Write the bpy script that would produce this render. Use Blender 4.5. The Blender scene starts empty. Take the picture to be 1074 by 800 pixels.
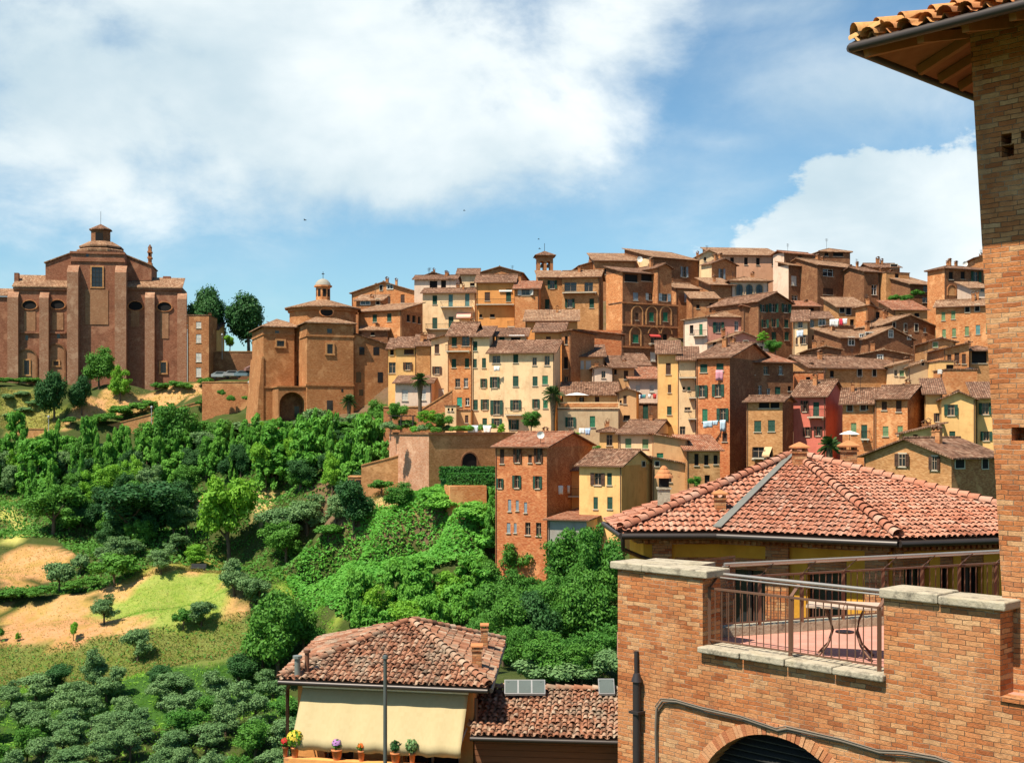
import bpy, math, random
import numpy as np
from mathutils import Vector, noise as mnoise
random.seed(7); RNG=np.random.default_rng(7)
C=bpy.context.scene.collection
R=math.radians
F=1300.0; CX=537.0; HY=450.0        # photo measuring constants: focal length in photo pixels, centre column, eye level row
def at(px,py,D):
    """a point D metres ahead seen at photo pixel px,py (camera stands at the origin, looks along +y)"""
    return Vector(((px-CX)/F*D, D, (HY-py)/F*D))

# ------------------------------------------------------------------ node helper
class N:
    def __init__(s,name,tree=None):
        if tree is None:
            s.m=bpy.data.materials.new(name); s.m.use_nodes=True; t=s.m.node_tree
        else: t=tree
        s.t=t; t.nodes.clear()
    def n(s,typ,**kw):
        nd=s.t.nodes.new(typ)
        for k,v in kw.items(): setattr(nd,k,v)
        return nd
    def put(s,sock,v):
        if hasattr(v,'is_output'): s.t.links.new(v,sock)
        elif v is not None:
            if isinstance(v,(tuple,list)) and len(v)==3 and sock.type=='RGBA': v=(*v,1)
            sock.default_value=v
    def math(s,op,a,b=None,c=None,clamp=False):
        nd=s.n('ShaderNodeMath',operation=op,use_clamp=clamp)
        s.put(nd.inputs[0],a)
        if b is not None: s.put(nd.inputs[1],b)
        if c is not None: s.put(nd.inputs[2],c)
        return nd.outputs[0]
    def vmath(s,op,a,b=None):
        nd=s.n('ShaderNodeVectorMath',operation=op); s.put(nd.inputs[0],a)
        if b is not None: s.put(nd.inputs[1],b)
        return nd.outputs[0]
    def sep(s,v):
        nd=s.n('ShaderNodeSeparateXYZ'); s.put(nd.inputs[0],v); return nd.outputs[0],nd.outputs[1],nd.outputs[2]
    def comb(s,x,y,z=0.0):
        nd=s.n('ShaderNodeCombineXYZ'); s.put(nd.inputs[0],x); s.put(nd.inputs[1],y); s.put(nd.inputs[2],z); return nd.outputs[0]
    def noise(s,vec,scale,detail=4,rough=.55,dist=0.0):
        nd=s.n('ShaderNodeTexNoise'); s.put(nd.inputs['Vector'],vec); nd.inputs['Scale'].default_value=scale
        nd.inputs['Detail'].default_value=detail; nd.inputs['Roughness'].default_value=rough; nd.inputs['Distortion'].default_value=dist
        return nd.outputs[0]
    def white(s,vec):
        nd=s.n('ShaderNodeTexWhiteNoise',noise_dimensions='3D'); s.put(nd.inputs['Vector'],vec); return nd.outputs[0]
    def ramp(s,f,stops,interp='LINEAR'):
        nd=s.n('ShaderNodeValToRGB'); cr=nd.color_ramp; cr.interpolation=interp
        while len(cr.elements)<len(stops): cr.elements.new(.5)
        for e,(p,c) in zip(cr.elements,stops): e.position=p; e.color=(*c,1) if len(c)==3 else c
        s.put(nd.inputs[0],f); return nd.outputs[0]
    def mr(s,f,a,b,c=0.0,d=1.0,smooth=False):
        nd=s.n('ShaderNodeMapRange'); nd.interpolation_type='SMOOTHSTEP' if smooth else 'LINEAR'
        s.put(nd.inputs[0],f)
        for i,v in enumerate((a,b,c,d)): s.put(nd.inputs[i+1],v)
        return nd.outputs[0]
    def mix(s,f,a,b,blend='MIX'):
        nd=s.n('ShaderNodeMix',data_type='RGBA',blend_type=blend); s.put(nd.inputs[0],f); s.put(nd.inputs[6],a); s.put(nd.inputs[7],b); return nd.outputs[2]
    def bump(s,h,st=.5,dist=.05):
        nd=s.n('ShaderNodeBump'); nd.inputs['Strength'].default_value=st; nd.inputs['Distance'].default_value=dist; s.put(nd.inputs['Height'],h); return nd.outputs[0]
    def coord(s,k='Object'):
        return s.n('ShaderNodeTexCoord').outputs[k]
    def uv(s): return s.n('ShaderNodeUVMap',uv_map='UVMap').outputs[0]
    def rnd(s): return s.n('ShaderNodeObjectInfo').outputs['Random']
    def pos(s): return s.n('ShaderNodeNewGeometry').outputs['Position']
    def finish(s,col,rough=.9,normal=None,spec=.2,metal=0.0):
        b=s.n('ShaderNodeBsdfPrincipled'); s.put(b.inputs['Base Color'],col); s.put(b.inputs['Roughness'],rough)
        b.inputs['Specular IOR Level'].default_value=spec; b.inputs['Metallic'].default_value=metal
        if normal is not None: s.put(b.inputs['Normal'],normal)
        o=s.n('ShaderNodeOutputMaterial'); s.t.links.new(b.outputs[0],o.inputs[0]); return s.m

def mul(c,k): return tuple(min(1,x*k) for x in c)
MATS={}
def plain(name,col,rough=.6,spec=.3,metal=0.0,var=.18,scale=3.0,bump=0.0):
    if name in MATS: return MATS[name]
    n=N(name); p=n.coord()
    f=n.noise(p,scale,5,.6)
    c=n.mix(f,mul(col,1-var),mul(col,1+var))
    nb=n.bump(n.noise(p,scale*6,3),bump,.02) if bump else None
    MATS[name]=n.finish(c,rough,nb,spec,metal); return MATS[name]
def plaster(name,col):
    key='plaster_'+name
    if key in MATS: return MATS[key]
    n=N(key); uv=n.uv(); u,v,_=n.sep(uv); r=n.rnd()
    p=n.vmath('ADD',n.pos(),n.comb(n.math('MULTIPLY',r,50),0,0))
    big=n.noise(p,.16,4,.6); mid=n.noise(p,.9,6,.65); fine=n.noise(p,5,3,.6)
    streak=n.noise(n.comb(n.math('MULTIPLY',u,1.2),n.math('MULTIPLY',v,.22),n.math('MULTIPLY',r,9)),1.0,4,.6)
    c=n.mix(n.mr(big,.3,.7,0,1),mul(col,.86),mul(col,1.12))
    c=n.mix(n.math('MULTIPLY',n.mr(mid,.52,.72,0,1),.6),c,(col[0]*.72,col[1]*.58,col[2]*.52))
    c=n.mix(n.math('MULTIPLY',n.mr(streak,.52,.75,0,1),.42),c,(col[0]*.45,col[1]*.38,col[2]*.36))
    c=n.mix(n.mr(n.noise(p,.55,5,.7),.66,.7,0,.75),c,(.36,.17,.09))
    c=n.mix(n.math('MULTIPLY',n.mr(fine,.3,.7,0,1),.18),c,mul(col,.6))
    MATS[key]=n.finish(c,.92,n.bump(n.math('ADD',mid,fine),.35,.04),.1); return MATS[key]
def brick(name,cols,bw=.27,bh=.072,near=False,mortar=(.30,.2,.13),stain=.4):
    key='brick_'+name
    if key in MATS: return MATS[key]
    n=N(key); uv=n.uv(); p=n.pos()
    if near:
        d=n.n('ShaderNodeTexNoise'); n.put(d.inputs['Vector'],p); d.inputs['Scale'].default_value=7; d.inputs['Detail'].default_value=3
        off=n.vmath('SCALE',n.vmath('SUBTRACT',d.outputs['Color'],(.5,.5,.5))); off.node.inputs['Scale'].default_value=.03
        uv=n.vmath('ADD',uv,off)
    u,v,_=n.sep(uv)
    rf=n.math('DIVIDE',v,bh); row=n.math('FLOOR',rf); fr=n.math('FRACT',rf)
    sh=n.math('ADD',n.math('MULTIPLY',n.math('MODULO',row,2),.5),n.math('MULTIPLY',n.white(n.comb(row,3.3)),.35))
    cf=n.math('ADD',n.math('DIVIDE',u,bw),sh); colm=n.math('FLOOR',cf); fc=n.math('FRACT',cf)
    rnd=n.white(n.comb(colm,row,1.7)); rnd2=n.white(n.comb(row,colm,5.1))
    c=n.ramp(rnd,[(i/(len(cols)-1),k) for i,k in enumerate(cols)])
    big=n.noise(p,.23 if not near else .7,5,.6); mid=n.noise(p,1.3 if not near else 9,5,.65)
    c=n.mix(n.mr(mid,.35,.75,0,.5),c,mul(cols[0],.7))
    c=n.mix(n.math('MULTIPLY',n.mr(big,.5,.72,0,1),stain),c,mul(cols[0],.42))
    c=n.mix(n.math('MULTIPLY',n.mr(n.noise(p,.5 if not near else 1.1,4,.7),.58,.7,0,1),.35),c,mul(cols[-1],1.1))
    if not near: c=n.mix(n.mr(n.noise(n.vmath('ADD',p,n.comb(n.math('MULTIPLY',n.rnd(),80),0,0)),.42,5,.62),.56,.64,0,.55),c,mul(cols[-1],1.25)); mortar=mul(cols[1],.75)
    if near:
        c=n.mix(n.mr(n.noise(n.vmath('ADD',p,(3,1,9)),.55,5,.65),.47,.68,0,.3),c,(.54,.34,.18))
        st=n.noise(n.comb(n.math('MULTIPLY',u,3.2),n.math('MULTIPLY',v,.3),4),1,5,.65)
        c=n.mix(n.mr(st,.54,.74,0,.5),c,(.17,.09,.05)); mortar=n.mix(n.mr(n.noise(p,1.7,4,.6),.42,.6),(.13,.085,.055),(.44,.33,.23))
    mu=.022 if near else .03; mv=.085 if near else .11
    m=n.math('MINIMUM',n.mr(n.math('MINIMUM',fc,n.math('SUBTRACT',1,fc)),mu*.4,mu,0,1),n.mr(n.math('MINIMUM',fr,n.math('SUBTRACT',1,fr)),mv*.4,mv,0,1))
    c=n.mix(m,mortar,c)
    h=n.math('ADD',n.math('MULTIPLY',m,1.0),n.math('ADD',n.math('MULTIPLY',rnd2,.55),n.math('MULTIPLY',n.noise(p,28 if near else 6,4,.7),.9)))
    MATS[key]=n.finish(c,.93,n.bump(h,.75 if near else .4,.022 if near else .05),.1); return MATS[key]
def rooftile(name,cols,pu=.25,pv=.4):
    key='roof_'+name
    if key in MATS: return MATS[key]
    n=N(key); u,v,_=n.sep(n.uv()); p=n.pos(); r=n.rnd()
    cf=n.math('DIVIDE',u,pu); col=n.math('FLOOR',cf); fu=n.math('FRACT',cf)
    rf=n.math('ADD',n.math('DIVIDE',v,pv),n.math('MULTIPLY',n.white(n.comb(col,1.0)),.5)); row=n.math('FLOOR',rf); fv=n.math('FRACT',rf)
    rn=n.white(n.comb(col,row,n.math('MULTIPLY',r,9)))
    c=n.ramp(rn,[(i/(len(cols)-1),k) for i,k in enumerate(cols)])
    c=n.mix(n.mr(n.noise(p,.35,5,.65),.42,.72,0,.75),c,mul(cols[0],.62))
    c=n.mix(n.mr(n.noise(p,1.1,5,.7),.58,.72,0,.6),c,(.40,.30,.21))
    prof=n.math('SINE',n.math('MULTIPLY',fu,math.pi))
    c=n.mix(n.mr(prof,.05,.5,.75,0),c,mul(cols[0],.4))
    h=n.math('ADD',prof,n.math('MULTIPLY',n.math('SUBTRACT',1,fv),.45))
    h=n.math('ADD',h,n.math('MULTIPLY',rn,.3))
    MATS[key]=n.finish(c,.9,n.bump(h,.8,.09),.12); return MATS[key]
def tilenear(name,cols,lichen=(.45,.36,.27),lam=.3):
    key='tiles_'+name
    if key in MATS: return MATS[key]
    n=N(key); a=n.n('ShaderNodeAttribute',attribute_name='tint').outputs['Fac']; p=n.pos()
    c=n.ramp(a,[(i/(len(cols)-1),k) for i,k in enumerate(cols)])
    c=n.mix(n.math('MULTIPLY',n.mr(n.noise(p,1.1,6,.7),.48,.62,0,1),lam*1.5),c,lichen)
    c=n.mix(n.mr(n.noise(n.vmath('ADD',p,(7,3,5)),.75,6,.72),.54,.68,0,.6),c,mul(cols[0],.55))
    c=n.mix(n.mr(n.noise(p,14,4,.7),.52,.75,0,.6),c,mul(cols[0],.4))
    MATS[key]=n.finish(c,.88,n.bump(n.noise(p,40,4,.7),.4,.012),.15); return MATS[key]
def leafmat(name,c1,c2,trans=.3):
    n=N('leaves_'+name); r=n.rnd(); a=n.n('ShaderNodeAttribute',attribute_name='tint').outputs['Fac']
    f=n.math('ADD',n.math('MULTIPLY',r,.45),n.math('MULTIPLY',a,.55))
    c=n.mix(f,c1,c2)
    d=n.n('ShaderNodeBsdfPrincipled'); n.put(d.inputs['Base Color'],c); d.inputs['Roughness'].default_value=.6; d.inputs['Specular IOR Level'].default_value=.18
    t=n.n('ShaderNodeBsdfTranslucent'); n.put(t.inputs[0],n.mix(.35,c,(c2[0]*1.3,c2[1]*1.3,c2[2]*.5)))
    m=n.n('ShaderNodeMixShader'); m.inputs[0].default_value=trans; n.t.links.new(d.outputs[0],m.inputs[1]); n.t.links.new(t.outputs[0],m.inputs[2])
    o=n.n('ShaderNodeOutputMaterial'); n.t.links.new(m.outputs[0],o.inputs[0]); return n.m

# ------------------------------------------------------------------ mesh builder
class MB:
    def __init__(s): s.v=[]; s.f=[]; s.m=[]; s.sm=[]
    def poly(s,pts,mat=0,smooth=False):
        b=len(s.v); s.v.extend(tuple(p) for p in pts); s.f.append(tuple(range(b,b+len(pts)))); s.m.append(mat); s.sm.append(smooth)
    def add(s,verts,faces,mat=0,smooth=False):
        b=len(s.v); s.v.extend(tuple(p) for p in verts)
        for f in faces: s.f.append(tuple(b+i for i in f)); s.m.append(mat); s.sm.append(smooth)
    def box(s,x0,x1,y0,y1,z0,z1,mat=0):
        v=[(x0,y0,z0),(x1,y0,z0),(x1,y1,z0),(x0,y1,z0),(x0,y0,z1),(x1,y0,z1),(x1,y1,z1),(x0,y1,z1)]
        s.add(v,[(0,3,2,1),(4,5,6,7),(0,1,5,4),(1,2,6,5),(2,3,7,6),(3,0,4,7)],mat)
    def slab(s,pts,t,mat=0,side=None):
        """polygon pts (counter-clockwise from above) with thickness t straight down"""
        k=len(pts); lo=[(p[0],p[1],p[2]-t) for p in pts]
        s.poly(pts,mat); s.poly(lo[::-1],mat if side is None else side)
        for i in range(k): j=(i+1)%k; s.poly([lo[i],lo[j],pts[j],pts[i]],mat if side is None else side)
    def prism(s,pts,vec,mat=0):
        """planar outline pts swept along vec"""
        vec=Vector(vec); q=[Vector(p)+vec for p in pts]; k=len(pts)
        s.poly(pts,mat); s.poly(q[::-1],mat)
        for i in range(k): j=(i+1)%k; s.poly([pts[j],pts[i],q[i],q[j]],mat)
    def tube(s,path,r,n=8,mat=0,cap=True):
        P=[Vector(p) for p in path]; rs=r if isinstance(r,(list,tuple)) else [r]*len(P); rings=[]
        for i,p in enumerate(P):
            t=(P[min(i+1,len(P)-1)]-P[max(i-1,0)]).normalized()
            a=t.cross(Vector((0,0,1))); a=a.normalized() if a.length>1e-4 else Vector((1,0,0)); b=t.cross(a)
            rings.append([p+(a*math.cos(2*math.pi*k/n)+b*math.sin(2*math.pi*k/n))*rs[i] for k in range(n)])
        vs=[q for g in rings for q in g]; fs=[]
        for i in range(len(P)-1):
            for k in range(n): k2=(k+1)%n; fs.append((i*n+k,i*n+k2,(i+1)*n+k2,(i+1)*n+k))
        s.add(vs,fs,mat,True)
        if cap: s.poly(rings[0][::-1],mat); s.poly(rings[-1],mat)
    def bar(s,p,q,w,h=None,mat=0):
        p=Vector(p);q=Vector(q); h=h or w; t=(q-p).normalized(); up=Vector((0,0,1)) if abs(t.z)<.9 else Vector((0,1,0))
        a=t.cross(up).normalized(); b=a.cross(t)
        v=[]
        for c in (p,q): v+= [c-a*w/2-b*h/2,c+a*w/2-b*h/2,c+a*w/2+b*h/2,c-a*w/2+b*h/2]
        s.add(v,[(0,3,2,1),(4,5,6,7),(0,1,5,4),(1,2,6,5),(2,3,7,6),(3,0,4,7)],mat)
    def lathe(s,prof,c=(0,0,0),n=16,mat=0,smooth=False,a0=0.0):
        vs=[];fs=[]
        for r,z in prof:
            for k in range(n): a=a0+2*math.pi*k/n; vs.append((c[0]+r*math.cos(a),c[1]+r*math.sin(a),c[2]+z))
        for i in range(len(prof)-1):
            for k in range(n): k2=(k+1)%n; fs.append((i*n+k,i*n+k2,(i+1)*n+k2,(i+1)*n+k))
        s.add(vs,fs,mat,smooth)
        s.poly(vs[-n:],mat); s.poly(vs[:n][::-1],mat)
    def mesh(s,name,mats):
        me=bpy.data.meshes.new(name); me.from_pydata(s.v,[],s.f)
        for m in (mats if isinstance(mats,(list,tuple)) else [mats]): me.materials.append(m)
        me.polygons.foreach_set('material_index',s.m); me.polygons.foreach_set('use_smooth',s.sm)
        ul=me.uv_layers.new(name='UVMap'); co=np.array(s.v,dtype=float); out=np.zeros((len(me.loops),2)); i=0
        for f in s.f:
            P=co[list(f)]; nrm=np.zeros(3)
            for a in range(len(f)):
                p,q=P[a],P[(a+1)%len(f)]; nrm+=np.cross(p,q)
            l=np.linalg.norm(nrm); nrm=nrm/l if l>1e-12 else np.array((0,0,1.))
            hx=math.hypot(nrm[0],nrm[1])
            t=np.array((1.,0,0)) if hx<.05 else np.array((-nrm[1]/hx,nrm[0]/hx,0)); b=np.cross(nrm,t)
            out[i:i+len(f),0]=P@t; out[i:i+len(f),1]=P@b; i+=len(f)
        ul.data.foreach_set('uv',out.ravel()); me.update(); return me
    def build(s,name,mats,parent=None,loc=(0,0,0),rz=0.0):
        o=bpy.data.objects.new(name,s.mesh(name,mats)); C.objects.link(o); o.location=loc; o.rotation_euler=(0,0,rz)
        if parent: o.parent=parent
        return o
def tag(o,label=None,cat=None,group=None,kind=None):
    for k,v in (('label',label),('category',cat),('group',group),('kind',kind)):
        if v: o[k]=v
    return o
def empty(name,loc,rz,label,cat,group=None):
    o=bpy.data.objects.new(name,None); C.objects.link(o); o.location=loc; o.rotation_euler=(0,0,rz); o.empty_display_size=.3
    return tag(o,label,cat,group)
def link(name,me,parent=None,loc=(0,0,0),rz=0.0,scale=(1,1,1)):
    o=bpy.data.objects.new(name,me); C.objects.link(o); o.location=loc; o.rotation_euler=(0,0,rz); o.scale=scale
    if parent: o.parent=parent
    return o

# ------------------------------------------------------------------ palette
P_CREAM=plaster('cream',(.81,.56,.315)); P_YEL=plaster('yellow',(.80,.475,.185)); P_ORA=plaster('orange',(.72,.32,.10))
P_OCH=plaster('ochre',(.62,.345,.16)); P_PINK=plaster('pink',(.60,.27,.19)); P_ROSE=plaster('rose',(.60,.17,.12))
P_BEI=plaster('beige',(.52,.37,.22)); P_SALM=plaster('salmon',(.64,.34,.20)); P_GREY=plaster('grey',(.36,.33,.29)); P_PALE=plaster('pale',(.74,.55,.41))
B_MID=brick('mid',[(0.294,0.109,0.047),(0.452,0.178,0.075),(0.52,0.229,0.096),(0.587,0.31,0.139)])
B_ORA=brick('orange',[(0.452,0.161,0.059),(0.612,0.229,0.085),(0.679,0.299,0.118),(0.701,0.392,0.182)],stain=.25)
B_DRK=brick('dark',[(0.157,0.068,0.037),(0.241,0.102,0.05),(0.287,0.135,0.064),(0.343,0.184,0.092)])  # dark brick; on some houses its colour stands in for brick in shade
B_TAN=brick('tan',[(0.384,0.175,0.067),(0.516,0.248,0.099),(0.587,0.3,0.126),(0.66,0.371,0.17)])
B_RED=brick('red',[(0.407,0.114,0.047),(0.543,0.172,0.064),(0.612,0.229,0.096),(0.657,0.31,0.139)],stain=.2)
B_NEAR=brick('near',[(.31,.095,.034),(.45,.155,.056),(.50,.19,.07),(.53,.22,.088),(.55,.26,.11),(.58,.34,.17)],bw=.225,bh=.061,near=True,mortar=(.20,.12,.07),stain=.3)
R_OLD=rooftile('old',[(0.108,0.054,0.031),(0.195,0.096,0.057),(0.264,0.137,0.084),(0.351,0.214,0.138)])
R_RED=rooftile('red',[(0.195,0.073,0.039),(0.322,0.122,0.064),(0.37,0.161,0.089),(0.41,0.244,0.157)])
R_TAN=rooftile('tan',[(0.195,0.098,0.054),(0.303,0.161,0.089),(0.37,0.214,0.123),(0.458,0.302,0.187)])
WD={'cream':P_CREAM,'yel':P_YEL,'ora':P_ORA,'och':P_OCH,'pink':P_PINK,'rose':P_ROSE,'bei':P_BEI,'sal':P_SALM,'grey':P_GREY,'pale':P_PALE,
    'bm':B_MID,'bo':B_ORA,'bd':B_DRK,'bt':B_TAN,'br':B_RED}
RD={'old':R_OLD,'red':R_RED,'tan':R_TAN}
def glassmat(name,col,rough):
    n=N(name); f=n.noise(n.coord(),1.5,3); return n.finish(n.mix(f,mul(col,.6),mul(col,1.4)),rough,None,.5)
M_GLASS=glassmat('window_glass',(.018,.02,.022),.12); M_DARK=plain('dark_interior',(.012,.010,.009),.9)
M_STONE=plain('pale_stone',(.52,.45,.34),.85,.15,0,.2,2,.3); M_FRAME=plain('window_paint',(.34,.24,.16),.7)
M_WHITE=plain('white_paint',(.74,.72,.66),.6); M_IRON=plain('dark_iron',(.03,.025,.022),.6)
def shutter_mat(name,col):
    n=N('shutter_'+name); u,v,_=n.sep(n.uv()); w=n.math('SINE',n.math('MULTIPLY',v,62)); f=n.noise(n.pos(),2,4)
    c=n.mix(f,mul(col,.65),mul(col,1.35)); return n.finish(c,.65,n.bump(w,.6,.03),.25)
SH={'g':shutter_mat('dark_green',(.012,.060,.038)),'G':shutter_mat('green',(.02,.15,.075)),'b':shutter_mat('brown',(.07,.032,.018)),
    'w':shutter_mat('pale',(.55,.52,.46)),'t':shutter_mat('teal',(.10,.24,.24)),'y':shutter_mat('grey',(.22,.27,.30)),'l':shutter_mat('light_green',(.15,.24,.11)),
    'T':shutter_mat('bright_teal',(.02,.30,.20))}
# ------------------------------------------------------------------ measuring frames: (x offset, y offset, scale) of enlarged views of the photograph
CR={'A':(0,220,4.4455),'B':(190,220,4.4455),'C':(340,220,5.7125),'D':(480,220,5.7125),'E':(620,220,5.7125),'F':(760,220,5.7125),'G':(900,220,5.7126),
    'H':(250,320,5.7125),'I':(390,320,5.7125),'J':(530,320,5.7125),'K':(670,320,5.7125),'L':(800,320,5.7125),'M':(920,320,5.714),
    'N':(360,420,5.0),'O':(500,420,4.7045),'P':(640,400,4.8818),'Q':(780,400,3.8357),'Z':(0,0,1.0)}
def cpx(crop,x,y):
    a,b,s=CR[crop]; return a+x/s,b+y/s
GROUND=[]          # ground control points gathered while houses are measured
class Frame:
    """a vertical wall plane with its left end at a photo column, a distance and a heading; converts photo measurements into metres on the wall"""
    def __init__(s,crop,x,D,a,zb):
        s.crop=crop; px,_=cpx(crop,x,0); s.a=R(a); s.O=at(px,HY,D); s.O.z=0; s.u=Vector((math.cos(s.a),math.sin(s.a),0)); s.n=Vector((-math.sin(s.a),math.cos(s.a),0)); s.zb=zb
    def hit(s,cx,cy,off=0.0):
        px,py=cpx(s.crop,cx,cy); k=Vector(((px-CX)/F,1,0)); D=(s.O.dot(s.n)+off)/k.dot(s.n); P=k*D
        return (P-s.O).dot(s.u),(HY-py)/F*D-s.zb
    def hit_side(s,cx,cy,x):
        px,py=cpx(s.crop,cx,cy); k=Vector(((px-CX)/F,1,0)); D=(s.O.dot(s.u)+x)/k.dot(s.u); P=k*D
        return (P-s.O).dot(s.n),(HY-py)/F*D-s.zb
    def loc(s): return (s.O.x,s.O.y,s.zb)
def facade(mb,P0,u,W,z0,z1,rects,mat=0,dep=.2,inw=None):
    """wall rectangle with real openings and their reveals; P0 = lower corner, u = direction along the wall, inw = direction into the house"""
    P0=Vector(P0); u=Vector(u); inw=Vector(inw)
    xs=sorted({0.0,W,*[r[0] for r in rects],*[r[1] for r in rects]}); zs=sorted({z0,z1,*[r[2] for r in rects],*[r[3] for r in rects]})
    p=lambda x,z,i=0.0: P0+u*x+inw*i+Vector((0,0,z))
    for i in range(len(xs)-1):
        j=0
        while j<len(zs)-1:
            xm=(xs[i]+xs[i+1])/2
            ins=lambda zz: any(r[0]<xm<r[1] and r[2]<zz<r[3] for r in rects)
            if ins((zs[j]+zs[j+1])/2): j+=1; continue
            k=j
            while k+1<len(zs)-1 and not ins((zs[k+1]+zs[k+2])/2): k+=1
            mb.poly([p(xs[i],zs[j]),p(xs[i+1],zs[j]),p(xs[i+1],zs[k+1]),p(xs[i],zs[k+1])],mat); j=k+1
    for a,b,c,d in rects:
        mb.poly([p(a,c),p(b,c),p(b,c,dep),p(a,c,dep)],mat); mb.poly([p(a,d,dep),p(b,d,dep),p(b,d),p(a,d)],mat)
        mb.poly([p(a,c,dep),p(a,d,dep),p(a,d),p(a,c)],mat); mb.poly([p(b,c),p(b,d),p(b,d,dep),p(b,c,dep)],mat)
WCACHE={}
def window_mesh(pw,ph,proud,kind):
    key=('w',round(pw,2),round(ph,2),proud,kind)
    if key in WCACHE: return WCACHE[key]
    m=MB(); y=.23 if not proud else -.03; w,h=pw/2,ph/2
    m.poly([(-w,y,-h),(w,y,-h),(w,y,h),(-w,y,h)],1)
    t=min(.07,pw*.09); f=0
    if kind!='dark':
        for x0,x1,z0,z1 in ((-w,-w+t,-h,h),(w-t,w,-h,h),(-w+t,w-t,-h,-h+t),(-w+t,w-t,h-t,h)): m.box(x0,x1,y-.06,y-.004,z0,z1,f)
        m.box(-t*.5,t*.5,y-.055,y-.006,-h+t,h-t,f)
        if ph>1.1: m.box(-w+t,-t*.5,y-.05,y-.008,h*.25,h*.25+t*.7,f); m.box(t*.5,w-t,y-.05,y-.008,h*.25,h*.25+t*.7,f)
    m.box(-w-.08,w+.08,-.11,.02 if not proud else -.035,-h-.09,-h-.002,2)
    if proud:
        for x0,x1,z0,z1 in ((-w-.09,-w,-h,h+.09),(w,w+.09,-h,h+.09),(-w,w,h,h+.09)): m.box(x0,x1,-.07,.01,z0,z1,2)
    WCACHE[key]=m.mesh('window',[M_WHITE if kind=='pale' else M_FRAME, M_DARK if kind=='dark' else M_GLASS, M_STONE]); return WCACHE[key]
def leaf_mesh(lw,ph,side,col):
    key=('l',round(lw,2),round(ph,2),side,col)
    if key in WCACHE: return WCACHE[key]
    m=MB(); h=ph/2; x0,x1=(0,lw) if side>0 else (-lw,0)
    m.box(x0,x1,-.02,.02,-h+.01,h-.01,0); t=.07
    for a,b,c,d in ((x0,x0+t,-h+.01,h-.01),(x1-t,x1,-h+.01,h-.01),(x0+t,x1-t,-h+.01,-h+.1),(x0+t,x1-t,h-.1,h-.01),(x0+t,x1-t,-.04,.04)): m.box(a,b,-.035,-.021,c,d,0)
    WCACHE[key]=m.mesh('shutter',SH[col]); return WCACHE[key]
def put_window(root,P,rz,pw,ph,style,proud=False):
    if style=='b': style='cb'
    k=style[0]; col=style[1:] or 'g'
    kind={'d':'dark','p':'pale'}.get(k,'plain')
    wo=link('window',window_mesh(pw,ph,proud,kind),root,P,rz)
    if k=='o':
        for s in (-1,1):
            o=link('shutter',leaf_mesh(pw*.5,ph,s,col),wo,(s*pw/2,-.045 if not proud else -.1,0)); o.rotation_euler=(0,0,-s*R(random.choice((3,5,8,14,28))))
    elif k=='c':
        for s in (-1,1):
            link('shutter',leaf_mesh(pw*.49,ph,-s,col),wo,(s*pw*.495,.09 if not proud else -.075,0))
    return wo
def win_style(st):
    """short style words: d dark opening, p pale glazed, o+colour open shutters, c+colour closed shutters, n plain glazed"""
    return st
HOUSES=[]
def chimney(root,x,y,z,h=1.1,w=.5,brickm=None):
    m=MB(); m.box(x-w/2,x+w/2,y-w/2,y+w/2,z-.6,z+h,0); m.box(x-w/2-.06,x+w/2+.06,y-w/2-.06,y+w/2+.06,z+h+.002,z+h+.08,0)
    for sx in (-1,1): m.box(x+sx*w*.38-.05,x+sx*w*.38+.05,y-w*.4,y+w*.4,z+h+.08,z+h+.27,0)
    t=.08; zz=z+h+.27
    for s in (-1,1):
        m.prism([(x,y-w/2-.08,zz+.2),(x,y-w/2-.08,zz+.2+t),(x+s*(w/2+.1),y-w/2-.08,zz+t*.6),(x+s*(w/2+.1),y-w/2-.08,zz)],(0,w+.16,0),1)
    return m.build('chimney',[brickm or B_MID,R_OLD],root)
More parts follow.
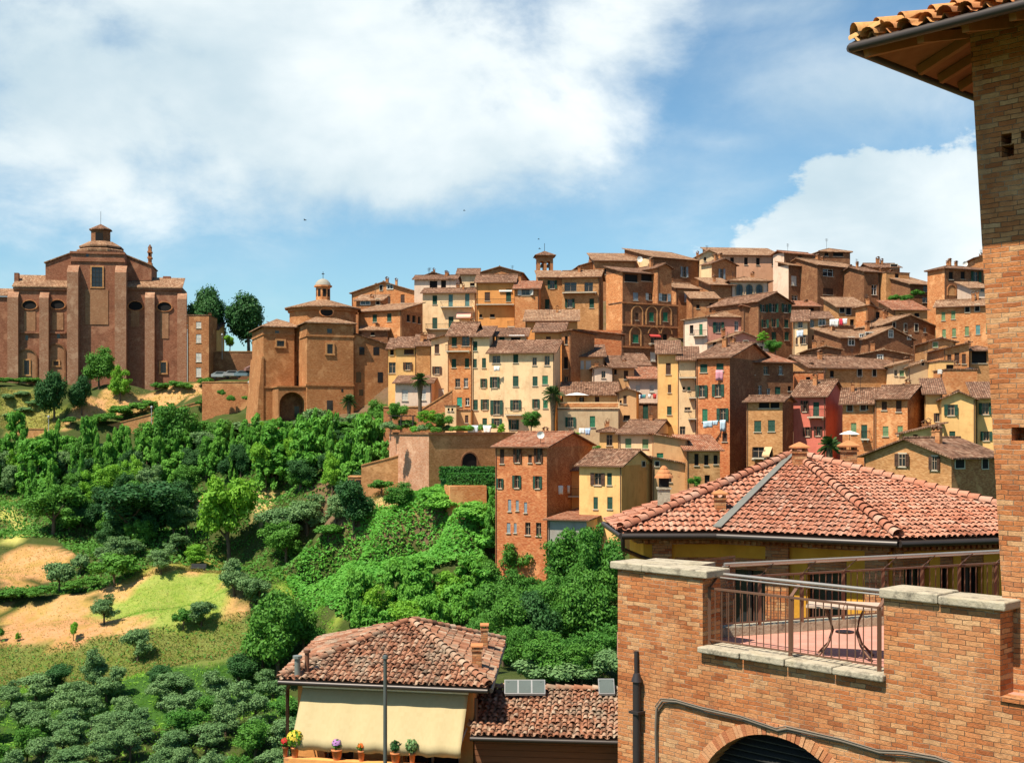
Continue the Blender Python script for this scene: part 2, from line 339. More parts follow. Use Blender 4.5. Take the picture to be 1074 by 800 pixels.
def H(crop,label,xl,xr,yt,yb,D,a,roof,wall,wins=(),xs=None,d=9.0,pitch=.3,swins=(),balc=(),awn=(),ch=1,rm='old',over=.45,pipe=True,cap=1.75,kind='house',cat='house',group='town houses on the hill',base=True,shade=None):
    if a<0 and xs is not None: a-=max(0.0,math.degrees(math.atan((cpx(crop,xr,yt)[0]-CX)/F)))
    px,py=cpx(crop,xl,yt); fr=Frame(crop,xl,D,a,0.0); ztop=(HY-py)/F*D; _,pyb=cpx(crop,xl,yb); zb=(HY-pyb)/F*D
    zb=min(zb,ztop-3.2)
    w,_=fr.hit(xr,yt)
    if xs is not None:
        d=fr.hit_side(xs,yt,w if a<0 else 0.0)[0]; d=max(3.0,min(d,22.0))
    fr.zb=zb-9.0; zt=ztop-fr.zb
    root=empty(kind,fr.loc(),fr.a,label,cat,group)
    cen=fr.O+fr.u*w/2+fr.n*d/2
    if base:
        f0=fr.O+fr.u*w/2; GROUND.append((f0.x,f0.y,zb-4.5)); GROUND.append((cen.x,cen.y,zb-4))
    # openings
    def prep(lst,side):
        rects=[];todo=[]
        for t in lst:
            cx,cy,ww,hh,st=t
            if side=='f': x0,z=fr.hit(cx-ww/2,cy); x1,_=fr.hit(cx+ww/2,cy); _,z1=fr.hit(cx,cy-hh/2); _,z0=fr.hit(cx,cy+hh/2); L=w
            else:
                X=w if side=='r' else 0.0
                x0,z=fr.hit_side(cx-ww/2,cy,X); x1,_=fr.hit_side(cx+ww/2,cy,X); _,z1=fr.hit_side(cx,cy-hh/2,X); _,z0=fr.hit_side(cx,cy+hh/2,X); L=d
                if x0>x1: x0,x1=x1,x0
            if st[0]=='o': q=(x1-x0)/4; x0+=q; x1-=q
            if x0<.08 or x1>L-.08 or x1-x0<.15: continue
            z0=max(z0,.3)
            if z1-z0<.3: continue
            proud=z1>zt-.06 or any(not(x1<=r[0] or x0>=r[1] or z1<=r[2] or z0>=r[3]) for r in rects)
            if not proud: rects.append((x0,x1,z0,z1))
            todo.append((x0,x1,z0,z1,st,proud))
        return rects,todo
    fr_r,fr_t=prep(wins,'f'); sd='r' if a<=0 else 'l'; sr,stt=prep(swins,sd)
    wm=WD[wall]; m=MB(); mats=[wm]+([WD[shade]] if shade else [])  # side wall material
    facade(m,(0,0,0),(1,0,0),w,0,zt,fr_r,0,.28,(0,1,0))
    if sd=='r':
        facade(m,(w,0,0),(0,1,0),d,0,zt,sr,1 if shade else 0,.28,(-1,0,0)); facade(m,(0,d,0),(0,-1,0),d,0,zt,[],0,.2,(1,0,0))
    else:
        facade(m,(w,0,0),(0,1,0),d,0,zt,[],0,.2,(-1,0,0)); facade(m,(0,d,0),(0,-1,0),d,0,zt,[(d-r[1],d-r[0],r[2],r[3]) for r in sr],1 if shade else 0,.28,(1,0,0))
    facade(m,(w,d,0),(-1,0,0),w,0,zt,[],0,.2,(0,-1,0))
    if stt or fr_t:      # dark rooms behind the openings
        m.box(.3,w-.3,.3,d-.3,.25,zt-.25,0)
    # roof
    run={'f':d/2,'s':w/2,'sf':d,'sb':d,'sl':w,'sr':w,'h':min(w,d)/2}.get(roof,1); ev=(HY-py)/F; q=math.copysign(min(max(abs(pitch),ev*.9+.16),(cap+(ev*run if roof in('f','sf','h') else 0))/run),pitch) if roof in('f','sf','h') else math.copysign(min(abs(pitch),cap/run),pitch)
    o=over; t=.16; rfm=MB()
    if roof in('f','s'):
        if roof=='f':
            zr=zt+q*d/2; e=zt-o*q
            for tri in ([(0,0,zt),(0,d/2,zr),(0,d,zt)],[(w,d,zt),(w,d/2,zr),(w,0,zt)]): m.poly(tri[::-1],0)
            A=[(-o,-o,e),(w+o,-o,e),(w+o,d/2,zr),(-o,d/2,zr)]; B=[(w+o,d+o,e),(-o,d+o,e),(-o,d/2,zr),(w+o,d/2,zr)]
            rz=lambda x,y: zr-q*abs(y-d/2)
            ridge=[(-o,d/2,zr+.2),(w+o,d/2,zr+.2)]
        else:
            zr=zt+q*w/2; e=zt-o*q
            m.poly([(0,0,zt),(w,0,zt),(w/2,0,zr)],0); m.poly([(w,d,zt),(0,d,zt),(w/2,d,zr)],0)
            A=[(-o,d+o,e),(-o,-o,e),(w/2,-o,zr),(w/2,d+o,zr)]; B=[(w+o,-o,e),(w+o,d+o,e),(w/2,d+o,zr),(w/2,-o,zr)]
            rz=lambda x,y: zr-q*abs(x-w/2)
            ridge=[(w/2,-o,zr+.2),(w/2,d+o,zr+.2)]
        for P in (A,B): rfm.slab([(p[0],p[1],p[2]+t) for p in P],t-.01,0)
        rfm.tube(ridge,.12,6)
    elif roof in('sf','sl','sr','sb'):
        g={'sf':(0,q),'sl':(q,0),'sr':(-q,0),'sb':(0,-q)}[roof]; z0={'sf':zt,'sl':zt,'sr':zt+q*w,'sb':zt+q*d}[roof]
        rz=lambda x,y: z0+g[0]*x+g[1]*y
        P=[(-o,-o),(w+o,-o),(w+o,d+o),(-o,d+o)]; rfm.slab([(x,y,rz(x,y)+t) for x,y in P],t-.01,0)
        c=[(0,0),(w,0),(w,d),(0,d)]
        for i in range(4):
            (x0,y0),(x1,y1)=c[i],c[(i+1)%4]; za,zc=rz(x0,y0),rz(x1,y1)
            pts=[(x0,y0,zt),(x1,y1,zt)]
            if zc>zt+.01: pts.append((x1,y1,zc))
            if za>zt+.01: pts.append((x0,y0,za))
            if len(pts)>2: m.poly(pts,0)
    elif roof=='h':
        r=min(w,d)/2+o; zr=zt-o*q+q*r; e=zt-o*q
        if w>=d: r1,r2=(-o+r,d/2),(w+o-r,d/2)
        else: r1,r2=(w/2,-o+r),(w/2,d+o-r)
        c=[(-o,-o,e),(w+o,-o,e),(w+o,d+o,e),(-o,d+o,e)]; a1=(*r1,zr); a2=(*r2,zr)
        fs=[[c[0],c[1],a2,a1],[c[1],c[2],a2],[c[2],c[3],a1,a2],[c[3],c[0],a1]] if w>=d else [[c[0],c[1],a1],[c[1],c[2],a2,a1],[c[2],c[3],a2],[c[3],c[0],a1,a2]]
        for P in fs: rfm.slab([(p[0],p[1],p[2]+t) for p in P],t-.01,0)
        for i,p in enumerate(c):
            tgt=(a1 if i in(0,3) else a2) if w>=d else (a1 if i in (0,1) else a2)
            rfm.tube([(p[0],p[1],p[2]+t+.03),(tgt[0],tgt[1],tgt[2]+t+.03)],.1,6)
        rfm.tube([(*r1,zr+t+.03),(*r2,zr+t+.03)],.1,6)
        rz=lambda x,y: e+q*min(x+o,w+o-x,y+o,d+o-y)
    else:
        rz=lambda x,y: zt; rfm.box(-.1,w+.1,-.1,d+.1,zt+.002,zt+.16,0)
    m.build('wall',mats,root)
    if rfm.f: rfm.build('roof',RD[rm],root)
    for x0,x1,z0,z1,st,proud in fr_t: put_window(root,((x0+x1)/2,0,(z0+z1)/2),0,x1-x0,z1-z0,st,proud)
    for x0,x1,z0,z1,st,proud in stt:
        if sd=='r': put_window(root,(w,(x0+x1)/2,(z0+z1)/2),R(90),x1-x0,z1-z0,st,proud)
        else: put_window(root,(0,(x0+x1)/2,(z0+z1)/2),R(-90),x1-x0,z1-z0,st,proud)
    for i in range(ch+(random.random()<.4 and roof!='fl')):
        x=random.uniform(.2,.8)*w; y=random.uniform(.35,.8)*d
        chimney(root,x,y,rz(x,y)+.15,random.uniform(.5,1.2),random.uniform(.4,.65))
    if random.random()<.45 and roof!='fl':
        x=random.uniform(.2,.8)*w; y=random.uniform(.4,.6)*d; z=rz(x,y); am=MB(); hh=random.uniform(1.6,2.6)
        am.tube([(x,y,z),(x,y,z+hh)],.03,5)
        for k in range(5): am.bar((x-.35+.02*k,y,z+hh-.08-.13*k),(x+.35-.02*k,y,z+hh-.08-.13*k),.025)
        am.build('antenna',M_IRON,root)
    if pipe:
        pm=MB(); x=w-.12 if random.random()<.6 else .12
        pm.tube([(x,-.07,.1),(x,-.07,zt-.12)],.055,6); pm.build('drainpipe',plain('copper_brown',(.14,.07,.04),.6),root)
        if roof in('f','sf','h'):
            gm=MB(); gz=zt-o*q+.06; gm.bar((-o,-o-.06,gz),(w+o,-o-.06,gz),.12); gm.build('gutter',plain('copper_brown',(.14,.07,.04),.6),root)
    for b in balc:
        x0,zf=fr.hit(b[0],b[2]); x1,_=fr.hit(b[1],b[2]); dp=b[3] if len(b)>3 else 1.0
        bm=MB(); bm.box(x0,x1,-dp,-.003,zf-.16,zf,0)
        for x in (x0+.2,x1-.2): bm.box(x-.07,x+.07,-dp*.7,-.004,zf-.42,zf-.162,0)
        bo=bm.build('balcony',M_STONE,root); rm_=MB()
        rm_.bar((x0,-dp+.03,zf+.95),(x1,-dp+.03,zf+.95),.05); rm_.bar((x0,-dp+.03,zf+.06),(x1,-dp+.03,zf+.06),.03)
        for x in (x0,x1): rm_.bar((x,-dp,zf+.95),(x,0,zf+.95),.05)
        k=int((x1-x0)/.16)+1
        for i in range(k+1): x=x0+(x1-x0)*i/k; rm_.bar((x,-dp+.03,zf),(x,-dp+.03,zf+.95),.025)
        rm_.build('railing',M_IRON,bo)
    for b in awn:
        x0,z1=fr.hit(b[0],b[2]); x1,_=fr.hit(b[1],b[2]); _,z0=fr.hit(b[0],b[3]); am=MB(); dp=(z1-z0)*1.2
        am.slab([(x0,-dp,z0+.1),(x1,-dp,z0+.1),(x1,-.01,z1),(x0,-.01,z1)],.04); am.box(x0,x1,-dp-.02,-dp+.02,z0-.12,z0+.06)
        am.build('awning',plain('awning_'+b[4],{'pink':(.66,.36,.28),'white':(.75,.73,.68),'red':(.42,.05,.04),'tan':(.55,.36,.19)}[b[4]],.8),root)
    HOUSES.append((root,fr,w,d,zt)); return root,fr,w,d,zt
# ------------------------------------------------------------------ the hillside town, farthest rows first
# top row along the skyline
H('C','small roof-top loggia with a low dark gable above the cream skyline block',578,735,404,480,266,-8,'s','bd',[],xs=None,d=7,pitch=.32,ch=1,pipe=False)
H('D','plain pale yellow house end on the skyline beside the bell tower',0,122,388,470,262,0,'sf','cream',[(88,447,28,18,'d')],d=8,pitch=.12,ch=1)
H('D','low brown gabled house showing only its roof on the skyline before the bell tower',120,385,382,450,266,-6,'s','bm',[],d=14,pitch=.28,ch=0,rm='tan')
H('D','orange gabled house on the skyline just beyond the bell tower',735,960,335,430,266,8,'s','bo',[(893,370,26,36,'d')],xs=None,d=12,pitch=.3,rm='tan')
H('E','low brick house under the long skyline roof beside the tall loggia block',20,268,305,420,264,4,'sf','bm',[(90,370,24,34,'d')],d=9,pitch=.3,rm='tan',ch=1)
H('E','long brick block with cream gable end, highest roof on the skyline',370,655,283,470,263,30,'sf','bd',[(557,373,44,64,'oy')],xs=200,d=14,pitch=.28,cap=2.6,rm='tan',ch=3,shade='cream')
H('E','cream house whose blue-grey window looks out beside the dark gap in the skyline',722,870,322,510,256,30,'s','bm',[(782,385,40,62,'oy')],xs=660,pitch=.34,ch=1,shade='cream')
H('E','narrow cream gabled house end on the skyline beside the salmon block',668,745,262,330,266,6,'s','cream',[(683,296,14,24,'d')],d=10,pitch=.42,rm='tan',ch=0,pipe=False)
H('F','long plain salmon block with four small dark windows under a straight roof',-60,334,270,500,266,6,'sf','sal',[(45,308,22,44,'d'),(128,308,22,44,'d'),(200,310,22,44,'d'),(293,312,22,46,'d')],d=10,pitch=.22,rm='tan',ch=0)
H('F','attic storey with dark eaves on top of the orange brick skyline house',570,752,250,300,266,8,'h','bd',[(610,268,24,20,'d'),(680,268,60,24,'d')],d=8,pitch=.3,rm='tan',ch=0,pipe=False)
H('F','brick tower house with a smaller top storey and pale window shutters',356,524,258,335,259,27,'f','bd',[(452,296,27,42,'d')],xs=290,d=9,rm='red',ch=0,pipe=False,shade='pale',pitch=.28)
H('F','orange brick house with two pale shutters over an ochre lower floor',383,552,332,560,256,34,'sf','bd',[(415,425,32,58,'cw'),(517,425,32,58,'cw'),(420,530,36,36,'p'),(520,530,36,36,'p')],xs=335,rm='tan',ch=0,shade='pale',pitch=.3)
H('F','broad brick house with wide pale windows, an orange panel and a garage-dark opening',556,832,330,570,254,34,'f','bd',[(620,377,64,44,'p'),(738,373,46,46,'p'),(620,490,60,40,'b'),(752,497,62,62,'n')],d=11,rm='tan',ch=2,pitch=.34)
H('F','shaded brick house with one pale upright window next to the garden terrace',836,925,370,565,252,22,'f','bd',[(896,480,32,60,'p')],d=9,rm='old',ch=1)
H('G','low roof-top brick storey among chimneys at the falling end of the skyline',80,250,345,380,260,4,'f','bm',[(215,340,40,26,'d')],d=8,rm='old',ch=2,pipe=False)
H('G','brown house above the planted terrace with a pale garden window',168,308,375,520,252,20,'fl','bt',[(233,395,24,26,'d'),(230,490,62,30,'p')],d=9,ch=2)
H('G','brick house with pale low window under a wide plain roof beyond the terrace plants',312,468,445,575,247,22,'sf','bd',[(410,472,36,38,'n'),(408,540,46,34,'p')],d=9,pitch=.3,rm='tan',ch=1)
H('G','brick palazzo under a hipped roof with blind arches and a lit side wall',518,768,350,560,236,20,'h','bd',[(557,395,27,46,'d'),(628,393,27,46,'d'),(706,402,62,64,'og')],xs=415,rm='old',ch=2,shade='bo',pitch=.28)
H('G','bright orange tower stub peeking out from behind the brick tower on the skyline',700,800,290,360,246,-6,'s','bo',[],d=7,pitch=.25,ch=1,pipe=False)
H('G','pale low house front squeezed above the big orange house',676,790,470,520,228,0,'sf','pale',[(748,480,34,24,'n')],d=7,ch=0,pitch=.25,rm='tan')
H('G','big sunlit orange house with pale green shutters beside the brick tower',466,850,584,812,206,-24,'f','bo',[(511,638,23,50,'cl'),(570,630,25,50,'cl'),(655,595,27,40,'d'),(714,588,27,40,'d'),(515,740,22,48,'cl'),(575,735,23,50,'cl'),(652,726,24,54,'cl'),(718,718,26,56,'ct'),(778,706,22,56,'cl')],d=9,rm='tan',ch=3,pitch=.3)
# second row
H('C','large orange brick gabled house with a wide teal attic window',165,552,500,640,252,-12,'s','bo',[(395,462,36,28,'p'),(342,468,18,30,'d'),(387,542,20,46,'b'),(470,533,24,50,'cb')],xs=592,rm='tan',ch=3,pitch=.3,cap=2.4)
H('C','brick dormer house with one wide low bluish window',192,345,545,610,240,-8,'sf','bm',[(247,556,58,26,'p'),(322,552,22,34,'d')],d=5,rm='tan',ch=0,pipe=False)
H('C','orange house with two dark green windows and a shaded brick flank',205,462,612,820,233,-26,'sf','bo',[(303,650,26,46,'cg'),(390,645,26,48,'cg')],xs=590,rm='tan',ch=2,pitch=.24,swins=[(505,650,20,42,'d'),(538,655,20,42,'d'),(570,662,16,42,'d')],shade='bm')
H('C','cream attic house set back over the balcony house, with two dark doorways',540,790,418,500,246,-4,'f','pale',[(655,450,46,48,'d'),(715,448,30,50,'d')],d=7,rm='old',ch=2,pipe=False)
H('C','cream house with two planted balconies and a faded pink awning',590,908,500,800,240,-5,'f','cream',[(663,540,28,54,'cg'),(758,545,26,76,'ct'),(857,540,26,76,'ct'),(663,680,30,68,'cg'),(760,672,30,64,'cg')],d=8,rm='old',ch=1,balc=[(700,890,583,1.0),(612,825,715,1.0)],awn=[(796,882,616,648,'pink')])
H('D','orange house with a white awning above its full-width balcony',112,340,436,720,236,-3,'f','ora',[(178,520,32,52,'cb'),(305,512,30,76,'cg'),(138,636,18,20,'d'),(208,635,28,20,'d'),(322,655,34,70,'cg')],d=11,rm='old',ch=1,pitch=.36,balc=[(112,338,568,1.0),(300,345,700,.8)],awn=[(248,326,482,488,'white')])
H('D','narrow brick house with wide open pale shutters under its eave',342,486,474,700,231,-4,'sf','bo',[(408,495,96,36,'ow'),(423,626,28,30,'d')],d=8,rm='red',ch=1,pitch=.28)
H('D','brown brick house with a green shuttered pair beneath the bell tower',488,626,405,650,239,2,'sf','bt',[(567,448,56,50,'og'),(537,565,27,58,'cg'),(617,582,32,60,'p')],d=8,rm='tan',ch=2,pitch=.26)
H('D','brown house with a long dark loggia and iron railing under a broad roof',626,850,404,690,236,-6,'f','bt',[(676,462,74,56,'n'),(785,462,52,56,'n'),(672,560,58,52,'og'),(803,560,28,56,'cg')],xs=872,rm='tan',ch=2,pitch=.42,cap=2.2,balc=[(630,835,498,.9)])
H('E','tall brick loggia block with an open dark gallery under its eave',188,398,372,560,229,30,'sf','bd',[(240,410,78,46,'d'),(338,408,76,42,'d'),(267,520,30,48,'cy'),(358,522,62,42,'oy')],xs=90,rm='old',ch=3,pitch=.12,shade='bo')
H('E','brick gabled house rising behind the loggia block with a blue-grey shuttered pair',398,482,345,560,231,30,'s','bm',[(440,526,70,46,'oy'),(384,347,20,34,'d')],d=9,rm='old',ch=1,pitch=.42)
H('E','small brick annex with one pale shutter beside the loggia block',508,652,468,640,246,26,'f','bm',[(573,527,28,52,'cw')],d=8,rm='tan',ch=1,pitch=.34)
H('E','low brown house with a single dark window above the pink hexagonal house',604,762,532,625,239,2,'sf','bm',[(722,580,28,44,'d'),(640,580,20,24,'d')],d=6,rm='tan',ch=2)
H('E','brick palazzo with blind arches, green shutters and a red awning',186,516,556,960,226,30,'fl','bd',[(362,642,28,54,'cG'),(445,642,28,54,'cG'),(275,640,20,44,'cb'),(267,772,35,50,'cG'),(378,775,42,64,'n'),(443,772,26,52,'d'),(280,880,28,50,'cw'),(370,880,32,56,'cw')],xs=104,ch=0,shade='bo',balc=[(345,410,800,.8)],awn=[(345,408,745,760,'red')])
H('F','cream loggia house with three arched windows in a row',36,262,424,530,247,4,'h','pale',[(252,448,24,44,'p')],d=10,rm='tan',ch=1,pitch=.28,over=.8)
H('E','brick wing adjoining the three-arched loggia house',722,845,448,540,246,10,'sf','bm',[],d=8,rm='tan',ch=2,pitch=.25,over=.7)
H('K','pink hipped house with a green balcony door and pale canted corner',412,672,70,260,222,6,'h','pink',[(477,133,66,62,'og'),(585,125,24,60,'p')],xs=None,d=10,rm='tan',ch=1,pitch=.3,cap=1.6)
H('K','cream corner bay of the pink hipped house with a narrow green door',268,410,92,260,224,-28,'sl','pale',[(316,145,22,50,'d'),(372,146,20,66,'cG')],d=6,rm='tan',ch=0,pitch=.10,balc=[(330,408,184,.8)])
H('K','low pink gabled house in front of the pink hipped house',490,752,212,300,212,10,'s','pink',[(640,222,28,18,'d')],xs=412,rm='tan',ch=1,pitch=.36,shade='pale',swins=[(457,232,24,30,'d')])
H('K','flat pale garden shed beside the round bush under the pink gabled house',662,778,225,290,206,4,'fl','pale',[(725,262,40,34,'d')],d=5,ch=0,pipe=False)
H('F','dark brick apartment house with three rows of black shutters and blue washing',202,404,548,800,219,32,'s','bd',[(232,590,52,46,'og'),(290,588,52,52,'og'),(366,590,54,52,'og'),(240,682,40,48,'og'),(298,678,44,50,'og'),(370,682,26,48,'cg'),(295,757,26,50,'cg'),(372,757,26,50,'cg')],d=13,rm='old',ch=0,pitch=.42)
H('F','brick lean-to wing with reddish roof attached to the dark apartment house',112,205,600,760,221,4,'sr','bd',[(170,660,18,30,'d')],d=8,rm='red',ch=1,pitch=.25)
H('L','cream stucco house end catching the sun with washing on its roof terrace',182,268,98,290,207,-14,'sf','cream',[(225,118,26,40,'n'),(246,205,50,54,'ob'),(203,215,14,40,'cb')],d=8,rm='old',ch=1)
H('L','ochre house with white balcony parapet below the laundry terrace',270,412,82,290,208,-8,'sf','och',[(296,110,24,44,'p'),(355,100,40,44,'p'),(305,205,18,46,'cb'),(372,205,50,50,'n')],d=7,rm='old',ch=1,balc=[(338,402,150,.9)],pitch=.2)
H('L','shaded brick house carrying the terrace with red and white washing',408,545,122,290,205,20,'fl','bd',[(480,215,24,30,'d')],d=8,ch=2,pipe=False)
H('L','brown house with four dark windows beside the chimney-like orange tower',452,628,12,140,218,4,'sf','bt',[(475,28,28,32,'d'),(513,35,28,44,'d'),(535,105,24,40,'d'),(572,96,22,48,'cb')],d=8,rm='tan',ch=2)
H('L','narrow sunlit orange tower house between brown roofs',556,628,18,140,214,-30,'sl','bo',[],d=6,rm='tan',ch=0,pitch=.15)
H('L','brown house tucked beside the narrow orange tower house',630,748,22,150,217,6,'fl','bm',[(690,60,24,40,'d')],d=8,ch=1)
H('G','small tan house with a plain straight roof under the terrace plants',216,414,600,660,231,3,'sf','bt',[(352,630,30,24,'d'),(260,632,24,20,'d')],d=8,rm='red',ch=0,pitch=.3)
H('G','brown gabled house with three narrow windows among the crowded roofs',150,462,690,830,207,20,'s','bd',[(283,706,15,46,'b'),(348,706,20,44,'d'),(215,690,16,30,'d'),(400,720,18,30,'p')],d=11,rm='tan',ch=2,pitch=.42)
H('G','brown low gabled house with white-framed windows stepping down the slope',60,332,770,850,196,20,'s','bd',[(195,742,26,46,'p'),(72,748,26,36,'p'),(305,765,22,24,'p'),(20,752,20,24,'p')],d=10,rm='tan',ch=1,pitch=.44)
H('L','dark brick house with mixed windows and a small balcony above the long roofs',470,680,196,265,197,18,'sf','bd',[(530,216,36,50,'p'),(592,183,26,22,'p'),(640,180,52,36,'p')],d=8,rm='tan',ch=1,pitch=.25,balc=[(600,672,208,.7)])
H('F','small brick house with bright red roof under the pale-shuttered tower house',405,570,578,690,236,4,'sf','bm',[(450,640,26,44,'d'),(520,600,30,24,'d')],d=6,rm='red',ch=2,pitch=.2)
H('F','brown corner house with a projecting top and dark windows near the skyline',780,862,566,720,226,-22,'sl','bo',[],d=8,rm='tan',ch=0,pitch=.1)
# third row: the bright houses around the palms
H('I','shaded yellow wing with a dark arched doorway beside the church wall',98,146,262,560,208,0,'sf','yel',[(122,375,42,66,'n'),(120,283,22,34,'d')],d=7,rm='old',ch=0,pipe=False)
H('I','deep yellow house with one open brown shutter above the date palm',144,266,254,560,205,0,'sf','yel',[(222,280,58,30,'b'),(215,365,56,46,'ob')],d=7,rm='old',ch=0)
H('I','tan brick house with narrow green windows and a drooping clothes line',266,357,244,500,203,2,'sf','bt',[(342,282,26,54,'cg'),(342,402,26,54,'cg')],d=8,rm='old',ch=1)
H('I','tall cream house with a half open brown shutter and steep shed roof',356,462,206,620,198,-4,'sl','cream',[(390,262,28,54,'cb'),(390,390,56,46,'ob'),(415,532,32,66,'cw')],d=9,rm='old',ch=0,pitch=.28)
H('I','low pale house behind the date palm with two white shuttered windows',140,357,468,640,193,-2,'sf','pale',[(198,540,36,66,'cw'),(308,537,32,66,'cw')],d=7,rm='old',ch=0,pitch=.12)
H('I','tall brick house with a white framed loggia balcony over a pink and teal base',460,601,182,720,191,-10,'f','bo',[(494,220,30,54,'cg'),(562,215,48,60,'n'),(492,348,27,52,'cg'),(570,346,26,54,'cg'),(514,466,30,52,'n'),(563,464,26,56,'p'),(525,580,30,56,'cT'),(572,578,25,46,'p')],xs=668,rm='old',ch=1,pitch=.5,cap=2.6,balc=[(450,592,276,1.0)],shade='bd')
H('I','narrow cream house with three columns of green shutters beside the brick loggia house',601,704,190,760,188,-4,'sf','cream',[(620,245,24,56,'cg'),(618,348,22,52,'cg'),(672,346,24,58,'cg'),(614,470,32,52,'cb'),(670,467,40,54,'og'),(622,597,26,62,'cg'),(678,595,52,62,'og'),(617,696,34,40,'cg'),(676,698,28,44,'cg')],d=10,rm='old',ch=1,pitch=.22)
H('I','cream set-back top floor with a shaded veranda and grey awning',742,925,188,300,194,-3,'sf','cream',[(780,215,30,56,'cg'),(862,218,56,56,'d')],d=8,rm='old',ch=2,pitch=.22,awn=[(822,915,180,190,'white')])
H('J','pale orange top floor with one brown window behind the veranda house',176,346,162,300,195,-5,'sf','ora',[(258,208,28,40,'cb')],d=9,rm='old',ch=1,pitch=.2)
H('J','orange stucco house under the low striped roof in the middle of the slope',120,432,96,180,207,-3,'sf','ora',[],d=9,rm='tan',ch=0,pitch=.3)
H('I','broad cream house with rows of green shutters, drying washing and a white balcony',702,1093,288,800,185,-8,'sf','cream',[(746,325,48,46,'n'),(862,320,30,50,'cg'),(736,462,58,66,'og'),(862,455,34,62,'cg'),(748,612,76,86,'og'),(862,598,66,62,'og'),(748,702,62,48,'og'),(850,715,62,60,'og'),
  (975,337,26,48,'n'),(1050,332,32,58,'n'),(978,455,30,56,'cg'),(1038,448,34,52,'cG'),(983,590,44,56,'og'),(1040,592,28,50,'cG')],xs=1130,rm='old',ch=2,pitch=.34,balc=[(805,912,655,1.1)])
H('J','narrow shaded brick house end between the cream houses and the pale gables',338,392,160,500,190,-25,'sl','bm',[(365,210,18,50,'d'),(362,345,26,70,'d'),(362,460,26,66,'n')],d=10,rm='old',ch=1,pitch=.1)
H('J','sunlit brick house with one large black window and sloping roof line',436,702,150,330,209,0,'sl','br',[(484,197,66,58,'og')],d=9,rm='red',ch=2,pitch=-.1)
H('J','shaded ochre house with a pair of pale shutters under the bare brick wall',388,592,308,520,193,-2,'sf','och',[(455,357,32,50,'cw'),(498,357,30,50,'cw'),(437,478,50,46,'oy')],d=9,rm='old',ch=1,pitch=.3)
H('J','pale house end with one small window like a keyhole',524,640,378,520,188,-2,'s','pale',[(588,415,24,42,'n')],d=9,rm='old',ch=1,pitch=.22)
H('J','ochre house with white roof hatch and one brown window',640,772,374,520,190,4,'sf','och',[(723,418,26,52,'cb'),(660,400,16,30,'d')],d=9,rm='old',ch=2,pitch=.32)
H('J','small dark tiled roof house beside the palazzo foot',770,862,360,460,198,4,'sf','bd',[(800,400,20,24,'d')],d=7,rm='old',ch=1)
H('J','ochre gabled house end joined to the yellow terrace house',672,785,520,790,174,-8,'s','och',[(717,567,20,50,'b'),(727,676,40,34,'d'),(691,578,12,18,'d')],d=10,rm='old',ch=0,pitch=.36)
H('J','yellow set-back floor with doors onto the roof terrace and a white parasol',346,672,538,640,180,-3,'sf','yel',[(360,572,22,34,'n'),(457,570,28,40,'ob'),(550,567,26,40,'cb')],d=7,rm='old',ch=1,pitch=.32,pipe=False)
H('J','beige house below the roof terrace with green shutters and blue washing',315,684,626,790,173,-3,'fl','bei',[(390,700,64,60,'og'),(522,697,32,66,'cG')],d=8,ch=0)
H('J','pale house under a bright red roof with a coloured row of washing',746,932,442,600,189,2,'sf','pale',[(795,500,26,44,'cw'),(878,500,26,44,'cw')],d=8,rm='red',ch=0,pitch=.3)
H('J','rough dark brick base with a tall doorway below the washing line',782,932,592,720,186,2,'fl','bd',[(840,640,32,86,'cg')],d=6,ch=0,pipe=False)
H('K','tall yellow house front with small scattered shutters',117,242,292,840,172,-6,'sf','yel',[(177,381,30,68,'cb'),(184,500,20,48,'cb'),(183,631,28,50,'cg'),(231,620,26,56,'cg')],d=9,rm='old',ch=1,pitch=.3)
H('K','pale yellow house with a plant-filled loggia and stacked little balconies',240,346,330,840,169,-8,'sf','cream',[(283,368,82,46,'d'),(270,498,14,18,'d'),(300,500,18,22,'cG'),(292,620,36,18,'n'),(262,752,34,52,'n')],d=9,rm='old',ch=1,pitch=.28,balc=[(240,345,432,.8),(300,352,552,.7),(296,352,678,.8)])
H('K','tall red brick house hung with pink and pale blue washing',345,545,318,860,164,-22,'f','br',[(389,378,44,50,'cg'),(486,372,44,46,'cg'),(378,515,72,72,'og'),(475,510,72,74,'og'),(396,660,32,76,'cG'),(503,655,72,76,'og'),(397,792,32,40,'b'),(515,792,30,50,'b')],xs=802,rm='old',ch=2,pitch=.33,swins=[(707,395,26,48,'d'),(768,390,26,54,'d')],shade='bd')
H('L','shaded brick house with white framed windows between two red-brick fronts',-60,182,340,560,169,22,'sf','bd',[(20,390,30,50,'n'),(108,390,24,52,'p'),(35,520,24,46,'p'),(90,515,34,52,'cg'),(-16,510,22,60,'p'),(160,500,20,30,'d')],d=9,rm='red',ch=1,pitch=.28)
H('L','sunlit bare brick house end with a small dark window and white sink box',190,372,402,510,174,-10,'fl','br',[(272,448,26,36,'d'),(310,470,44,36,'n')],d=8,ch=1)
H('L','long brown house under a wide sagging roof with four small windows',285,832,374,490,178,14,'f','bt',[(580,402,26,48,'d'),(668,402,22,48,'d'),(757,412,22,42,'d'),(415,412,24,40,'d')],d=11,rm='old',ch=1,pitch=.34)
H('L','brown house with a broad plain roof running towards the beige gable',566,880,300,380,186,-5,'s','bd',[(703,320,32,44,'p')],d=12,rm='tan',ch=1,pitch=.2)
H('L','low dark house with a sloping roof and a brick chimney above the long brown house',282,470,268,330,193,-4,'s','bd',[],d=10,rm='tan',ch=2,pitch=.2)
H('M','beige gabled house with one tiny dark window',186,378,372,450,177,-4,'s','bei',[(273,346,16,30,'d')],xs=None,d=9,rm='tan',ch=0,pitch=.34)
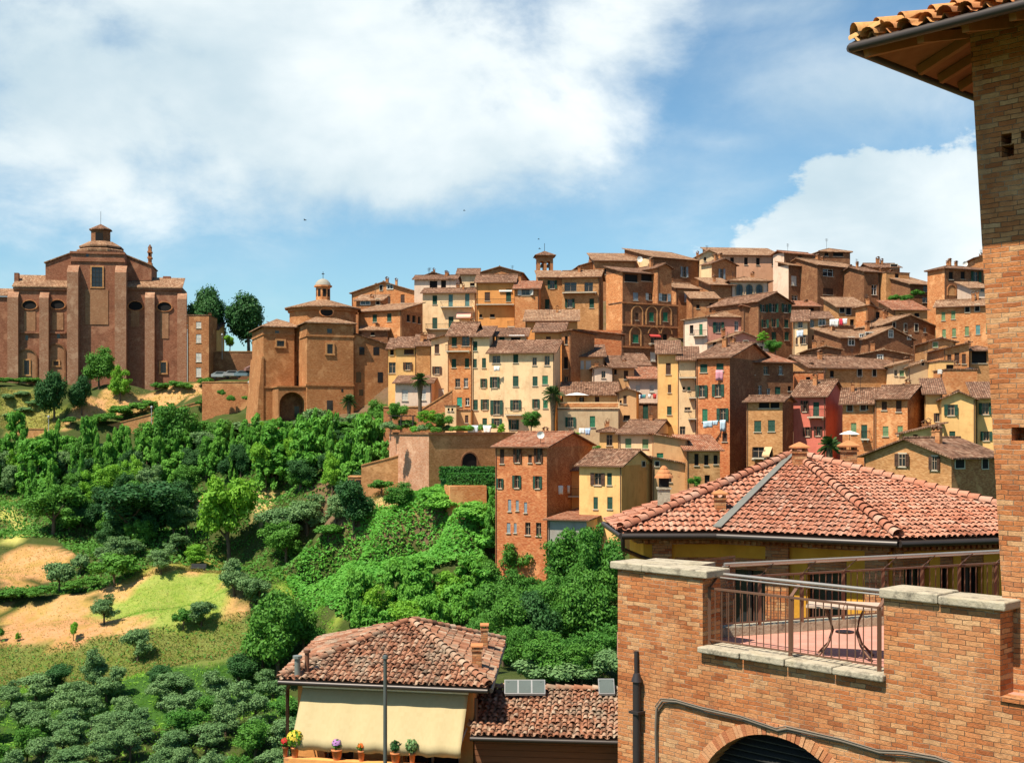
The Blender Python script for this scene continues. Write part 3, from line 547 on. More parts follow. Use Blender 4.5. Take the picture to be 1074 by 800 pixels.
H('M','pale cream house end tucked against the beige gable',98,188,362,450,178,3,'sl','cream',[(148,408,28,34,'cl'),(112,405,18,34,'n')],d=7,rm='tan',ch=0,pitch=.28)
H('M','small brick house with a green shutter under a crooked little roof',306,470,222,290,190,-4,'s','bt',[(348,238,28,30,'cl')],d=8,rm='old',ch=1,pitch=.25)
H('M','orange brick house with three tall windows beside the dark garage mouth',398,550,262,400,181,-4,'sl','bo',[(433,315,25,36,'b'),(478,318,30,64,'b'),(520,322,24,60,'b')],d=9,rm='old',ch=1,pitch=.22)
H('M','shaded house with a large black garage-like loggia under a hipped roof',550,720,272,400,182,2,'h','bt',[(612,312,90,72,'d')],d=9,rm='old',ch=0,pitch=.3)
H('M','small deep yellow hut with a dark window below the orange brick house',376,472,336,400,172,0,'fl','yel',[(437,372,46,32,'d')],d=5,ch=0,pipe=False)
H('M','low brick terrace block with a white box and black water tank on top',414,600,388,460,166,-3,'fl','bo',[],d=6,ch=1,pipe=False)
# front row
H('K','orange brick house with a tan awning and a dark loggia under its roof',646,861,578,860,156,-16,'f','bt',[(672,603,70,34,'d'),(750,600,64,34,'d'),(815,600,54,34,'d'),(712,725,42,66,'cg'),(795,722,42,68,'cg'),(715,885,70,72,'n'),(778,885,40,70,'n')],xs=925,rm='old',ch=0,pitch=.26,balc=[(690,765,912,.8)],awn=[(756,800,848,900,'tan')],shade='bd')
H('L','rose pink house with a white framed balcony door',184,377,545,860,159,-16,'f','rose',[(252,605,48,66,'ob'),(320,622,36,84,'cg'),(268,758,52,56,'ob'),(332,755,50,56,'ob')],xs=486,rm='old',ch=1,pitch=.46,cap=2.0,balc=[(278,376,668,.9)])
H('L','orange brick house with sage green shutters, the end nearer the pink house',478,672,590,880,152,-18,'f','bo',[(522,612,32,46,'b'),(602,608,32,44,'b'),(545,738,32,66,'cl'),(608,757,36,82,'cg'),(625,612,12,24,'d')],d=10,rm='old',ch=1,pitch=.42,balc=[(590,640,800,.7)])
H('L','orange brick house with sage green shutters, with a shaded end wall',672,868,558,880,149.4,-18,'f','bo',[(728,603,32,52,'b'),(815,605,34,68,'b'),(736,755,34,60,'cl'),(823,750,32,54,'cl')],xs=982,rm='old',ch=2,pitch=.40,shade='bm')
H('M','yellow house wing with a dark top opening behind the gabled yellow house',291,392,532,830,147,-16,'sf','yel',[(360,560,62,44,'d'),(362,672,46,52,'ob')],d=9,rm='old',ch=2,pitch=.3)
H('M','bright yellow gabled house with an open green shutter pair and a pilaster',386,588,562,830,143,-16,'s','yel',[(443,628,84,66,'og'),(450,780,36,50,'cg')],d=10,rm='old',ch=0,pitch=.42)
H('M','bright yellow house wing next to the brick tower with two open shutter pairs',590,760,556,830,143.5,-16,'sf','yel',[(648,620,84,70,'og'),(654,784,70,56,'og')],d=9,rm='old',ch=0,pitch=.3)
H('M','low yellow outbuilding with a sloping roof beside the white umbrella',150,400,770,850,139,-14,'sl','yel',[(230,785,30,20,'d')],d=6,rm='old',ch=1,pitch=.24)
H('Q','low brown brick house with an arched window and a broad gable',484,836,300,420,116,-33,'s','bt',[(640,316,58,52,'ob'),(770,328,44,56,'ob')],xs=1040,rm='old',ch=2,pitch=.34,swins=[(868,328,36,40,'d'),(970,328,24,44,'d')],shade='bm')
H('O','pale yellow house with two sage shutters under a hipped roof',702,868,165,330,158,-8,'f','cream',[(748,210,30,46,'cl'),(832,213,30,46,'cl')],xs=1010,rm='old',ch=1,pitch=.36,shade='bd')
H('O','pale yellow house corner with a single open dark window',606,704,152,330,161,-4,'h','yel',[(655,195,30,54,'n')],d=9,rm='old',ch=1,pitch=.3)
H('P','shaded stone house with narrow windows behind the yellow chimney house',392,562,352,560,149,3,'sf','bt',[(442,400,22,60,'d'),(492,402,22,52,'d'),(540,400,22,46,'d'),(497,500,27,42,'d')],d=7,rm='red',ch=2,pitch=.38)
H('P','low sunlit lean-to with peeling walls between the two yellow houses',224,394,300,470,151,-4,'sr','och',[(255,378,34,24,'cG')],d=7,rm='red',ch=1,pitch=.17)
H('O','yellow house with an outside chimney stack and a shaded gable side',506,715,318,560,146,-24,'f','yel',[(597,387,70,60,'ob'),(655,387,24,60,'cg'),(587,505,22,60,'cg'),(657,505,26,60,'cg')],xs=866,rm='old',ch=0,pitch=.42,swins=[(822,312,16,24,'d')],shade='ora')
H('O','ochre gabled house against the shaded side of the yellow chimney house',868,1045,316,540,150,2,'sr','och',[(948,380,30,44,'d'),(890,312,20,24,'d')],d=8,rm='old',ch=0,pitch=.2)
H('O','orange wall with a washing balcony joining the red brick house to the yellow one',392,516,344,600,156,-2,'sf','ora',[(502,398,28,40,'cg'),(518,500,20,50,'d')],d=6,rm='red',ch=0,pitch=.2,balc=[(392,530,468,1.2)])
H('O','tall red brick house rising from the trees with four rows of windows',92,346,228,790,151,-22,'f','br',[(125,275,21,72,'cb'),(202,272,42,68,'ob'),(263,287,18,40,'b'),(305,270,42,72,'ob'),(115,408,36,48,'og'),(198,400,44,62,'og'),(300,403,44,62,'og'),(162,517,16,58,'cy'),(200,517,15,52,'cy'),(241,527,15,52,'cy'),(157,628,18,50,'cy'),(190,628,14,48,'cy'),(252,632,26,62,'n'),(305,635,26,66,'n')],xs=572,rm='red',ch=2,pitch=.34,shade='bm')
H('O','low annex with a red tiled shed roof in front of the yellow house',352,542,588,760,141,-14,'sf','grey',[],xs=720,rm='red',ch=0,pitch=.24,shade='yel')
# houses beside the big church
H('A','narrow four storey brick house with white shutters leaning on the big church',874,974,492,810,272,2,'fl','bm',[(926,537,24,30,'cw'),(926,600,24,40,'cw'),(926,688,26,42,'cw'),(926,757,24,44,'cw')],d=9,ch=1,group='houses near the big church')
H('B','small yellow house half hidden behind the tall trees',124,168,560,690,280,0,'sf','yel',[],d=7,rm='old',ch=0,group='houses near the big church',pipe=False)
# ------------------------------------------------------------------ special buildings
class Build:
    """a thing measured through a Frame: boxes given by photo columns/rows on a plane 'off' metres behind the front"""
    def __init__(s,crop,x,D,a,yb,name,label,cat,group=None):
        _,pyb=cpx(crop,x,yb); s.zg=(HY-pyb)/F*D; zb=s.zg-3
        s.f=Frame(crop,x,D,a,zb); s.root=empty(name,s.f.loc(),s.f.a,label,cat,group)
        p=s.f.O; GROUND.append((p.x,p.y,s.zg))
    def rect(s,x0,x1,y0,y1,off=0.0):
        a,_=s.f.hit(x0,y0,off); b,_=s.f.hit(x1,y0,off); _,zt=s.f.hit((x0+x1)/2,y0,off); zl=0.0 if y1 is None else s.f.hit((x0+x1)/2,y1,off)[1]
        return a,b,zl,zt
    def box(s,m,x0,x1,y0,y1,off,dep,mat=0):
        a,b,zl,zt=s.rect(x0,x1,y0,y1,off); m.box(a,b,off,off+dep,zl,zt,mat); return a,b,zl,zt
def arch_panel(m,a,b,z0,z1,y,mat=0,ring=None,rm=0,t=.12,n=12,flat=False):
    """round-headed panel a..b wide standing just proud of a wall, with a raised ring"""
    r=(b-a)/2; c=(a+b)/2; zc=z1-r
    pts=[(a,z0),(b,z0)]+[(c+r*math.cos(math.pi*i/n),zc+r*math.sin(math.pi*i/n)) for i in range(n+1)]
    m.poly([(x,y-.02,z) for x,z in pts],mat)
    if ring:
        R2=r+ring
        for i in range(n):
            t0,t1=math.pi*i/n,math.pi*(i+1)/n
            q=[(c+r*math.cos(t0),zc+r*math.sin(t0)),(c+R2*math.cos(t0),zc+R2*math.sin(t0)),(c+R2*math.cos(t1),zc+R2*math.sin(t1)),(c+r*math.cos(t1),zc+r*math.sin(t1))]
            m.prism([(x,y-t,z) for x,z in q],(0,t-.003,0),rm)
        m.box(a-ring,a,y-t,y-.003,z0,zc,rm); m.box(b,b+ring,y-t,y-.003,z0,zc,rm)
# ---- the big church
b=Build('A',0,272,9,805,'church','huge red brick church with buttresses and a small lantern on top','church')
W=MB(); bx=lambda *a: b.box(W,*a)
bx(330,580,196,None,0,9,0)                                   # choir block
for side in ((62,312,358),(590,850,360)): bx(side[0],side[1],side[2],None,1.2,10,0)
bx(-60,60,405,None,1.6,9,0)
q=[(212,250),(330,206),(580,212),(706,262),(706,330),(212,330)]  # transept gable behind
pts=[]
for x,y in q: lx,lz=b.f.hit(x,y,4); pts.append((lx,4,lz))
W.prism(pts,(0,10,0),0)
bx(66,86,294,360,3,1.2,0); bx(760,795,310,324,6,1.2,0)
# mouldings
for x0,x1,y in ((326,584,232),(326,584,196)): a_,b_,_,zt=b.rect(x0,x1,y,None,0); W.box(a_,b_,-.25,-.004,zt-.5,zt,0)
for x0,x1,y in ((62,312,364),(590,850,366),(80,308,568)): a_,b_,_,zt=b.rect(x0,x1,y,None,1.2); W.box(a_,b_,.85,1.196,zt-.45,zt-.02,0)
W.build('wall',brick('church',[(.21,.085,.05),(.31,.125,.07),(.36,.155,.09),(.42,.22,.13)],stain=.6),b.root)
def buttress(x0,x1,y0,ysh,y1,off,dep):
    m=MB(); a_,b_,zl,zt=b.rect(x0,x1,y0,y1,off-dep); _,zs=b.f.hit((x0+x1)/2,ysh,off-dep)
    m.prism([(a_,off-dep,zl),(a_,off-.004,zl),(a_,off-.004,zt),(a_,off-dep*.55,zs+ (zt-zs)*.6),(a_,off-dep,zs)],(b_-a_,0,0),0)
    m.build('buttress',brick('buttress',[(.28,.13,.075),(.36,.175,.10),(.42,.23,.14),(.48,.31,.2)],stain=.5),b.root)
buttress(312,364,254,290,None,0,1.7); buttress(535,588,257,292,None,0,1.7)
for x0,x1,y0 in ((34,84,378),(183,226,380),(675,720,380),(826,870,386)): buttress(x0,x1,y0,y0+30,None,1.2,1.2)
rf=MB()
for x0,x1,y0,y1 in ((58,314,310,358),(590,852,321,361)):
    a_,b_,_,zt=b.rect(x0,x1,y1,None,1.2); _,z2=b.f.hit((x0+x1)/2,y0,6.5)
    rf.slab([(a_,.7,zt+.02),(b_,.7,zt+.02),(b_,6.5,z2+.25),(a_,6.5,z2+.25)],.25)
a_,b_,_,zt=b.rect(-70,62,405,None,1.6); rf.slab([(a_,1.2,zt+.3),(b_,1.2,zt+.3),(b_,6,zt+2.3),(a_,6,zt+2.3)],.25)
xa,za=b.f.hit(342,190,1.5); xb,_=b.f.hit(580,190,1.5); _,zc=b.f.hit(460,158,5); r=(xb-xa)/2; cx=(xa+xb)/2
rf.lathe([(r*1.0,za-.2),(r*1.0,za+.3),(r*.36,zc)],(cx,5,0),8,0,False,R(22.5))
rf.lathe([(r*.9,za+.9),(r*.9,za+1.25),(r*.5,zc+.3)],(cx,5,0),8,0,False,R(22.5))
def sl(p): return [(x,4-.3 if k==0 else 14.3,z+.25) for (x,z,k) in p]
for (x0,y0),(x1,y1) in (((206,250),(330,205)),((580,211),(710,263))):
    A0=b.f.hit(x0,y0,4); A1=b.f.hit(x1,y1,4); rf.slab([(A0[0],3.7,A0[1]+.28),(A1[0],3.7,A1[1]+.28),(A1[0],14.3,A1[1]+.28),(A0[0],14.3,A0[1]+.28)],.26)
rf.build('roof',R_TAN,b.root)
m=MB(); xa,za=b.f.hit(421,158,3.5); xb,zt=b.f.hit(508,95,3.5); r=(xb-xa)/2*1.06; cx=(xa+xb)/2
m.lathe([(r,za-1.5),(r,zt)],(cx,5,0),8,0,False,R(22.5)); m.lathe([(r*1.2,zt),(r*1.2,zt+.25),(.12,zt+1.5)],(cx,5,0),8,1,False,R(22.5))
m.tube([(cx,5,zt+1),(cx,5,zt+4.4)],.04,6,2)
m.box(cx-.8,cx+.8,5-r-.03,5-r*.6,za+.5,zt-.8,3)
m.build('lantern',[B_DRK,R_OLD,M_IRON,M_DARK],b.root)
def opening(x,y,w,h,off,glass=True,fr=True,name='window'):
    m=MB(); a_,b_,z0,z1=b.rect(x-w/2,x+w/2,y-h/2,y+h/2,off)
    m.poly([(a_,off-.03,z0),(b_,off-.03,z0),(b_,off-.03,z1),(a_,off-.03,z1)],0)
    if fr:
        for p in ((a_-.3,a_,z0,z1+.3),(b_,b_+.3,z0,z1+.3),(a_,b_,z1,z1+.3),(a_-.4,b_+.4,z0-.3,z0)): m.box(p[0],p[1],off-.22,off-.004,p[2],p[3],1)
        for i in range(1,3): xx=a_+(b_-a_)*i/3; m.box(xx-.05,xx+.05,off-.1,off-.034,z0,z1,2)
        for i in range(1,4): zz=z0+(z1-z0)*i/4; m.box(a_,b_,off-.09,off-.036,zz-.05,zz+.05,2)
    m.build(name,[M_GLASS,B_TAN,M_IRON],b.root)
opening(453,314,50,92,0); opening(407,213,12,14,0,fr=False); opening(125,735,24,66,1.2); opening(262,716,24,20,1.2); opening(762,736,26,50,1.2)
opening(125,597,12,22,1.2,fr=False); opening(273,586,14,26,1.2,fr=False)
pm=MB()
for x,y,off in ((138,447,1.2),(269,445,1.2),(632,451,1.2),(767,455,1.2)):
    m=MB(); a_,b_,z0,z1=b.rect(x-33,x+33,y-24,y+18,off)
    c=(a_+b_)/2; rr=(b_-a_)/2; n=18; el=lambda k,s: (c+rr*s*math.cos(k),z0+(z1-z0)*(.42)+ (z1-z0)*.58*s*math.sin(k) if math.sin(k)>0 else z0+(z1-z0)*.42*(1+s*math.sin(k)))
    m.poly([(el(2*math.pi*i/n,1)[0],off-.03,el(2*math.pi*i/n,1)[1]) for i in range(n)],0)
    for i in range(n):
        k0,k1=2*math.pi*i/n,2*math.pi*(i+1)/n; q=[el(k0,1),el(k0,1.18),el(k1,1.18),el(k1,1)]
        m.prism([(p[0],off-.25,p[1]) for p in q],(0,.245,0),1)
    m.build('lunette',[M_DARK,B_MID],b.root)
PAN=[brick('panel',[(.30,.14,.07),(.38,.19,.10),(.43,.25,.14)],stain=.5),B_DRK]
for x0,x1,y0,y1,off in ((112,166,474,566,1.2),(244,296,480,560,1.2),(398,505,372,535,0),(610,650,470,545,1.2),(748,786,480,600,1.2)):
    m=MB(); a_,b_,z0,z1=b.rect(x0,x1,y0,y1,off); m.box(a_,b_,off-.12,off-.004,z0,z1,0); m.build('blind_panel',PAN,b.root)
for x0,x1,y0,y1 in ((86,168,652,None),(230,300,628,None)):
    m=MB(); a_,b_,z0,z1=b.rect(x0,x1,y0,y1,1.2); arch_panel(m,a_,b_,z0,z1,1.19,0,.35,1,.25); m.build('blind_arch',PAN,b.root)
m=MB(); xa,za=b.f.hit(691,285,9); xb,zt=b.f.hit(709,178,9); c=(xa+xb)/2; w=(xb-xa)/2
m.box(c-w*.8,c+w*.8,8,9.4,za-2,zt-.2,0); 
for z in (.3,.55,.8): m.box(c-w*1.15,c+w*1.15,7.7,9.7,za+(zt-za)*z-.2,za+(zt-za)*z+.15,0)
m.lathe([(w*1.1,0),(w*1.1,.25),(.1,.9)],(c,8.7,zt-.2),8,1); m.box(c-w*.4,c+w*.4,7.96,7.99,za+(zt-za)*.62,za+(zt-za)*.76,2)
m.build('bell_turret',[B_MID,R_OLD,M_DARK],b.root)

# ---- the round church with its lantern and square wings
b=Build('H',128,223,20,725,'church','brick church with a round drum, white capped lantern and tall plain wings','church')
BT2=brick('wing',[(.32,.125,.048),(.42,.175,.068),(.47,.22,.09),(.52,.29,.135)],stain=.45)
W=MB()
a_,b_,_,zt=b.rect(150,335,134,None,0); W.box(a_,b_,0,14,0,zt,0); WL=(a_,b_,zt)
OFF=-7.5
a2,b2,_,zt2=b.rect(411,690,112,None,OFF); W.box(a2,b2,OFF,10,0,zt2,0)
W.box(b_+.01,a2-.01,1.5,12,0,zt-.3,0)
for y,off,x0,x1 in ((180,OFF,a2,b2),(476,OFF,a2,b2),(172,0,a_,b_),(490,0,a_,b_)):
    _,z=b.f.hit(420 if off else 200,y,off); W.box(x0-.12,x1+.12,off-.14,off-.004,z-.2,z+.15,0)
    if off: W.box(x0-.14,x0-.004,off-.14,off+7,z-.2,z+.15,0)
    else: W.box(x0-.14,x0-.004,off-.14,off+14,z-.2,z+.15,0)
# battered foot of the wing corner
W.prism([(a_-.004,-.2,0),(a_-1.6,-.2,0),(a_-.3,-.2,zt*.75),(a_-.004,-.2,zt*.75)],(0,14,0),0)
# drum
dx,dz=b.f.hit(560,90,3); xl,_=b.f.hit(312,60,3); xr,_=b.f.hit(712,60,3); rr=(xr-xl)/2; dc=(xl+xr)/2; _,zdt=b.f.hit(500,12,-2)
W.lathe([(rr,dz-6),(rr,zdt)],(dc,4,0),14,0); W.lathe([(rr+.35,zdt-.5),(rr+.35,zdt+.02)],(dc,4,0),14,0)
W.build('wall',BT2,b.root)
m=MB(); _,zc=b.f.hit(500,-25,4)
m.lathe([(rr+.9,zdt+.03),(rr+.9,zdt+.25),(.9,max(zc,zdt+2.0))],(dc,4,0),14,0); ztop=max(zc,zdt+2.0)
e=.55
for (x0,x1,y0,y1,z,h) in ((a_,b_+1.5,0,14,zt,2.0),(a2,b2,OFF,10,zt2,2.2)):
    c=[(x0-e,y0-e,z),(x1+e,y0-e,z),(x1+e,y1+e,z),(x0-e,y1+e,z)]; ap=((x0+x1)/2,(y0+y1)/2,z+h)
    for i in range(4): m.slab([tuple(v+(.2 if k==2 else 0) for k,v in enumerate(p)) for p in (c[i],c[(i+1)%4],ap)],.18)
m.build('roof',R_TAN,b.root)
m=MB(); _,zL0=b.f.hit(500,-28,2); 
m.lathe([(1.35,ztop-1.2),(1.35,ztop+2.3)],(dc,4,0),8,0,False,R(22.5)); m.lathe([(1.7,ztop+2.3),(1.7,ztop+2.6)],(dc,4,0),8,0,False,R(22.5))
m.lathe([(1.5,ztop+2.6),(1.35,ztop+3.1),(.9,ztop+3.6),(.3,ztop+3.85),(.05,ztop+3.9)],(dc,4,0),12,1,True); m.tube([(dc,4,ztop+3.8),(dc,4,ztop+5.2)],.05,6,2); m.box(dc-.25,dc+.25,3.95,4.05,ztop+4.7,ztop+4.85,2)
for k in range(8):
    A=R(45*k); c,s=math.cos(A),math.sin(A); q=1.26
    m.poly([(dc+c*q-s*.3,4+s*q+c*.3,ztop+.5),(dc+c*q+s*.3,4+s*q-c*.3,ztop+.5),(dc+c*q+s*.3,4+s*q-c*.3,ztop+1.9),(dc+c*q-s*.3,4+s*q+c*.3,ztop+1.9)][::-1],3)
m.build('lantern',[B_ORA,plain('dome_plaster',(.30,.27,.22),.85),M_IRON,M_DARK],b.root)
for x,y,w,h,off in ((232,165,24,22,0),(350,162,16,18,1.5),(546,155,28,26,OFF),(548,600,36,60,OFF),(622,511,12,18,OFF)): opening(x,y,w,h,off,fr=False)
for x,y,w,h,off in ((252,230,44,34,0),(548,262,34,56,OFF)): opening(x,y,w,h,off,fr=True)
m=MB(); x,z=b.f.hit(528,42,4-rr); n=18
m.poly([(x+1.15*math.cos(2*math.pi*i/n),4-rr*1.0-.1,z+.75*math.sin(2*math.pi*i/n)) for i in range(n)],0)
for i in range(n):
    k0,k1=2*math.pi*i/n,2*math.pi*(i+1)/n
    m.prism([(x+s_*1.15*math.cos(k),4-rr-.22,z+s_*.75*math.sin(k)) for k,s_ in ((k0,1),(k0,1.2),(k1,1.2),(k1,1))],(0,.35,0),1)
m.build('oval_window',[M_DARK,B_ORA],b.root)
# arched recess with a terrace door above
m=MB(); AO=-6.5; a3,b3,_,z3=b.rect(240,410,492,None,AO); b3=min(b3,a2-.02)
aL,aR,zA0,zA1=b.rect(246,398,520,720,AO); r=(aR-aL)/2; c=(aL+aR)/2; zc=zA1-r; n=14
for i in range(n):
    x0=c-r*math.cos(math.pi*i/n); x1=c-r*math.cos(math.pi*(i+1)/n); h=lambda x: zc+math.sqrt(max(0,r*r-(x-c)**2))
    m.poly([(x0,AO,h(x0)),(x1,AO,h(x1)),(x1,AO,z3),(x0,AO,z3)],0); m.poly([(x0,AO,h(x0)),(x0,AO+2.5,h(x0)),(x1,AO+2.5,h(x1)),(x1,AO,h(x1))],0)
m.box(a3-.02,aL,AO,AO+6.4,0,z3,0); m.box(aR,b3,AO,AO+6.4,0,z3,0); m.box(aL,aR,AO+2.5,AO+6.4,0,z3-.01,1); m.box(a3-.2,b3,AO-.15,AO+6.4,z3+.002,z3+.25,0)
m.build('arched_base',[BT2,B_DRK],b.root)
opening(350,640,28,68,AO+2.5,fr=False,name='door'); opening(360,456,24,66,1.5,fr=False,name='door')
# lower extension with sloping roof
m=MB(); x0,z0=b.f.hit(692,172,OFF+1); x1,z1=b.f.hit(896,240,OFF+1); y=OFF+1
m.prism([(x0+.02,y,0),(x1,y,0),(x1,y,z1),(x0+.02,y,z0)],(0,9,0),0); m.build('side_wing',BT2,b.root)
m=MB(); m.slab([(x0+.02,y-.3,z0+.22),(x1+.35,y-.3,z1+.12),(x1+.35,y+9,z1+.12),(x0+.02,y+9,z0+.22)],.2); m.build('side_roof',R_OLD,b.root)
for x,yy,w,h in ((740,275,32,48),(826,275,36,48),(721,432,30,62),(850,432,32,62),(736,524,26,36),(842,562,30,50)): opening(x,yy,w,h,y,fr=False)
# small roof behind the drum church
H('H','small brick house with a bright tiled roof squeezed behind the round drum',738,895,150,230,228,2,'sf','bd',[(805,172,22,20,'d')],d=6,rm='tan',ch=1,pitch=.25,pipe=False)
H('H','low house with red tiled gable between the dark trees and the round church',184,300,105,180,250,-4,'sl','bo',[],d=9,rm='red',ch=0,pitch=-.3,pipe=False)
# ---- bell tower
b=Build('D',478,263,4,470,'bell_tower','slim brick bell tower with arched openings and a flat tiled cap on the skyline','bell tower')
m=MB(); x0,x1,_,zt=b.rect(478,572,282,None,0); w=x1-x0; _,zs=b.f.hit(520,372,0)
m.box(x0,x1,0,w,0,zs,0)
for px in (0,1,2):
    c=x0+w*(.09+.41*px)
    for py in (.09,.91): m.box(c-w*.09,c+w*.09,w*py-w*.09,w*py+w*.09,zs,zt-.55*w*.41,0)
m.box(x0+.001,x1-.001,0.001,w-.001,zt-.9,zt,0)
for sx in (0,1):
    c=x0+w*(.295+.41*sx); r=w*.115; n=8; zc=zt-.9-r
    for yy in (0.02,w-.38):
        for i in range(n):
            t0,t1=math.pi*i/n,math.pi*(i+1)/n; X=lambda t,rr_=r:(c+rr_*math.cos(t))
            m.prism([(X(t0),yy,zc+r*math.sin(t0)),(X(t0),yy,zt-.8),(X(t1),yy,zt-.8),(X(t1),yy,zc+r*math.sin(t1))],(0,.3,0),0)
m.box(x0-.25,x1+.25,-.25,w+.25,zt+.002,zt+.3,0); m.build('tower_wall',B_MID,b.root)
m=MB(); c=((x0+x1)/2,w/2,zt+1.5); q=[(x0-.6,-.6,zt+.35),(x1+.6,-.6,zt+.35),(x1+.6,w+.6,zt+.35),(x0-.6,w+.6,zt+.35)]
for i in range(4): m.slab([q[i],q[(i+1)%4],c],.12)
m.tube([c,(c[0],c[1],c[2]+1.6)],.05,6,1); m.build('roof',[R_OLD,M_IRON],b.root)
for sx in (0,1):
    m=MB(); cx=x0+w*(.295+.41*sx); z=zt-2.2
    m.lathe([(.42,0),(.36,.15),(.27,.55),(.18,.75),(.04,.82)],(cx,w*.3,z),12,0,True); m.tube([(cx,w*.3,z+.8),(cx,w*.3,zt-.85)],.04,5); m.build('bell',plain('bronze',(.22,.17,.10),.45,.5,.6),b.root)
# arched loggia windows on the cream house, blind arches on the palazzo
def find(txt): return next(h for h in HOUSES if txt in h[0]['label'])
root,fr,w,d,zt=find('three arched windows'); fr.crop='F'
for x in (88,147,207):
    m=MB(); x0,_=fr.hit(x-20,480); x1,_=fr.hit(x+20,480); _,z1=fr.hit(x,448); _,z0=fr.hit(x,512)
    arch_panel(m,x0,x1,z0,z1,-.01,0,.16,1,.14); c=(x0+x1)/2; m.box(c-.04,c+.04,-.08,-.034,z0,z1-.1,2); m.box(x0,x1,-.08,-.036,z0+(z1-z0)*.5-.03,z0+(z1-z0)*.5+.03,2)
    m.build('arched_window',[M_GLASS,P_BEI,M_IRON],root)
root,fr,w,d,zt=find('red awning'); fr.crop='E'
for x,y0,y1 in ((275,580,690),(362,582,690),(447,582,690),(265,705,815),(375,705,742),(450,705,742)):
    m=MB(); x0,_=fr.hit(x-30,640); x1,_=fr.hit(x+30,640); _,z1=fr.hit(x,y0); _,z0=fr.hit(x,y1)
    r=(x1-x0)/2; c=(x0+x1)/2; zc=z1-r; n=12
    for i in range(n):
        t0,t1=math.pi*i/n,math.pi*(i+1)/n
        m.prism([(c+rr_*math.cos(t),-.14,zc+rr_*math.sin(t)) for t,rr_ in ((t0,r),(t0,r+.22),(t1,r+.22),(t1,r))],(0,.136,0),0)
    for sx in (x0-.22,x1): m.box(sx,sx+.22,-.14,-.004,z0,zc,0)
    m.build('blind_arch',B_TAN,root)
m=MB()
for y in (556,690,820):
    _,z=fr.hit(200,y); m.box(-.1,w+.1,-.2,-.003,z-.15,z+.15,0)
m.build('string_course',B_MID,root)
root,fr,w,d,zt=find('blind arches and a lit'); fr.crop='G'
for x in (560,632):
    m=MB(); x0,_=fr.hit(x-24,480); x1,_=fr.hit(x+24,480); _,z1=fr.hit(x,452); _,z0=fr.hit(x,515); arch_panel(m,x0,x1,z0,z1,-.01,0,.18,1,.14); m.build('blind_arch',[B_TAN,B_MID],root)
# hand-made walls -------------------------------------------------
def wall_thing(crop,x0,x1,y0,yb,D,a,label,mat,thick=1.0,y1=None,cat='wall',name='retaining_wall',cap=True):
    px,py=cpx(crop,x0,y0); fr=Frame(crop,x0,D,a,0); w,_=fr.hit(x1,y0); _,zt=fr.hit(x0,y0); _,zt1=fr.hit(x1,y1 if y1 else y0); _,zb=fr.hit(x0,yb)
    if y1 is None: zt1=zt
    fr.zb=min(zb,zt-1,zt1-1)-8; root=empty(name,fr.loc(),fr.a,label,cat)
    m=MB(); z0,z1=zt-fr.zb,zt1-fr.zb; m.prism([(0,0,0),(w,0,0),(w,0,z1),(0,0,z0)],(0,thick,0),0); m.build('masonry',mat,root)
    if cap:
        m=MB(); m.prism([(0,-.1,z0+.003),(w,-.1,z1+.003),(w,-.1,z1+.18),(0,-.1,z0+.18)],(0,thick+.2,0),0); m.build('coping',B_TAN,root)
    p=fr.O+fr.u*w/2; GROUND.append((p.x,p.y-2,(zb+0))); return root,fr,w,z0
wall_thing('B',126,362,662,800,277,2,'dark brick wall with creepers below the two tall dark trees',B_DRK,1.0)
# big bastion with a lit flank: corner at N(450)
root,fr,w,z0=wall_thing('N',450,900,178,430,171,34,'massive old brick bastion wall with a dark arched doorway and a sunlit flank',B_TAN,9.0,cap=False)
m=MB(); x0,_=fr.hit(622,315); x1,_=fr.hit(700,315); _,za=fr.hit(660,275); _,zb_=fr.hit(660,350); arch_panel(m,x0,x1,zb_,za,-.01,0,.2,1,.12); m.build('arched_door',[M_DARK,B_DRK],root)
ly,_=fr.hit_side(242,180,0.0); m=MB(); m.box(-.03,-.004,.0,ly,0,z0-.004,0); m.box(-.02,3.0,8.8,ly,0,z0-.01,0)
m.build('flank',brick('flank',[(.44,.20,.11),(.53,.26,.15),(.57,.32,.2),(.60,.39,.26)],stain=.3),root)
for q0,q1,r0,r1 in ((-.2,.3,-.2,ly),(.301,w,-.2,.3)):
    m=MB(); m.box(q0,q1,r0,r1,z0+.004,z0+.3,0); m.build('parapet',B_DRK,root)
wall_thing('N',95,288,342,430,178,3,'brick garden wall with a sloping top beside the bastion',B_TAN,.6,y1=292)
root,fr,w,z0=wall_thing('N',24,96,402,470,179,0,'low lean-to wall with two dark openings at the end of the garden wall',B_TAN,2.5)
m=MB()
for a0,a1 in ((.12,.45),(.58,.95)): m.box(w*a0,w*a1,-.03,.02,7.9,z0-.35,0)
m.build('dark_opening',M_DARK,root)
wall_thing('N',560,752,448,620,161,14,'crumbling sunlit brick retaining wall beside the creeper',B_ORA,4.0,cap=False)
wall_thing('A',-60,168,698,716,246,0,'long low brick wall above the leafy thicket, farthest from the churches',B_TAN,.6,name='field_wall',cap=True) if False else None
wall_thing('Z',-20,92,450,464,247,0,'low field wall running level below the dry meadow',B_TAN,.5,name='field_wall')
wall_thing('Z',92,215,452,464,247,6,'field wall climbing towards the church forecourt',B_TAN,.5,y1=420,name='field_wall')
wall_thing('H',-250,118,455,620,240,4,'light brick retaining wall with ivy patches under the parked cars',B_MID,.8,name='retaining_wall') if False else None
wall_thing('Z',212,272,401,435,247,-6,'light brick retaining wall with ivy patches under the parked cars',B_MID,.8)
wall_thing('I',70,440,612,700,187,-6,'long garden wall sweeping up in a curve behind the date palm',B_MID,.5,y1=612,name='garden_wall')
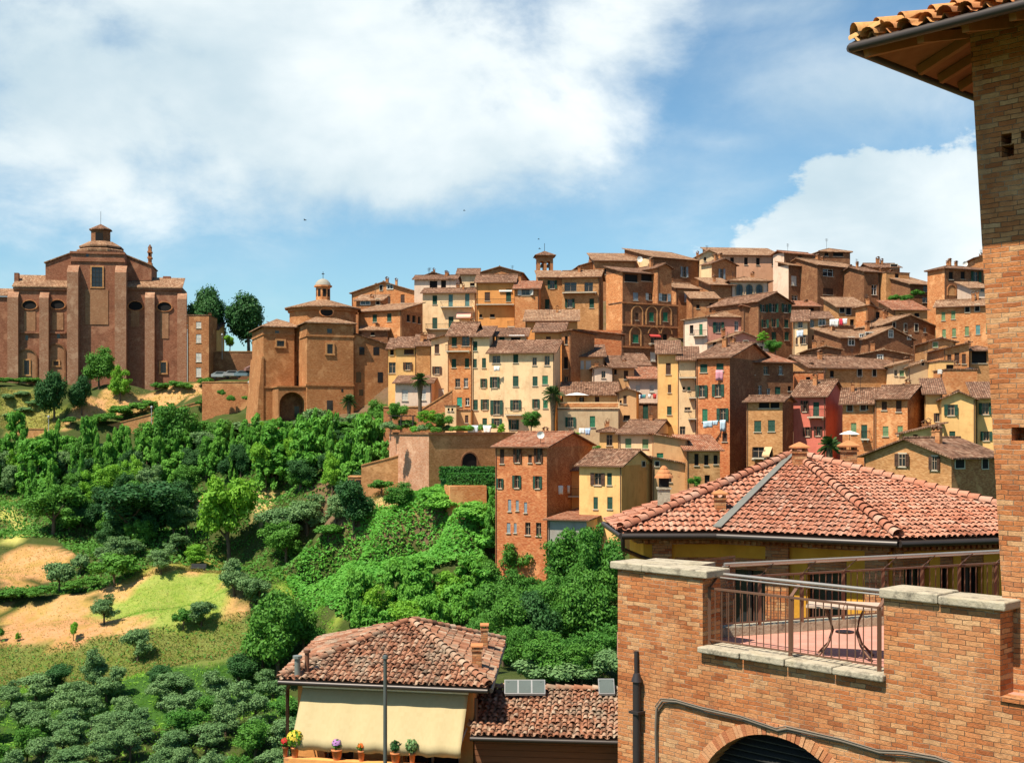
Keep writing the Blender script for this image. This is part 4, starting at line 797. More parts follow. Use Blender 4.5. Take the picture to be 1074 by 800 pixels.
root,fr,w,z0=wall_thing('I',296,480,628,700,186,-6,'rising ramp wall leading up to the teal shuttered house',B_MID,.5,y1=515,name='ramp_wall')
H('I','little white garden building with two tiny windows',438,505,604,700,183,-4,'fl','cream',[(460,625,12,18,'d'),(482,625,12,18,'d')],d=4,ch=0,pipe=False,kind='garden_hut',cat='hut',group=None)
H('I','small beige hut with one brown door beside the little white building',505,592,632,715,184,-2,'fl','och',[(568,682,20,46,'cb')],d=4,ch=0,pipe=False,kind='garden_hut',cat='hut',group=None)
# roof terrace parapet with the parasol
root,fr,w,d,zt=find('below the roof terrace'); fr.crop='J'
m=MB(); m.box(0,w,-.02,.2,zt+.165,zt+1.05,0); m.box(.2,w*.98,-.04,-.021,zt+.35,zt+.9,1); m.build('terrace_parapet',[P_CREAM,B_ORA],root)
# ------------------------------------------------------------------ terrain
def gp(px,py,D): p=at(px,py,D); return (p.x,p.y,p.z)
for t in [(-60,398,264),(0,403,262),(60,402,262),(120,402,262),(200,400,264),(240,398,268),(290,395,266),
    (0,408,258),(80,412,256),(60,440,250),(0,446,249),(100,441,250),(160,432,252),(210,414,254),
    (0,472,240),(100,474,240),(200,456,242),(270,452,232),(330,452,216),(240,480,225),(300,480,214),(400,470,205),(390,490,192),
    (0,530,214),(100,530,212),(200,520,214),(0,560,202),(100,575,196),(200,560,200),(300,530,200),
    (-60,600,186),(0,600,186),(0,660,166),(100,650,168),(200,640,171),(280,622,176),(240,600,185),(330,596,180),(60,620,180),
    (-60,720,146),(0,720,146),(100,720,146),(200,700,151),(280,680,154),(0,800,118),(100,800,118),(200,800,118),(300,740,132),(-120,800,118),
    (350,640,167),(420,600,172),(480,560,173),(520,542,168),(450,505,178),(400,512,186),(440,512,177),(520,508,168),(360,500,195),(420,560,178),(380,580,178),(500,520,170),
    (380,434,210),(395,433,212),(350,436,214),(365,433,216),(400,432,206),(388,432,218),(402,430,214),(372,434,221),(415,508,172),(440,510,170),(470,512,168),(495,512,166),(455,511,173),(430,508,178),(485,511,170),(410,509,176),(540,600,152),(620,640,136),(500,680,136),(400,720,128),(640,720,112),(560,560,155),(430,640,160)]:
    GROUND.append(gp(*t))
for p in [(-7,38,-17),(3,38,-17),(-10,30,-15),(10,24,-13),(14,34,-14),(0,18,-12),(12,14,-12),(0,3,-12),(-12,8,-13),(0,-20,-10),(30,30,-13),(30,-10,-10),(-30,-20,-16),(-30,20,-20),(-20,60,-26),(0,60,-24),(20,60,-22),(45,70,-20),(60,100,-18),
          (90,160,-8),(110,200,14),(120,240,30),(-160,120,-31),(-140,180,-22),(-150,240,-4),(-160,270,9),(-60,300,9),(0,300,34),(60,300,38),(110,290,32),(-100,310,6),(-40,310,14),(0,340,28),(80,340,30)]: GROUND.append(p)
GA=np.array(GROUND)
def ground_np(X,Y):
    X=np.asarray(X,float);Y=np.asarray(Y,float); sh=X.shape; X=X.ravel();Y=Y.ravel(); out=np.empty_like(X)
    for i in range(0,len(X),20000):
        d2=(X[i:i+20000,None]-GA[None,:,0])**2+(Y[i:i+20000,None]-GA[None,:,1])**2
        w=1/(d2+6.0)**1.9; out[i:i+20000]=(w*GA[None,:,2]).sum(1)/w.sum(1)
    far=np.sqrt(X**2+(Y-150)**2); k=np.clip((far-230)/500,0,1); k=k*k*(3-2*k)
    return (out*(1-k)+(-25)*k).reshape(sh)
def gz(x,y): return float(ground_np([x],[y])[0])
def hit_ground(px,py,dmin=45,dmax=300):
    D=np.arange(dmin,dmax,.5); kx=(px-CX)/F; kz=(HY-py)/F; g=ground_np(kx*D,D); below=np.nonzero(kz*D<=g)[0]
    i=below[0] if len(below) else len(D)-1; return Vector((kx*D[i],D[i],float(g[i])))
def axis(lo,hi,st,far,gr=1.35):
    a=list(np.arange(lo,hi+.01,st)); s=st; x=hi
    while x<far: s*=gr; x+=s; a.append(x)
    s=st; x=lo; pre=[]
    while x>-far: s*=gr; x-=s; pre.append(x)
    return np.array(pre[::-1]+a)
ax=axis(-140,130,1.5,5000); ay=axis(0,300,1.5,5000)
GX,GY=np.meshgrid(ax,ay); GZ=ground_np(GX,GY)
GZ=GZ+np.array([[0.0]])  # sheet heights
nx,ny=len(ax),len(ay)
verts=np.stack([GX.ravel(),GY.ravel(),GZ.ravel()],1)
idx=np.arange(nx*ny).reshape(ny,nx); faces=np.stack([idx[:-1,:-1],idx[:-1,1:],idx[1:,1:],idx[1:,:-1]],-1).reshape(-1,4)
me=bpy.data.meshes.new('ground'); me.from_pydata(verts.tolist(),[],faces.tolist()); me.polygons.foreach_set('use_smooth',[True]*len(faces))
# land use outlines measured on the photograph, laid onto the terrain in plan
def plan(poly): return [tuple(hit_ground(x,y)[:2]) for x,y in poly]
def inside(poly,X,Y):
    r=np.zeros(X.shape,bool); n=len(poly)
    for i in range(n):
        x0,y0=poly[i]; x1,y1=poly[(i+1)%n]; c=((y0>Y)!=(y1>Y)); 
        with np.errstate(divide='ignore',invalid='ignore'): r^=c&(X<(x1-x0)*(Y-y0)/(y1-y0+1e-12)+x0)
    return r
ZONES=[ # colour (linear), outline in photo pixels
 ((.045,.105,.020),[(0,690),(300,640),(300,760),(0,780)]),
 ((.15,.175,.045),[(0,672),(120,664),(200,655),(262,642),(268,690),(180,700),(60,720),(0,722)]),
 ((.52,.29,.13),[(0,640),(60,630),(110,618),(185,596),(238,604),(262,640),(200,655),(120,666),(60,675),(0,677)]),
 ((.50,.25,.12),[(0,648),(90,650),(125,664),(62,675),(0,676)]),
 ((.27,.31,.07),[(96,646),(118,630),(150,615),(192,602),(236,603),(245,622),(250,640),(205,654),(150,658)]),
 ((.52,.27,.12),[(0,571),(55,573),(78,582),(74,598),(45,612),(0,620)]),
 ((.24,.22,.05),[(140,600),(180,590),(230,580),(250,590),(240,603),(190,598),(120,620)]),
 ((.22,.27,.05),[(280,600),(295,596),(345,645),(358,668),(340,665)]),
 ((.26,.24,.065),[(0,408),(45,410),(60,430),(72,451),(0,449)]),
 ((.52,.28,.13),[(82,418),(110,412),(160,411),(212,408),(212,418),(150,430),(105,440),(72,450)]),
 ((.50,.36,.16),[(376,520),(400,508),(470,508),(476,518),(430,530),(400,540)]),
 ((.55,.36,.18),[(260,520),(300,518),(300,530),(262,528)]),
 ((.52,.28,.13),[(195,520),(225,514),(225,528),(200,534)]),
 ((.45,.40,.12),[(0,520),(18,530),(20,570),(0,568)]),
]
colr=np.tile(np.array([.060,.075,.022]),(nx*ny,1)); X=verts[:,0];Y=verts[:,1]
near_=(abs(X)<150)&(Y<310); WX=np.zeros_like(X); WY=np.zeros_like(Y)
for i in np.nonzero(near_)[0]:
    q=Vector((X[i]*.22,Y[i]*.22,2.0)); WX[i]=2.6*mnoise.noise(q)+1.6*mnoise.noise(q*3.1); WY[i]=2.6*mnoise.noise(q+Vector((9,4,1)))+1.6*mnoise.noise(q*3.1+Vector((5,5,5)))
for c,poly in ZONES: colr[inside(plan(poly),X+WX,Y+WY)]=c
town=(Y>150)&(X>-45)&(verts[:,2]>-14)&(X>-30+ (Y-170)*-.05); colr[town&(colr[:,0]==.060)]=(.16,.10,.06)
colr=np.concatenate([colr,np.ones((len(colr),1))],1)
ca=me.color_attributes.new('land','FLOAT_COLOR','POINT'); ca.data.foreach_set('color',colr.ravel())
n=N('ground'); at_=n.n('ShaderNodeAttribute',attribute_name='land').outputs['Color']; p=n.pos()
f1=n.noise(p,.33,8,.75); f2=n.noise(p,2.2,5,.7); f3=n.noise(n.vmath('MULTIPLY',p,(1,3.5,1)),.8,5,.65)
c=n.mix(n.mr(f1,.42,.6,0,.75),at_,n.mix(1.0,at_,(.62,.80,.42),'MULTIPLY'))
c=n.mix(n.mr(f3,.5,.7,0,.6),c,n.mix(1.0,c,(1.25,1.1,.95),'MULTIPLY')); c=n.mix(n.mr(f2,.55,.75,0,.65),c,n.mix(1.0,c,(.42,.5,.4),'MULTIPLY'))
gm=n.finish(c,.95,n.bump(n.math('ADD',f2,f3),.8,.25),.1); me.materials.append(gm)
go=bpy.data.objects.new('ground',me); C.objects.link(go); go['kind']='structure'

# ------------------------------------------------------------------ plants
LM={'bamboo':leafmat('bamboo',(0.067,0.243,0.031),(0.186,0.410,0.054),.35),'broad':leafmat('broad',(0.045,0.160,0.023),(0.115,0.275,0.036),.28),'olive':leafmat('olive',(0.085,0.182,0.061),(0.182,0.299,0.109),.2),
    'dark':leafmat('dark',(0.022,0.087,0.025),(0.056,0.146,0.036),.2),'lime':leafmat('lime',(0.115,0.307,0.028),(0.243,0.461,0.045),.38),'vine':leafmat('vine',(0.077,0.282,0.036),(0.205,0.461,0.061),.32),
    'grass':leafmat('dry_grass',(.16,.17,.04),(.38,.30,.09),.3),'hedge':leafmat('hedge',(.02,.10,.014),(.05,.18,.022),.25),'palm':leafmat('palm',(.03,.075,.02),(.07,.12,.03),.2)}
BARK=plain('bark',(.12,.085,.055),.95,.1,0,.3,4,.5)
def quads_mesh(name,Q,tint,mat):
    """Q: (n,4,3) array of leaf faces"""
    nq=len(Q); me=bpy.data.meshes.new(name); me.vertices.add(nq*4); me.vertices.foreach_set('co',Q.reshape(-1)); me.loops.add(nq*4); me.loops.foreach_set('vertex_index',np.arange(nq*4))
    me.polygons.add(nq); me.polygons.foreach_set('loop_start',np.arange(nq)*4); me.polygons.foreach_set('loop_total',np.full(nq,4))
    me.materials.append(mat); me.update(calc_edges=True); me.validate()
    a=me.attributes.new('tint','FLOAT','POINT'); a.data.foreach_set('value',np.repeat(tint,4)); return me
def leaves(cen,nrm,size,rng,asp=.55,droop=None):
    n=len(cen); nrm=nrm/np.linalg.norm(nrm,axis=1,keepdims=True); t=rng.normal(size=(n,3))
    if droop is not None: t=t*.35+droop
    t=t-(t*nrm).sum(1,keepdims=True)*nrm; t/=np.linalg.norm(t,axis=1,keepdims=True)+1e-9; b=np.cross(nrm,t); s=np.asarray(size).reshape(-1,1)
    return np.stack([cen-t*s,cen+b*s*asp-t*s*.1,cen+t*s,cen-b*s*asp-t*s*.1],1)
def crown(name,seed,mat,nclump,nleaf,leaf,clump_r=(.13,.24),shape='round',updraft=.3,droop=None,fill=.08):
    """foliage inside the unit box: x,y within +-0.5, z 0..1; leaves gathered in clumps with gaps between them"""
    rng=np.random.default_rng(seed); Q=[];T=[]
    cs=[]; LOB=[(np.array([rng.uniform(-.24,.24),rng.uniform(-.24,.24),rng.uniform(.28,.78)]),rng.uniform(.15,.25)) for _ in range(7)]
    for i in range(nclump):
        for _ in range(40):
            v=rng.normal(size=3); v/=np.linalg.norm(v); rr=rng.uniform(fill,1)**.45
            if shape=='round': l0,l1=LOB[rng.integers(7)]; p=l0+v*l1*rr*np.array([1,1,.85])
            elif shape=='column': z=rng.uniform(.08,.92); w=.34*math.sqrt(max(.02,1-(abs(z-.42)/.6)**2)); a=rng.uniform(0,6.283); p=np.array([math.cos(a)*w*rr,math.sin(a)*w*rr,z])
            elif shape=='flat': p=np.array([v[0]*.42*rr,v[1]*.42*rr,.45+abs(v[2])*.36*rr])
            else: z=rng.uniform(.05,.95)**1.2; w=.36*(1-z)**.7+.04; a=rng.uniform(0,6.283); p=np.array([math.cos(a)*w*rr,math.sin(a)*w*rr,z])
            if all(np.linalg.norm(p-c)>.09 for c,_ in cs): break
        cs.append((p,rng.uniform(*clump_r)))
    for p,r in cs:
        k=int(nleaf*(r/np.mean(clump_r))**2); v=rng.normal(size=(k,3)); v[:,2]=v[:,2]*.8+updraft*.6; v/=np.linalg.norm(v,axis=1,keepdims=True)
        rad=r*rng.uniform(.55,1.0,(k,1))*(1+.25*rng.normal(size=(k,1))*.6); c=p+v*rad*np.array([1,1,.85])
        nr=v+rng.normal(size=(k,3))*.55; nr[:,2]+=updraft
        Q.append(leaves(c,nr,leaf*rng.uniform(.6,1.35,k),rng,droop=droop)); T.append(np.clip(rng.normal(rng.uniform(.25,.75),.18,k),0,1))
    return quads_mesh('crown_'+name,np.concatenate(Q),np.concatenate(T),mat)
PROTO={}
for k in range(3):
    PROTO['broad',k]=crown('broad',10+k,LM['broad'],46,190,.027,(.09,.19))
    PROTO['dark',k]=crown('dark',20+k,LM['dark'],56,200,.024,(.10,.18))
    PROTO['olive',k]=crown('olive',30+k,LM['olive'],46,150,.025,(.07,.16),'round',.25)
    PROTO['bamboo',k]=crown('bamboo',40+k,LM['bamboo'],42,130,.038,(.06,.14),'column',.35,np.array([0,0,-.9]))
    PROTO['lime',k]=crown('lime',50+k,LM['lime'],40,170,.028,(.08,.16))
    PROTO['shrub',k]=crown('shrub',60+k,LM['broad'],16,190,.052,(.15,.25),'flat')
    PROTO['oshrub',k]=crown('olive_shrub',70+k,LM['olive'],16,190,.05,(.16,.26),'flat')
    PROTO['vine',k]=crown('vine_mound',80+k,LM['vine'],18,200,.050,(.15,.25),'flat',.5)
    PROTO['plume',k]=crown('plume',90+k,LM['bamboo'],30,150,.045,(.07,.13),'cone',.6)
def trunk_mesh(seed,n=4):
    rng=random.Random(seed); m=MB(); top=Vector((rng.uniform(-.05,.05),rng.uniform(-.05,.05),.5))
    m.tube([(0,0,-.12),(top.x*.3,top.y*.3,.2),top],[.045,.035,.024],7)
    for i in range(n):
        a=6.283*i/n+rng.uniform(-.4,.4); s=Vector((top.x*.6,top.y*.6,.26+.06*i)); e=s+Vector((math.cos(a)*.26,math.sin(a)*.26,.3)); md=(s+e)/2+Vector((0,0,-.03)); m.tube([s,md,e],[.02,.014,.006],5)
    return m.mesh('trunk',BARK)
TR=[trunk_mesh(i) for i in range(3)]
NAME={'broad':'broadleaf_tree','dark':'evergreen_tree','olive':'olive_tree','bamboo':'bamboo_clump','lime':'young_tree','shrub':'shrub','oshrub':'silver_shrub','vine':'vine_mound','plume':'bamboo_clump'}
def plant(px,py,w,h,typ,label,cat=None,group=None,lift=.08,D=None,bury=0.0,trunk=True):
    """px,py = foot of the plant on the photograph, w,h = size in photo pixels"""
    if D is None: P=hit_ground(px,py)
    else: P=at(px,py,D)
    s=P.y/F; W,Hh=w*s,h*s; k=random.randrange(3)
    r=empty(NAME[typ],P,random.uniform(0,6.28),label,cat or ('shrub' if 'shrub' in typ or typ=='vine' else 'bamboo' if NAME[typ].startswith('bam') else 'tree'),group)
    link('crown',PROTO[typ,k],r,(0,0,Hh*lift-bury*Hh),0,(W*1.08,W*1.08*random.uniform(.85,1.1),Hh*(1-lift*.6)*1.05))
    if trunk: link('trunk',TR[k],r,(0,0,0),random.uniform(0,6),(W*.9,W*.9,Hh*.95))
    return r
# ------------------------------------------------------------------ planting
G_TH='bamboo and bushes of the hillside thicket'; G_OL='olive trees of the lower grove'; G_LOW='trees in the hollow below the red house'
plant(214,368,44,78,'dark','tall dark evergreen nearest the white shuttered house beside the church',D=284)
plant(224,368,26,52,'dark','slimmer dark evergreen wedged between the two tall dark crowns',D=288)
plant(261,368,48,70,'dark','broad round dark evergreen above the brick wall with parked cars',D=286)
plant(241,369,16,17,'lime','small bright green tree poking over the dark brick wall',D=279)
plant(57,442,36,60,'dark','dark bushy tree at the edge of the dry meadow below the church')
plant(86,437,26,48,'dark','dark ragged tree beside the bare orange slope')
plant(104,408,32,44,'broad','mid green tree against the foot of the church')
plant(146,406,46,52,'broad','large dark green round tree before the church wall')
plant(126,422,24,36,'lime','bright small tree on the bare slope below the church')
plant(74,448,14,10,'shrub','low bush at the foot of the dark meadow tree')
for i,(x,y,w,h) in enumerate([(98,449,22,10),(112,446,22,12),(126,440,26,15),(142,435,24,13),(155,432,18,12)]):
    plant(x,y,w,h,'shrub','dark clipped bush in the row along the top of the field wall',group='bushes along the field wall',trunk=False)
for x,y,w in ((8,424,14),(22,420,16),(38,428,18),(25,436,20),(12,442,16)):
    plant(x,y,w,8,'oshrub','low wild bush growing in the dry meadow below the church',group='bushes in the church meadow',trunk=False)
for x,y in ((-4,404),(10,404),(24,404),(36,404)): plant(x,y,18,8,'shrub','low dark hedge bush along the church foot',group='hedge bushes at the church foot',trunk=False)
for x,y in ((168,411),(182,411),(193,411),(215,406)): plant(x,y,16,10,'shrub','trimmed hedge bush along the forecourt edge',group='forecourt hedge bushes',trunk=False)
plant(178,484,46,62,'broad','dull green spreading tree rising over the field wall')
for x,y,w in ((232,418,8),(242,424,9),(262,424,16)): plant(x,y,w,10,'shrub','ivy patch on the light brick retaining wall',D=244.5,group='ivy patches on the retaining wall',trunk=False)
plant(216,428,18,9,'shrub','squared hedge block at the end of the retaining wall',trunk=False)
# the thicket
rng=random.Random(3)
def scatter(poly,sx,sy,fn):
    ys=[p[1] for p in poly]; y=min(ys); row=0
    while y<=max(ys):
        xs=[p[0] for p in poly]; x=min(xs)+(row%2)*sx/2
        while x<=max(xs):
            X=x+rng.uniform(-.35,.35)*sx; Y=y+rng.uniform(-.35,.35)*sy
            if inside(poly,np.array([X]),np.array([Y]))[0]: fn(X,Y)
            x+=sx
        y+=sy; row+=1
LB={'bamboo':'feathery bright green bamboo clump in the dense thicket above the fields','plume':'pointed bright green bamboo clump in the dense thicket above the fields','broad':'leafy mid green tree in the dense thicket above the fields','dark':'dark green tree in the dense thicket above the fields','olive':'grey green tree in the dense thicket above the fields','shrub':'low green bush filling the dense thicket above the fields','lime':'yellow green tree in the dense thicket above the fields','oshrub':'low grey bush filling the dense thicket above the fields'}
def th(x,y):
    if y<500 and x<150: t=rng.choice(['bamboo','plume','bamboo','olive','broad'])
    elif x>225: t=rng.choice(['bamboo','plume','plume','lime','dark','broad','plume'])
    elif y>535: t=rng.choice(['dark','broad','dark'])
    else: t=rng.choice(['bamboo','plume','broad','lime','plume','olive','dark'])
    w=rng.uniform(20,34); h=rng.uniform(30,50) if t in('bamboo','plume','lime') else rng.uniform(26,36)
    plant(x,y,w*(.85 if t in('bamboo','plume') else 1.05),h,t,LB[t],group=G_TH)
scatter([(-10,482),(60,484),(150,480),(200,468),(262,470),(300,474),(408,468),(410,512),(372,524),(300,522),(262,514),(205,522),(190,560),(165,582),(95,580),(55,540),(20,520),(-10,520)],17,13,th)
def low(x,y): t=rng.choice(['shrub','oshrub','shrub']); plant(x,y,rng.uniform(18,28),rng.uniform(9,14),t,LB[t],group=G_TH,trunk=False)
scatter([(-10,474),(60,476),(150,472),(205,450),(262,452),(262,470),(200,470),(150,482),(60,486),(-10,486)],16,8,low)
scatter([(270,452),(405,446),(408,470),(300,474),(265,470)],17,8,low)
plant(138,574,92,66,'dark','wide dark spreading tree at the lower edge of the thicket')
plant(56,560,60,52,'broad','leafy green tree at the lower left end of the thicket')
plant(40,520,60,56,'bamboo','big feathery bamboo clump under the field wall')
plant(330,500,58,60,'bamboo','tall arching bamboo clump below the church arch')
plant(388,500,52,62,'bamboo','thick bright bamboo clump beside the garden wall')
plant(285,505,46,56,'plume','tall pale stemmed bamboo clump at the middle of the thicket')
plant(316,516,36,32,'dark','dark rounded bush at the foot of the bamboo')
plant(241,594,70,92,'lime','big light green walnut-like tree standing between thicket and field')
plant(292,572,54,44,'olive','silver olive at the edge of the walnut-like tree')
plant(322,560,52,40,'olive','broad silver olive above the bare path')
plant(300,592,44,44,'broad','mid green tree before the silver olives')
plant(371,566,48,54,'dark','dense dark round tree above the vine slope')
plant(345,574,26,16,'shrub','low dark bush at the foot of the dense round tree')
plant(196,560,34,30,'olive','grey green olive beside the bare red patch'); plant(214,548,26,22,'olive','small grey olive above the bare red patch')
plant(206,596,30,24,'lime','yellow green bush at the corner of the mown field',trunk=False)
plant(352,548,34,34,'olive','silver olive just behind the dense round tree'); plant(400,520,24,16,'shrub','dark bush below the garden wall')
plant(418,536,34,30,'broad','round tree on the dry bank below the bastion'); plant(445,512,30,12,'oshrub','low scrub along the foot of the bastion',trunk=False); plant(472,512,24,14,'oshrub','low scrub beside the hedges',trunk=False)
# field trees and bushes
plant(62,622,28,32,'oshrub','rounded bush on the strip between the two bare fields'); plant(84,606,17,24,'oshrub','slim bush beside the upper bare field')
plant(120,616,38,34,'shrub','dark bush at the upper corner of the mown field'); plant(112,598,36,30,'olive','olive behind the dark bush by the mown field'); plant(138,588,32,26,'olive','olive highest on the bank over the mown field')
plant(169,602,30,31,'olive','olive standing on the upper edge of the mown field'); plant(186,580,28,20,'olive','olive just below the wide dark tree')
for x,y,w in ((4,634,22),(18,633,24),(34,632,24),(48,628,22),(78,622,22),(95,618,22)): plant(x,y,w,14,'shrub','low bush in the hedge line between the two bare fields',group='hedge line between the fields',trunk=False)
plant(109,655,31,31,'olive','lone round olive on the mown field'); plant(77,674,12,19,'lime','tiny young tree at the lower field edge'); plant(19,672,7,9,'lime','very small sapling on the lower field edge'); plant(0,674,8,15,'shrub','small bush at the near corner of the bare field')
plant(144,694,36,38,'olive','large dense olive in the yellow grass'); plant(211,658,30,31,'olive','olive casting shade near the field centre'); plant(192,662,17,23,'shrub','dark little tree beside the field olive')
plant(246,627,39,35,'olive','olive at the upper right corner of the field'); plant(271,639,39,34,'olive','olive overlapping its neighbour at the field corner')
plant(292,718,72,92,'broad','large leafy tree behind the house with the awning'); plant(250,714,40,32,'dark','dark pointed bush under the large leafy tree'); plant(318,690,40,50,'broad','leafy tree on the grass strip above the awning house'); plant(276,705,40,60,'broad','leafy tree at the lower end of the field corner')
def grove(x,y):
    t='olive' if rng.random()<.8 else 'broad'
    plant(x,y,rng.uniform(30,50),rng.uniform(28,44),t,'grey green olive tree in the crowded grove at the valley bottom' if t=='olive' else 'greener leafy tree among the olives of the valley bottom',group=G_OL,lift=.14)
scatter([(-20,742),(40,728),(110,726),(200,722),(300,726),(310,770),(320,860),(-20,860)],40,19,grove)
plant(58,730,44,30,'dark','dark tree at the upper edge of the olive grove'); plant(168,722,30,22,'dark','small dark tree at the edge of the yellow grass')
for x,y,w,h in ((24,862,70,40),(90,868,70,42),(160,866,76,46),(230,868,80,52),(285,860,66,50),(122,846,52,34),(60,840,56,36),(0,836,50,36)): plant(x,y,w,h,'olive' if x<150 else 'broad','broad tree at the near edge of the valley grove',group='near edge trees of the valley grove')
# hollow below the red house
def hol(x,y):
    t='broad' if x>500 else rng.choice(['bamboo','lime','bamboo']); plant(x,y,rng.uniform(36,56),rng.uniform(40,60),t,{'broad':'dark leafy tree in the hollow below the red brick house','bamboo':'bright feathery bamboo below the vine slope','lime':'bright yellow green tree below the vine slope'}[t],group=G_LOW)
scatter([(360,662),(420,640),(500,628),(560,640),(640,640),(648,720),(560,724),(470,700),(400,690),(350,680)],25,19,hol)
plant(596,626,70,72,'broad','large leafy tree against the foot of the red brick house'); plant(632,640,56,90,'broad','tall leafy tree between the red house and the terrace'); plant(548,610,44,44,'broad','dark leafy tree at the corner of the red brick house')
plant(560,690,60,80,'dark','deep green tree in the middle of the hollow'); plant(610,690,60,90,'broad','leafy tree in the hollow nearest the terrace wall'); plant(500,640,60,54,'bamboo','bright bamboo clump in the centre of the slope'); plant(440,640,60,52,'bamboo','bright bamboo clump at the end of the vine slope')
for x,y,w,h in ((560,722,50,30),(600,724,50,30),(640,720,40,36),(575,706,40,24)): plant(x,y,w,h,'oshrub','silvery bush just above the solar panel roof',group='bushes above the annex roof',trunk=False)
plant(517,566,22,54,'plume','tall creeper-covered stem beside the red brick house',D=152,trunk=False)
# around the churches and terraces
for x,y,w,h,t,l in ((272,463,24,18,'lime','bright bush at the sharp corner of the round church'),(330,452,34,22,'oshrub','silver bush under the arch of the round church'),(352,455,30,20,'olive','silver olive beside the small palm'),(396,446,26,26,'broad','green tree at the far corner of the round church'),(300,466,34,22,'olive','grey olive below the church arch'),(376,452,26,18,'oshrub','silver bush beside the small palm')): plant(x,y,w,h,t,l)
for x,y,w,h,t,l in ((419,441,22,20,'broad','round shrub on the bastion garden under the date palm'),(428,452,14,12,'hedgeb','clipped ball on the bastion garden'),(449,446,22,16,'lime','light green bush by the ramp wall'),(466,450,22,18,'broad','bush at the foot of the little white building'),(487,455,12,9,'lime','potted plant beside the washing'),(526,455,12,11,'lime','yellow green plant at the cream house door')):
    plant(x,y,w,h,'shrub' if t=='hedgeb' else t,l,D=180,trunk=False,lift=0)
plant(557,453,21,21,'broad','dense green shrub beside the fan palm',D=168); plant(800,360,14,12,'lime','light green bush above the brick apartment roofs',D=206); plant(813,371,18,15,'broad','round green bush beside the pale garden shed',D=204)
for x,y,w in ((938,318,12),(950,318,14),(962,313,12),(945,323,14)): plant(x,y,w,9,'shrub','shrub on the brown house terrace near the skyline',D=245,group='shrubs on the skyline terrace',trunk=False)
plant(728,512,14,13,'broad','green shrub below the narrow windowed stone house',D=146); plant(626,476,12,9,'broad','bushy plant in the yellow corner roof terrace',D=158); plant(598,458,22,6,'lime','row of terrace plants under the beige house',D=168,trunk=False)
for i,(x,y) in enumerate(((494,232),(464,340),(416,342),(454,362))): pass
# clipped hedges
def hedge(x0,x1,y0,y1,D,label):
    p0=at(x0,y1,D); p1=at(x1,y1,D); L=(p1-p0).length; h=(y1-y0)/F*D; dp=1.4; rg=np.random.default_rng(int(x0)); k=int(420*L*(h+dp)/10)+900
    r=empty('hedge',p0,0,label,'hedge'); m=MB(); m.box(.15,L-.15,.15,dp-.15,-1.5,h-.12); 
    c=[];nn=[]
    for i in range(k):
        f=rg.random()
        if f<.5: c.append((rg.uniform(0,L),rg.normal(0,.06),rg.uniform(-.5,h))); nn.append((0,-1,.4))
        elif f<.9: c.append((rg.uniform(0,L),rg.uniform(0,dp),h+rg.normal(0,.06))); nn.append((0,-.2,1))
        else: s=rg.integers(2); c.append((s*L+rg.normal(0,.05),rg.uniform(0,dp),rg.uniform(-.5,h))); nn.append((2*s-1,0,.3))
    Q=leaves(np.array(c),np.array(nn)+rg.normal(size=(k,3))*.5,.15*rg.uniform(.7,1.4,k),rg); link('foliage',quads_mesh('hedge_foliage',Q,rg.random(k),LM['hedge']),r); m.build('inner_twigs',LM['dark'],r)
hedge(461,519,490,500,167,'upper clipped hedge in front of the dark arched doorway'); hedge(469,519,497,511,163,'lower clipped hedge in front of the dark arched doorway')
# palms
def palm(px,foot,crown_y,w,D,label,skirt):
    P=at(px,foot,D); s=D/F; h=(foot-crown_y)*s; r=empty('palm_tree',P,random.uniform(0,6),label,'palm tree'); m=MB()
    m.tube([(0,0,-2),(0,0,h*.5),(0,0,h)],[.3,.26,.28],10); m.build('trunk',BARK,r)
    if skirt: m=MB(); m.lathe([(.28,h*.34),(.33,h*.5),(.48,h*.86),(.4,h*1.0)],(0,0,0),14,0,False); m.build('dead_frond_skirt',plain('dry_frond',(.13,.095,.06),.95,.1,0,.4,6,.8),r)
    rg=np.random.default_rng(int(px)); V=[];T=[]
    for i in range(64):
        a=rg.uniform(0,6.283); el=rg.uniform(-.9,1.5); L=w*s*.5*rg.uniform(.8,1.1); d=np.array([math.cos(a)*math.cos(el),math.sin(a)*math.cos(el),math.sin(el)])
        for j in range(1,12):
            t=j/11; p=np.array([0,0,h])+d*L*t+np.array([0,0,-.25*L*t*t]); tang=d+np.array([0,0,-.9*t]); tang/=np.linalg.norm(tang); side=np.cross(tang,(0,0,1)); side/=np.linalg.norm(side)+1e-6
            for sg in (-1,1):
                q=side*sg*.75+tang*.6+np.array([0,0,-.25]); q/=np.linalg.norm(q); ll=L*.36*(1-.5*abs(t-.4)); bb=np.cross(q,side*sg+np.array([0,0,.5])); bb/=np.linalg.norm(bb)+1e-6
                V.append([p,p+q*ll*.5+bb*.05,p+q*ll,p+q*ll*.5-bb*.05]); T.append(rg.random())
    link('crown',quads_mesh('fronds',np.array(V),np.array(T),LM['palm']),r)
palm(440.5,428,398,18,182,'shaggy date palm before the low pale house',True); palm(580,456,413,22,172,'tall fan palm with dark trunk before the terrace house',True); palm(366,440,420,17,205,'small fan palm under the tall church wing',True); palm(870,478,466,24,104,'bushy yucca-like palm peeking over the red roof',False)
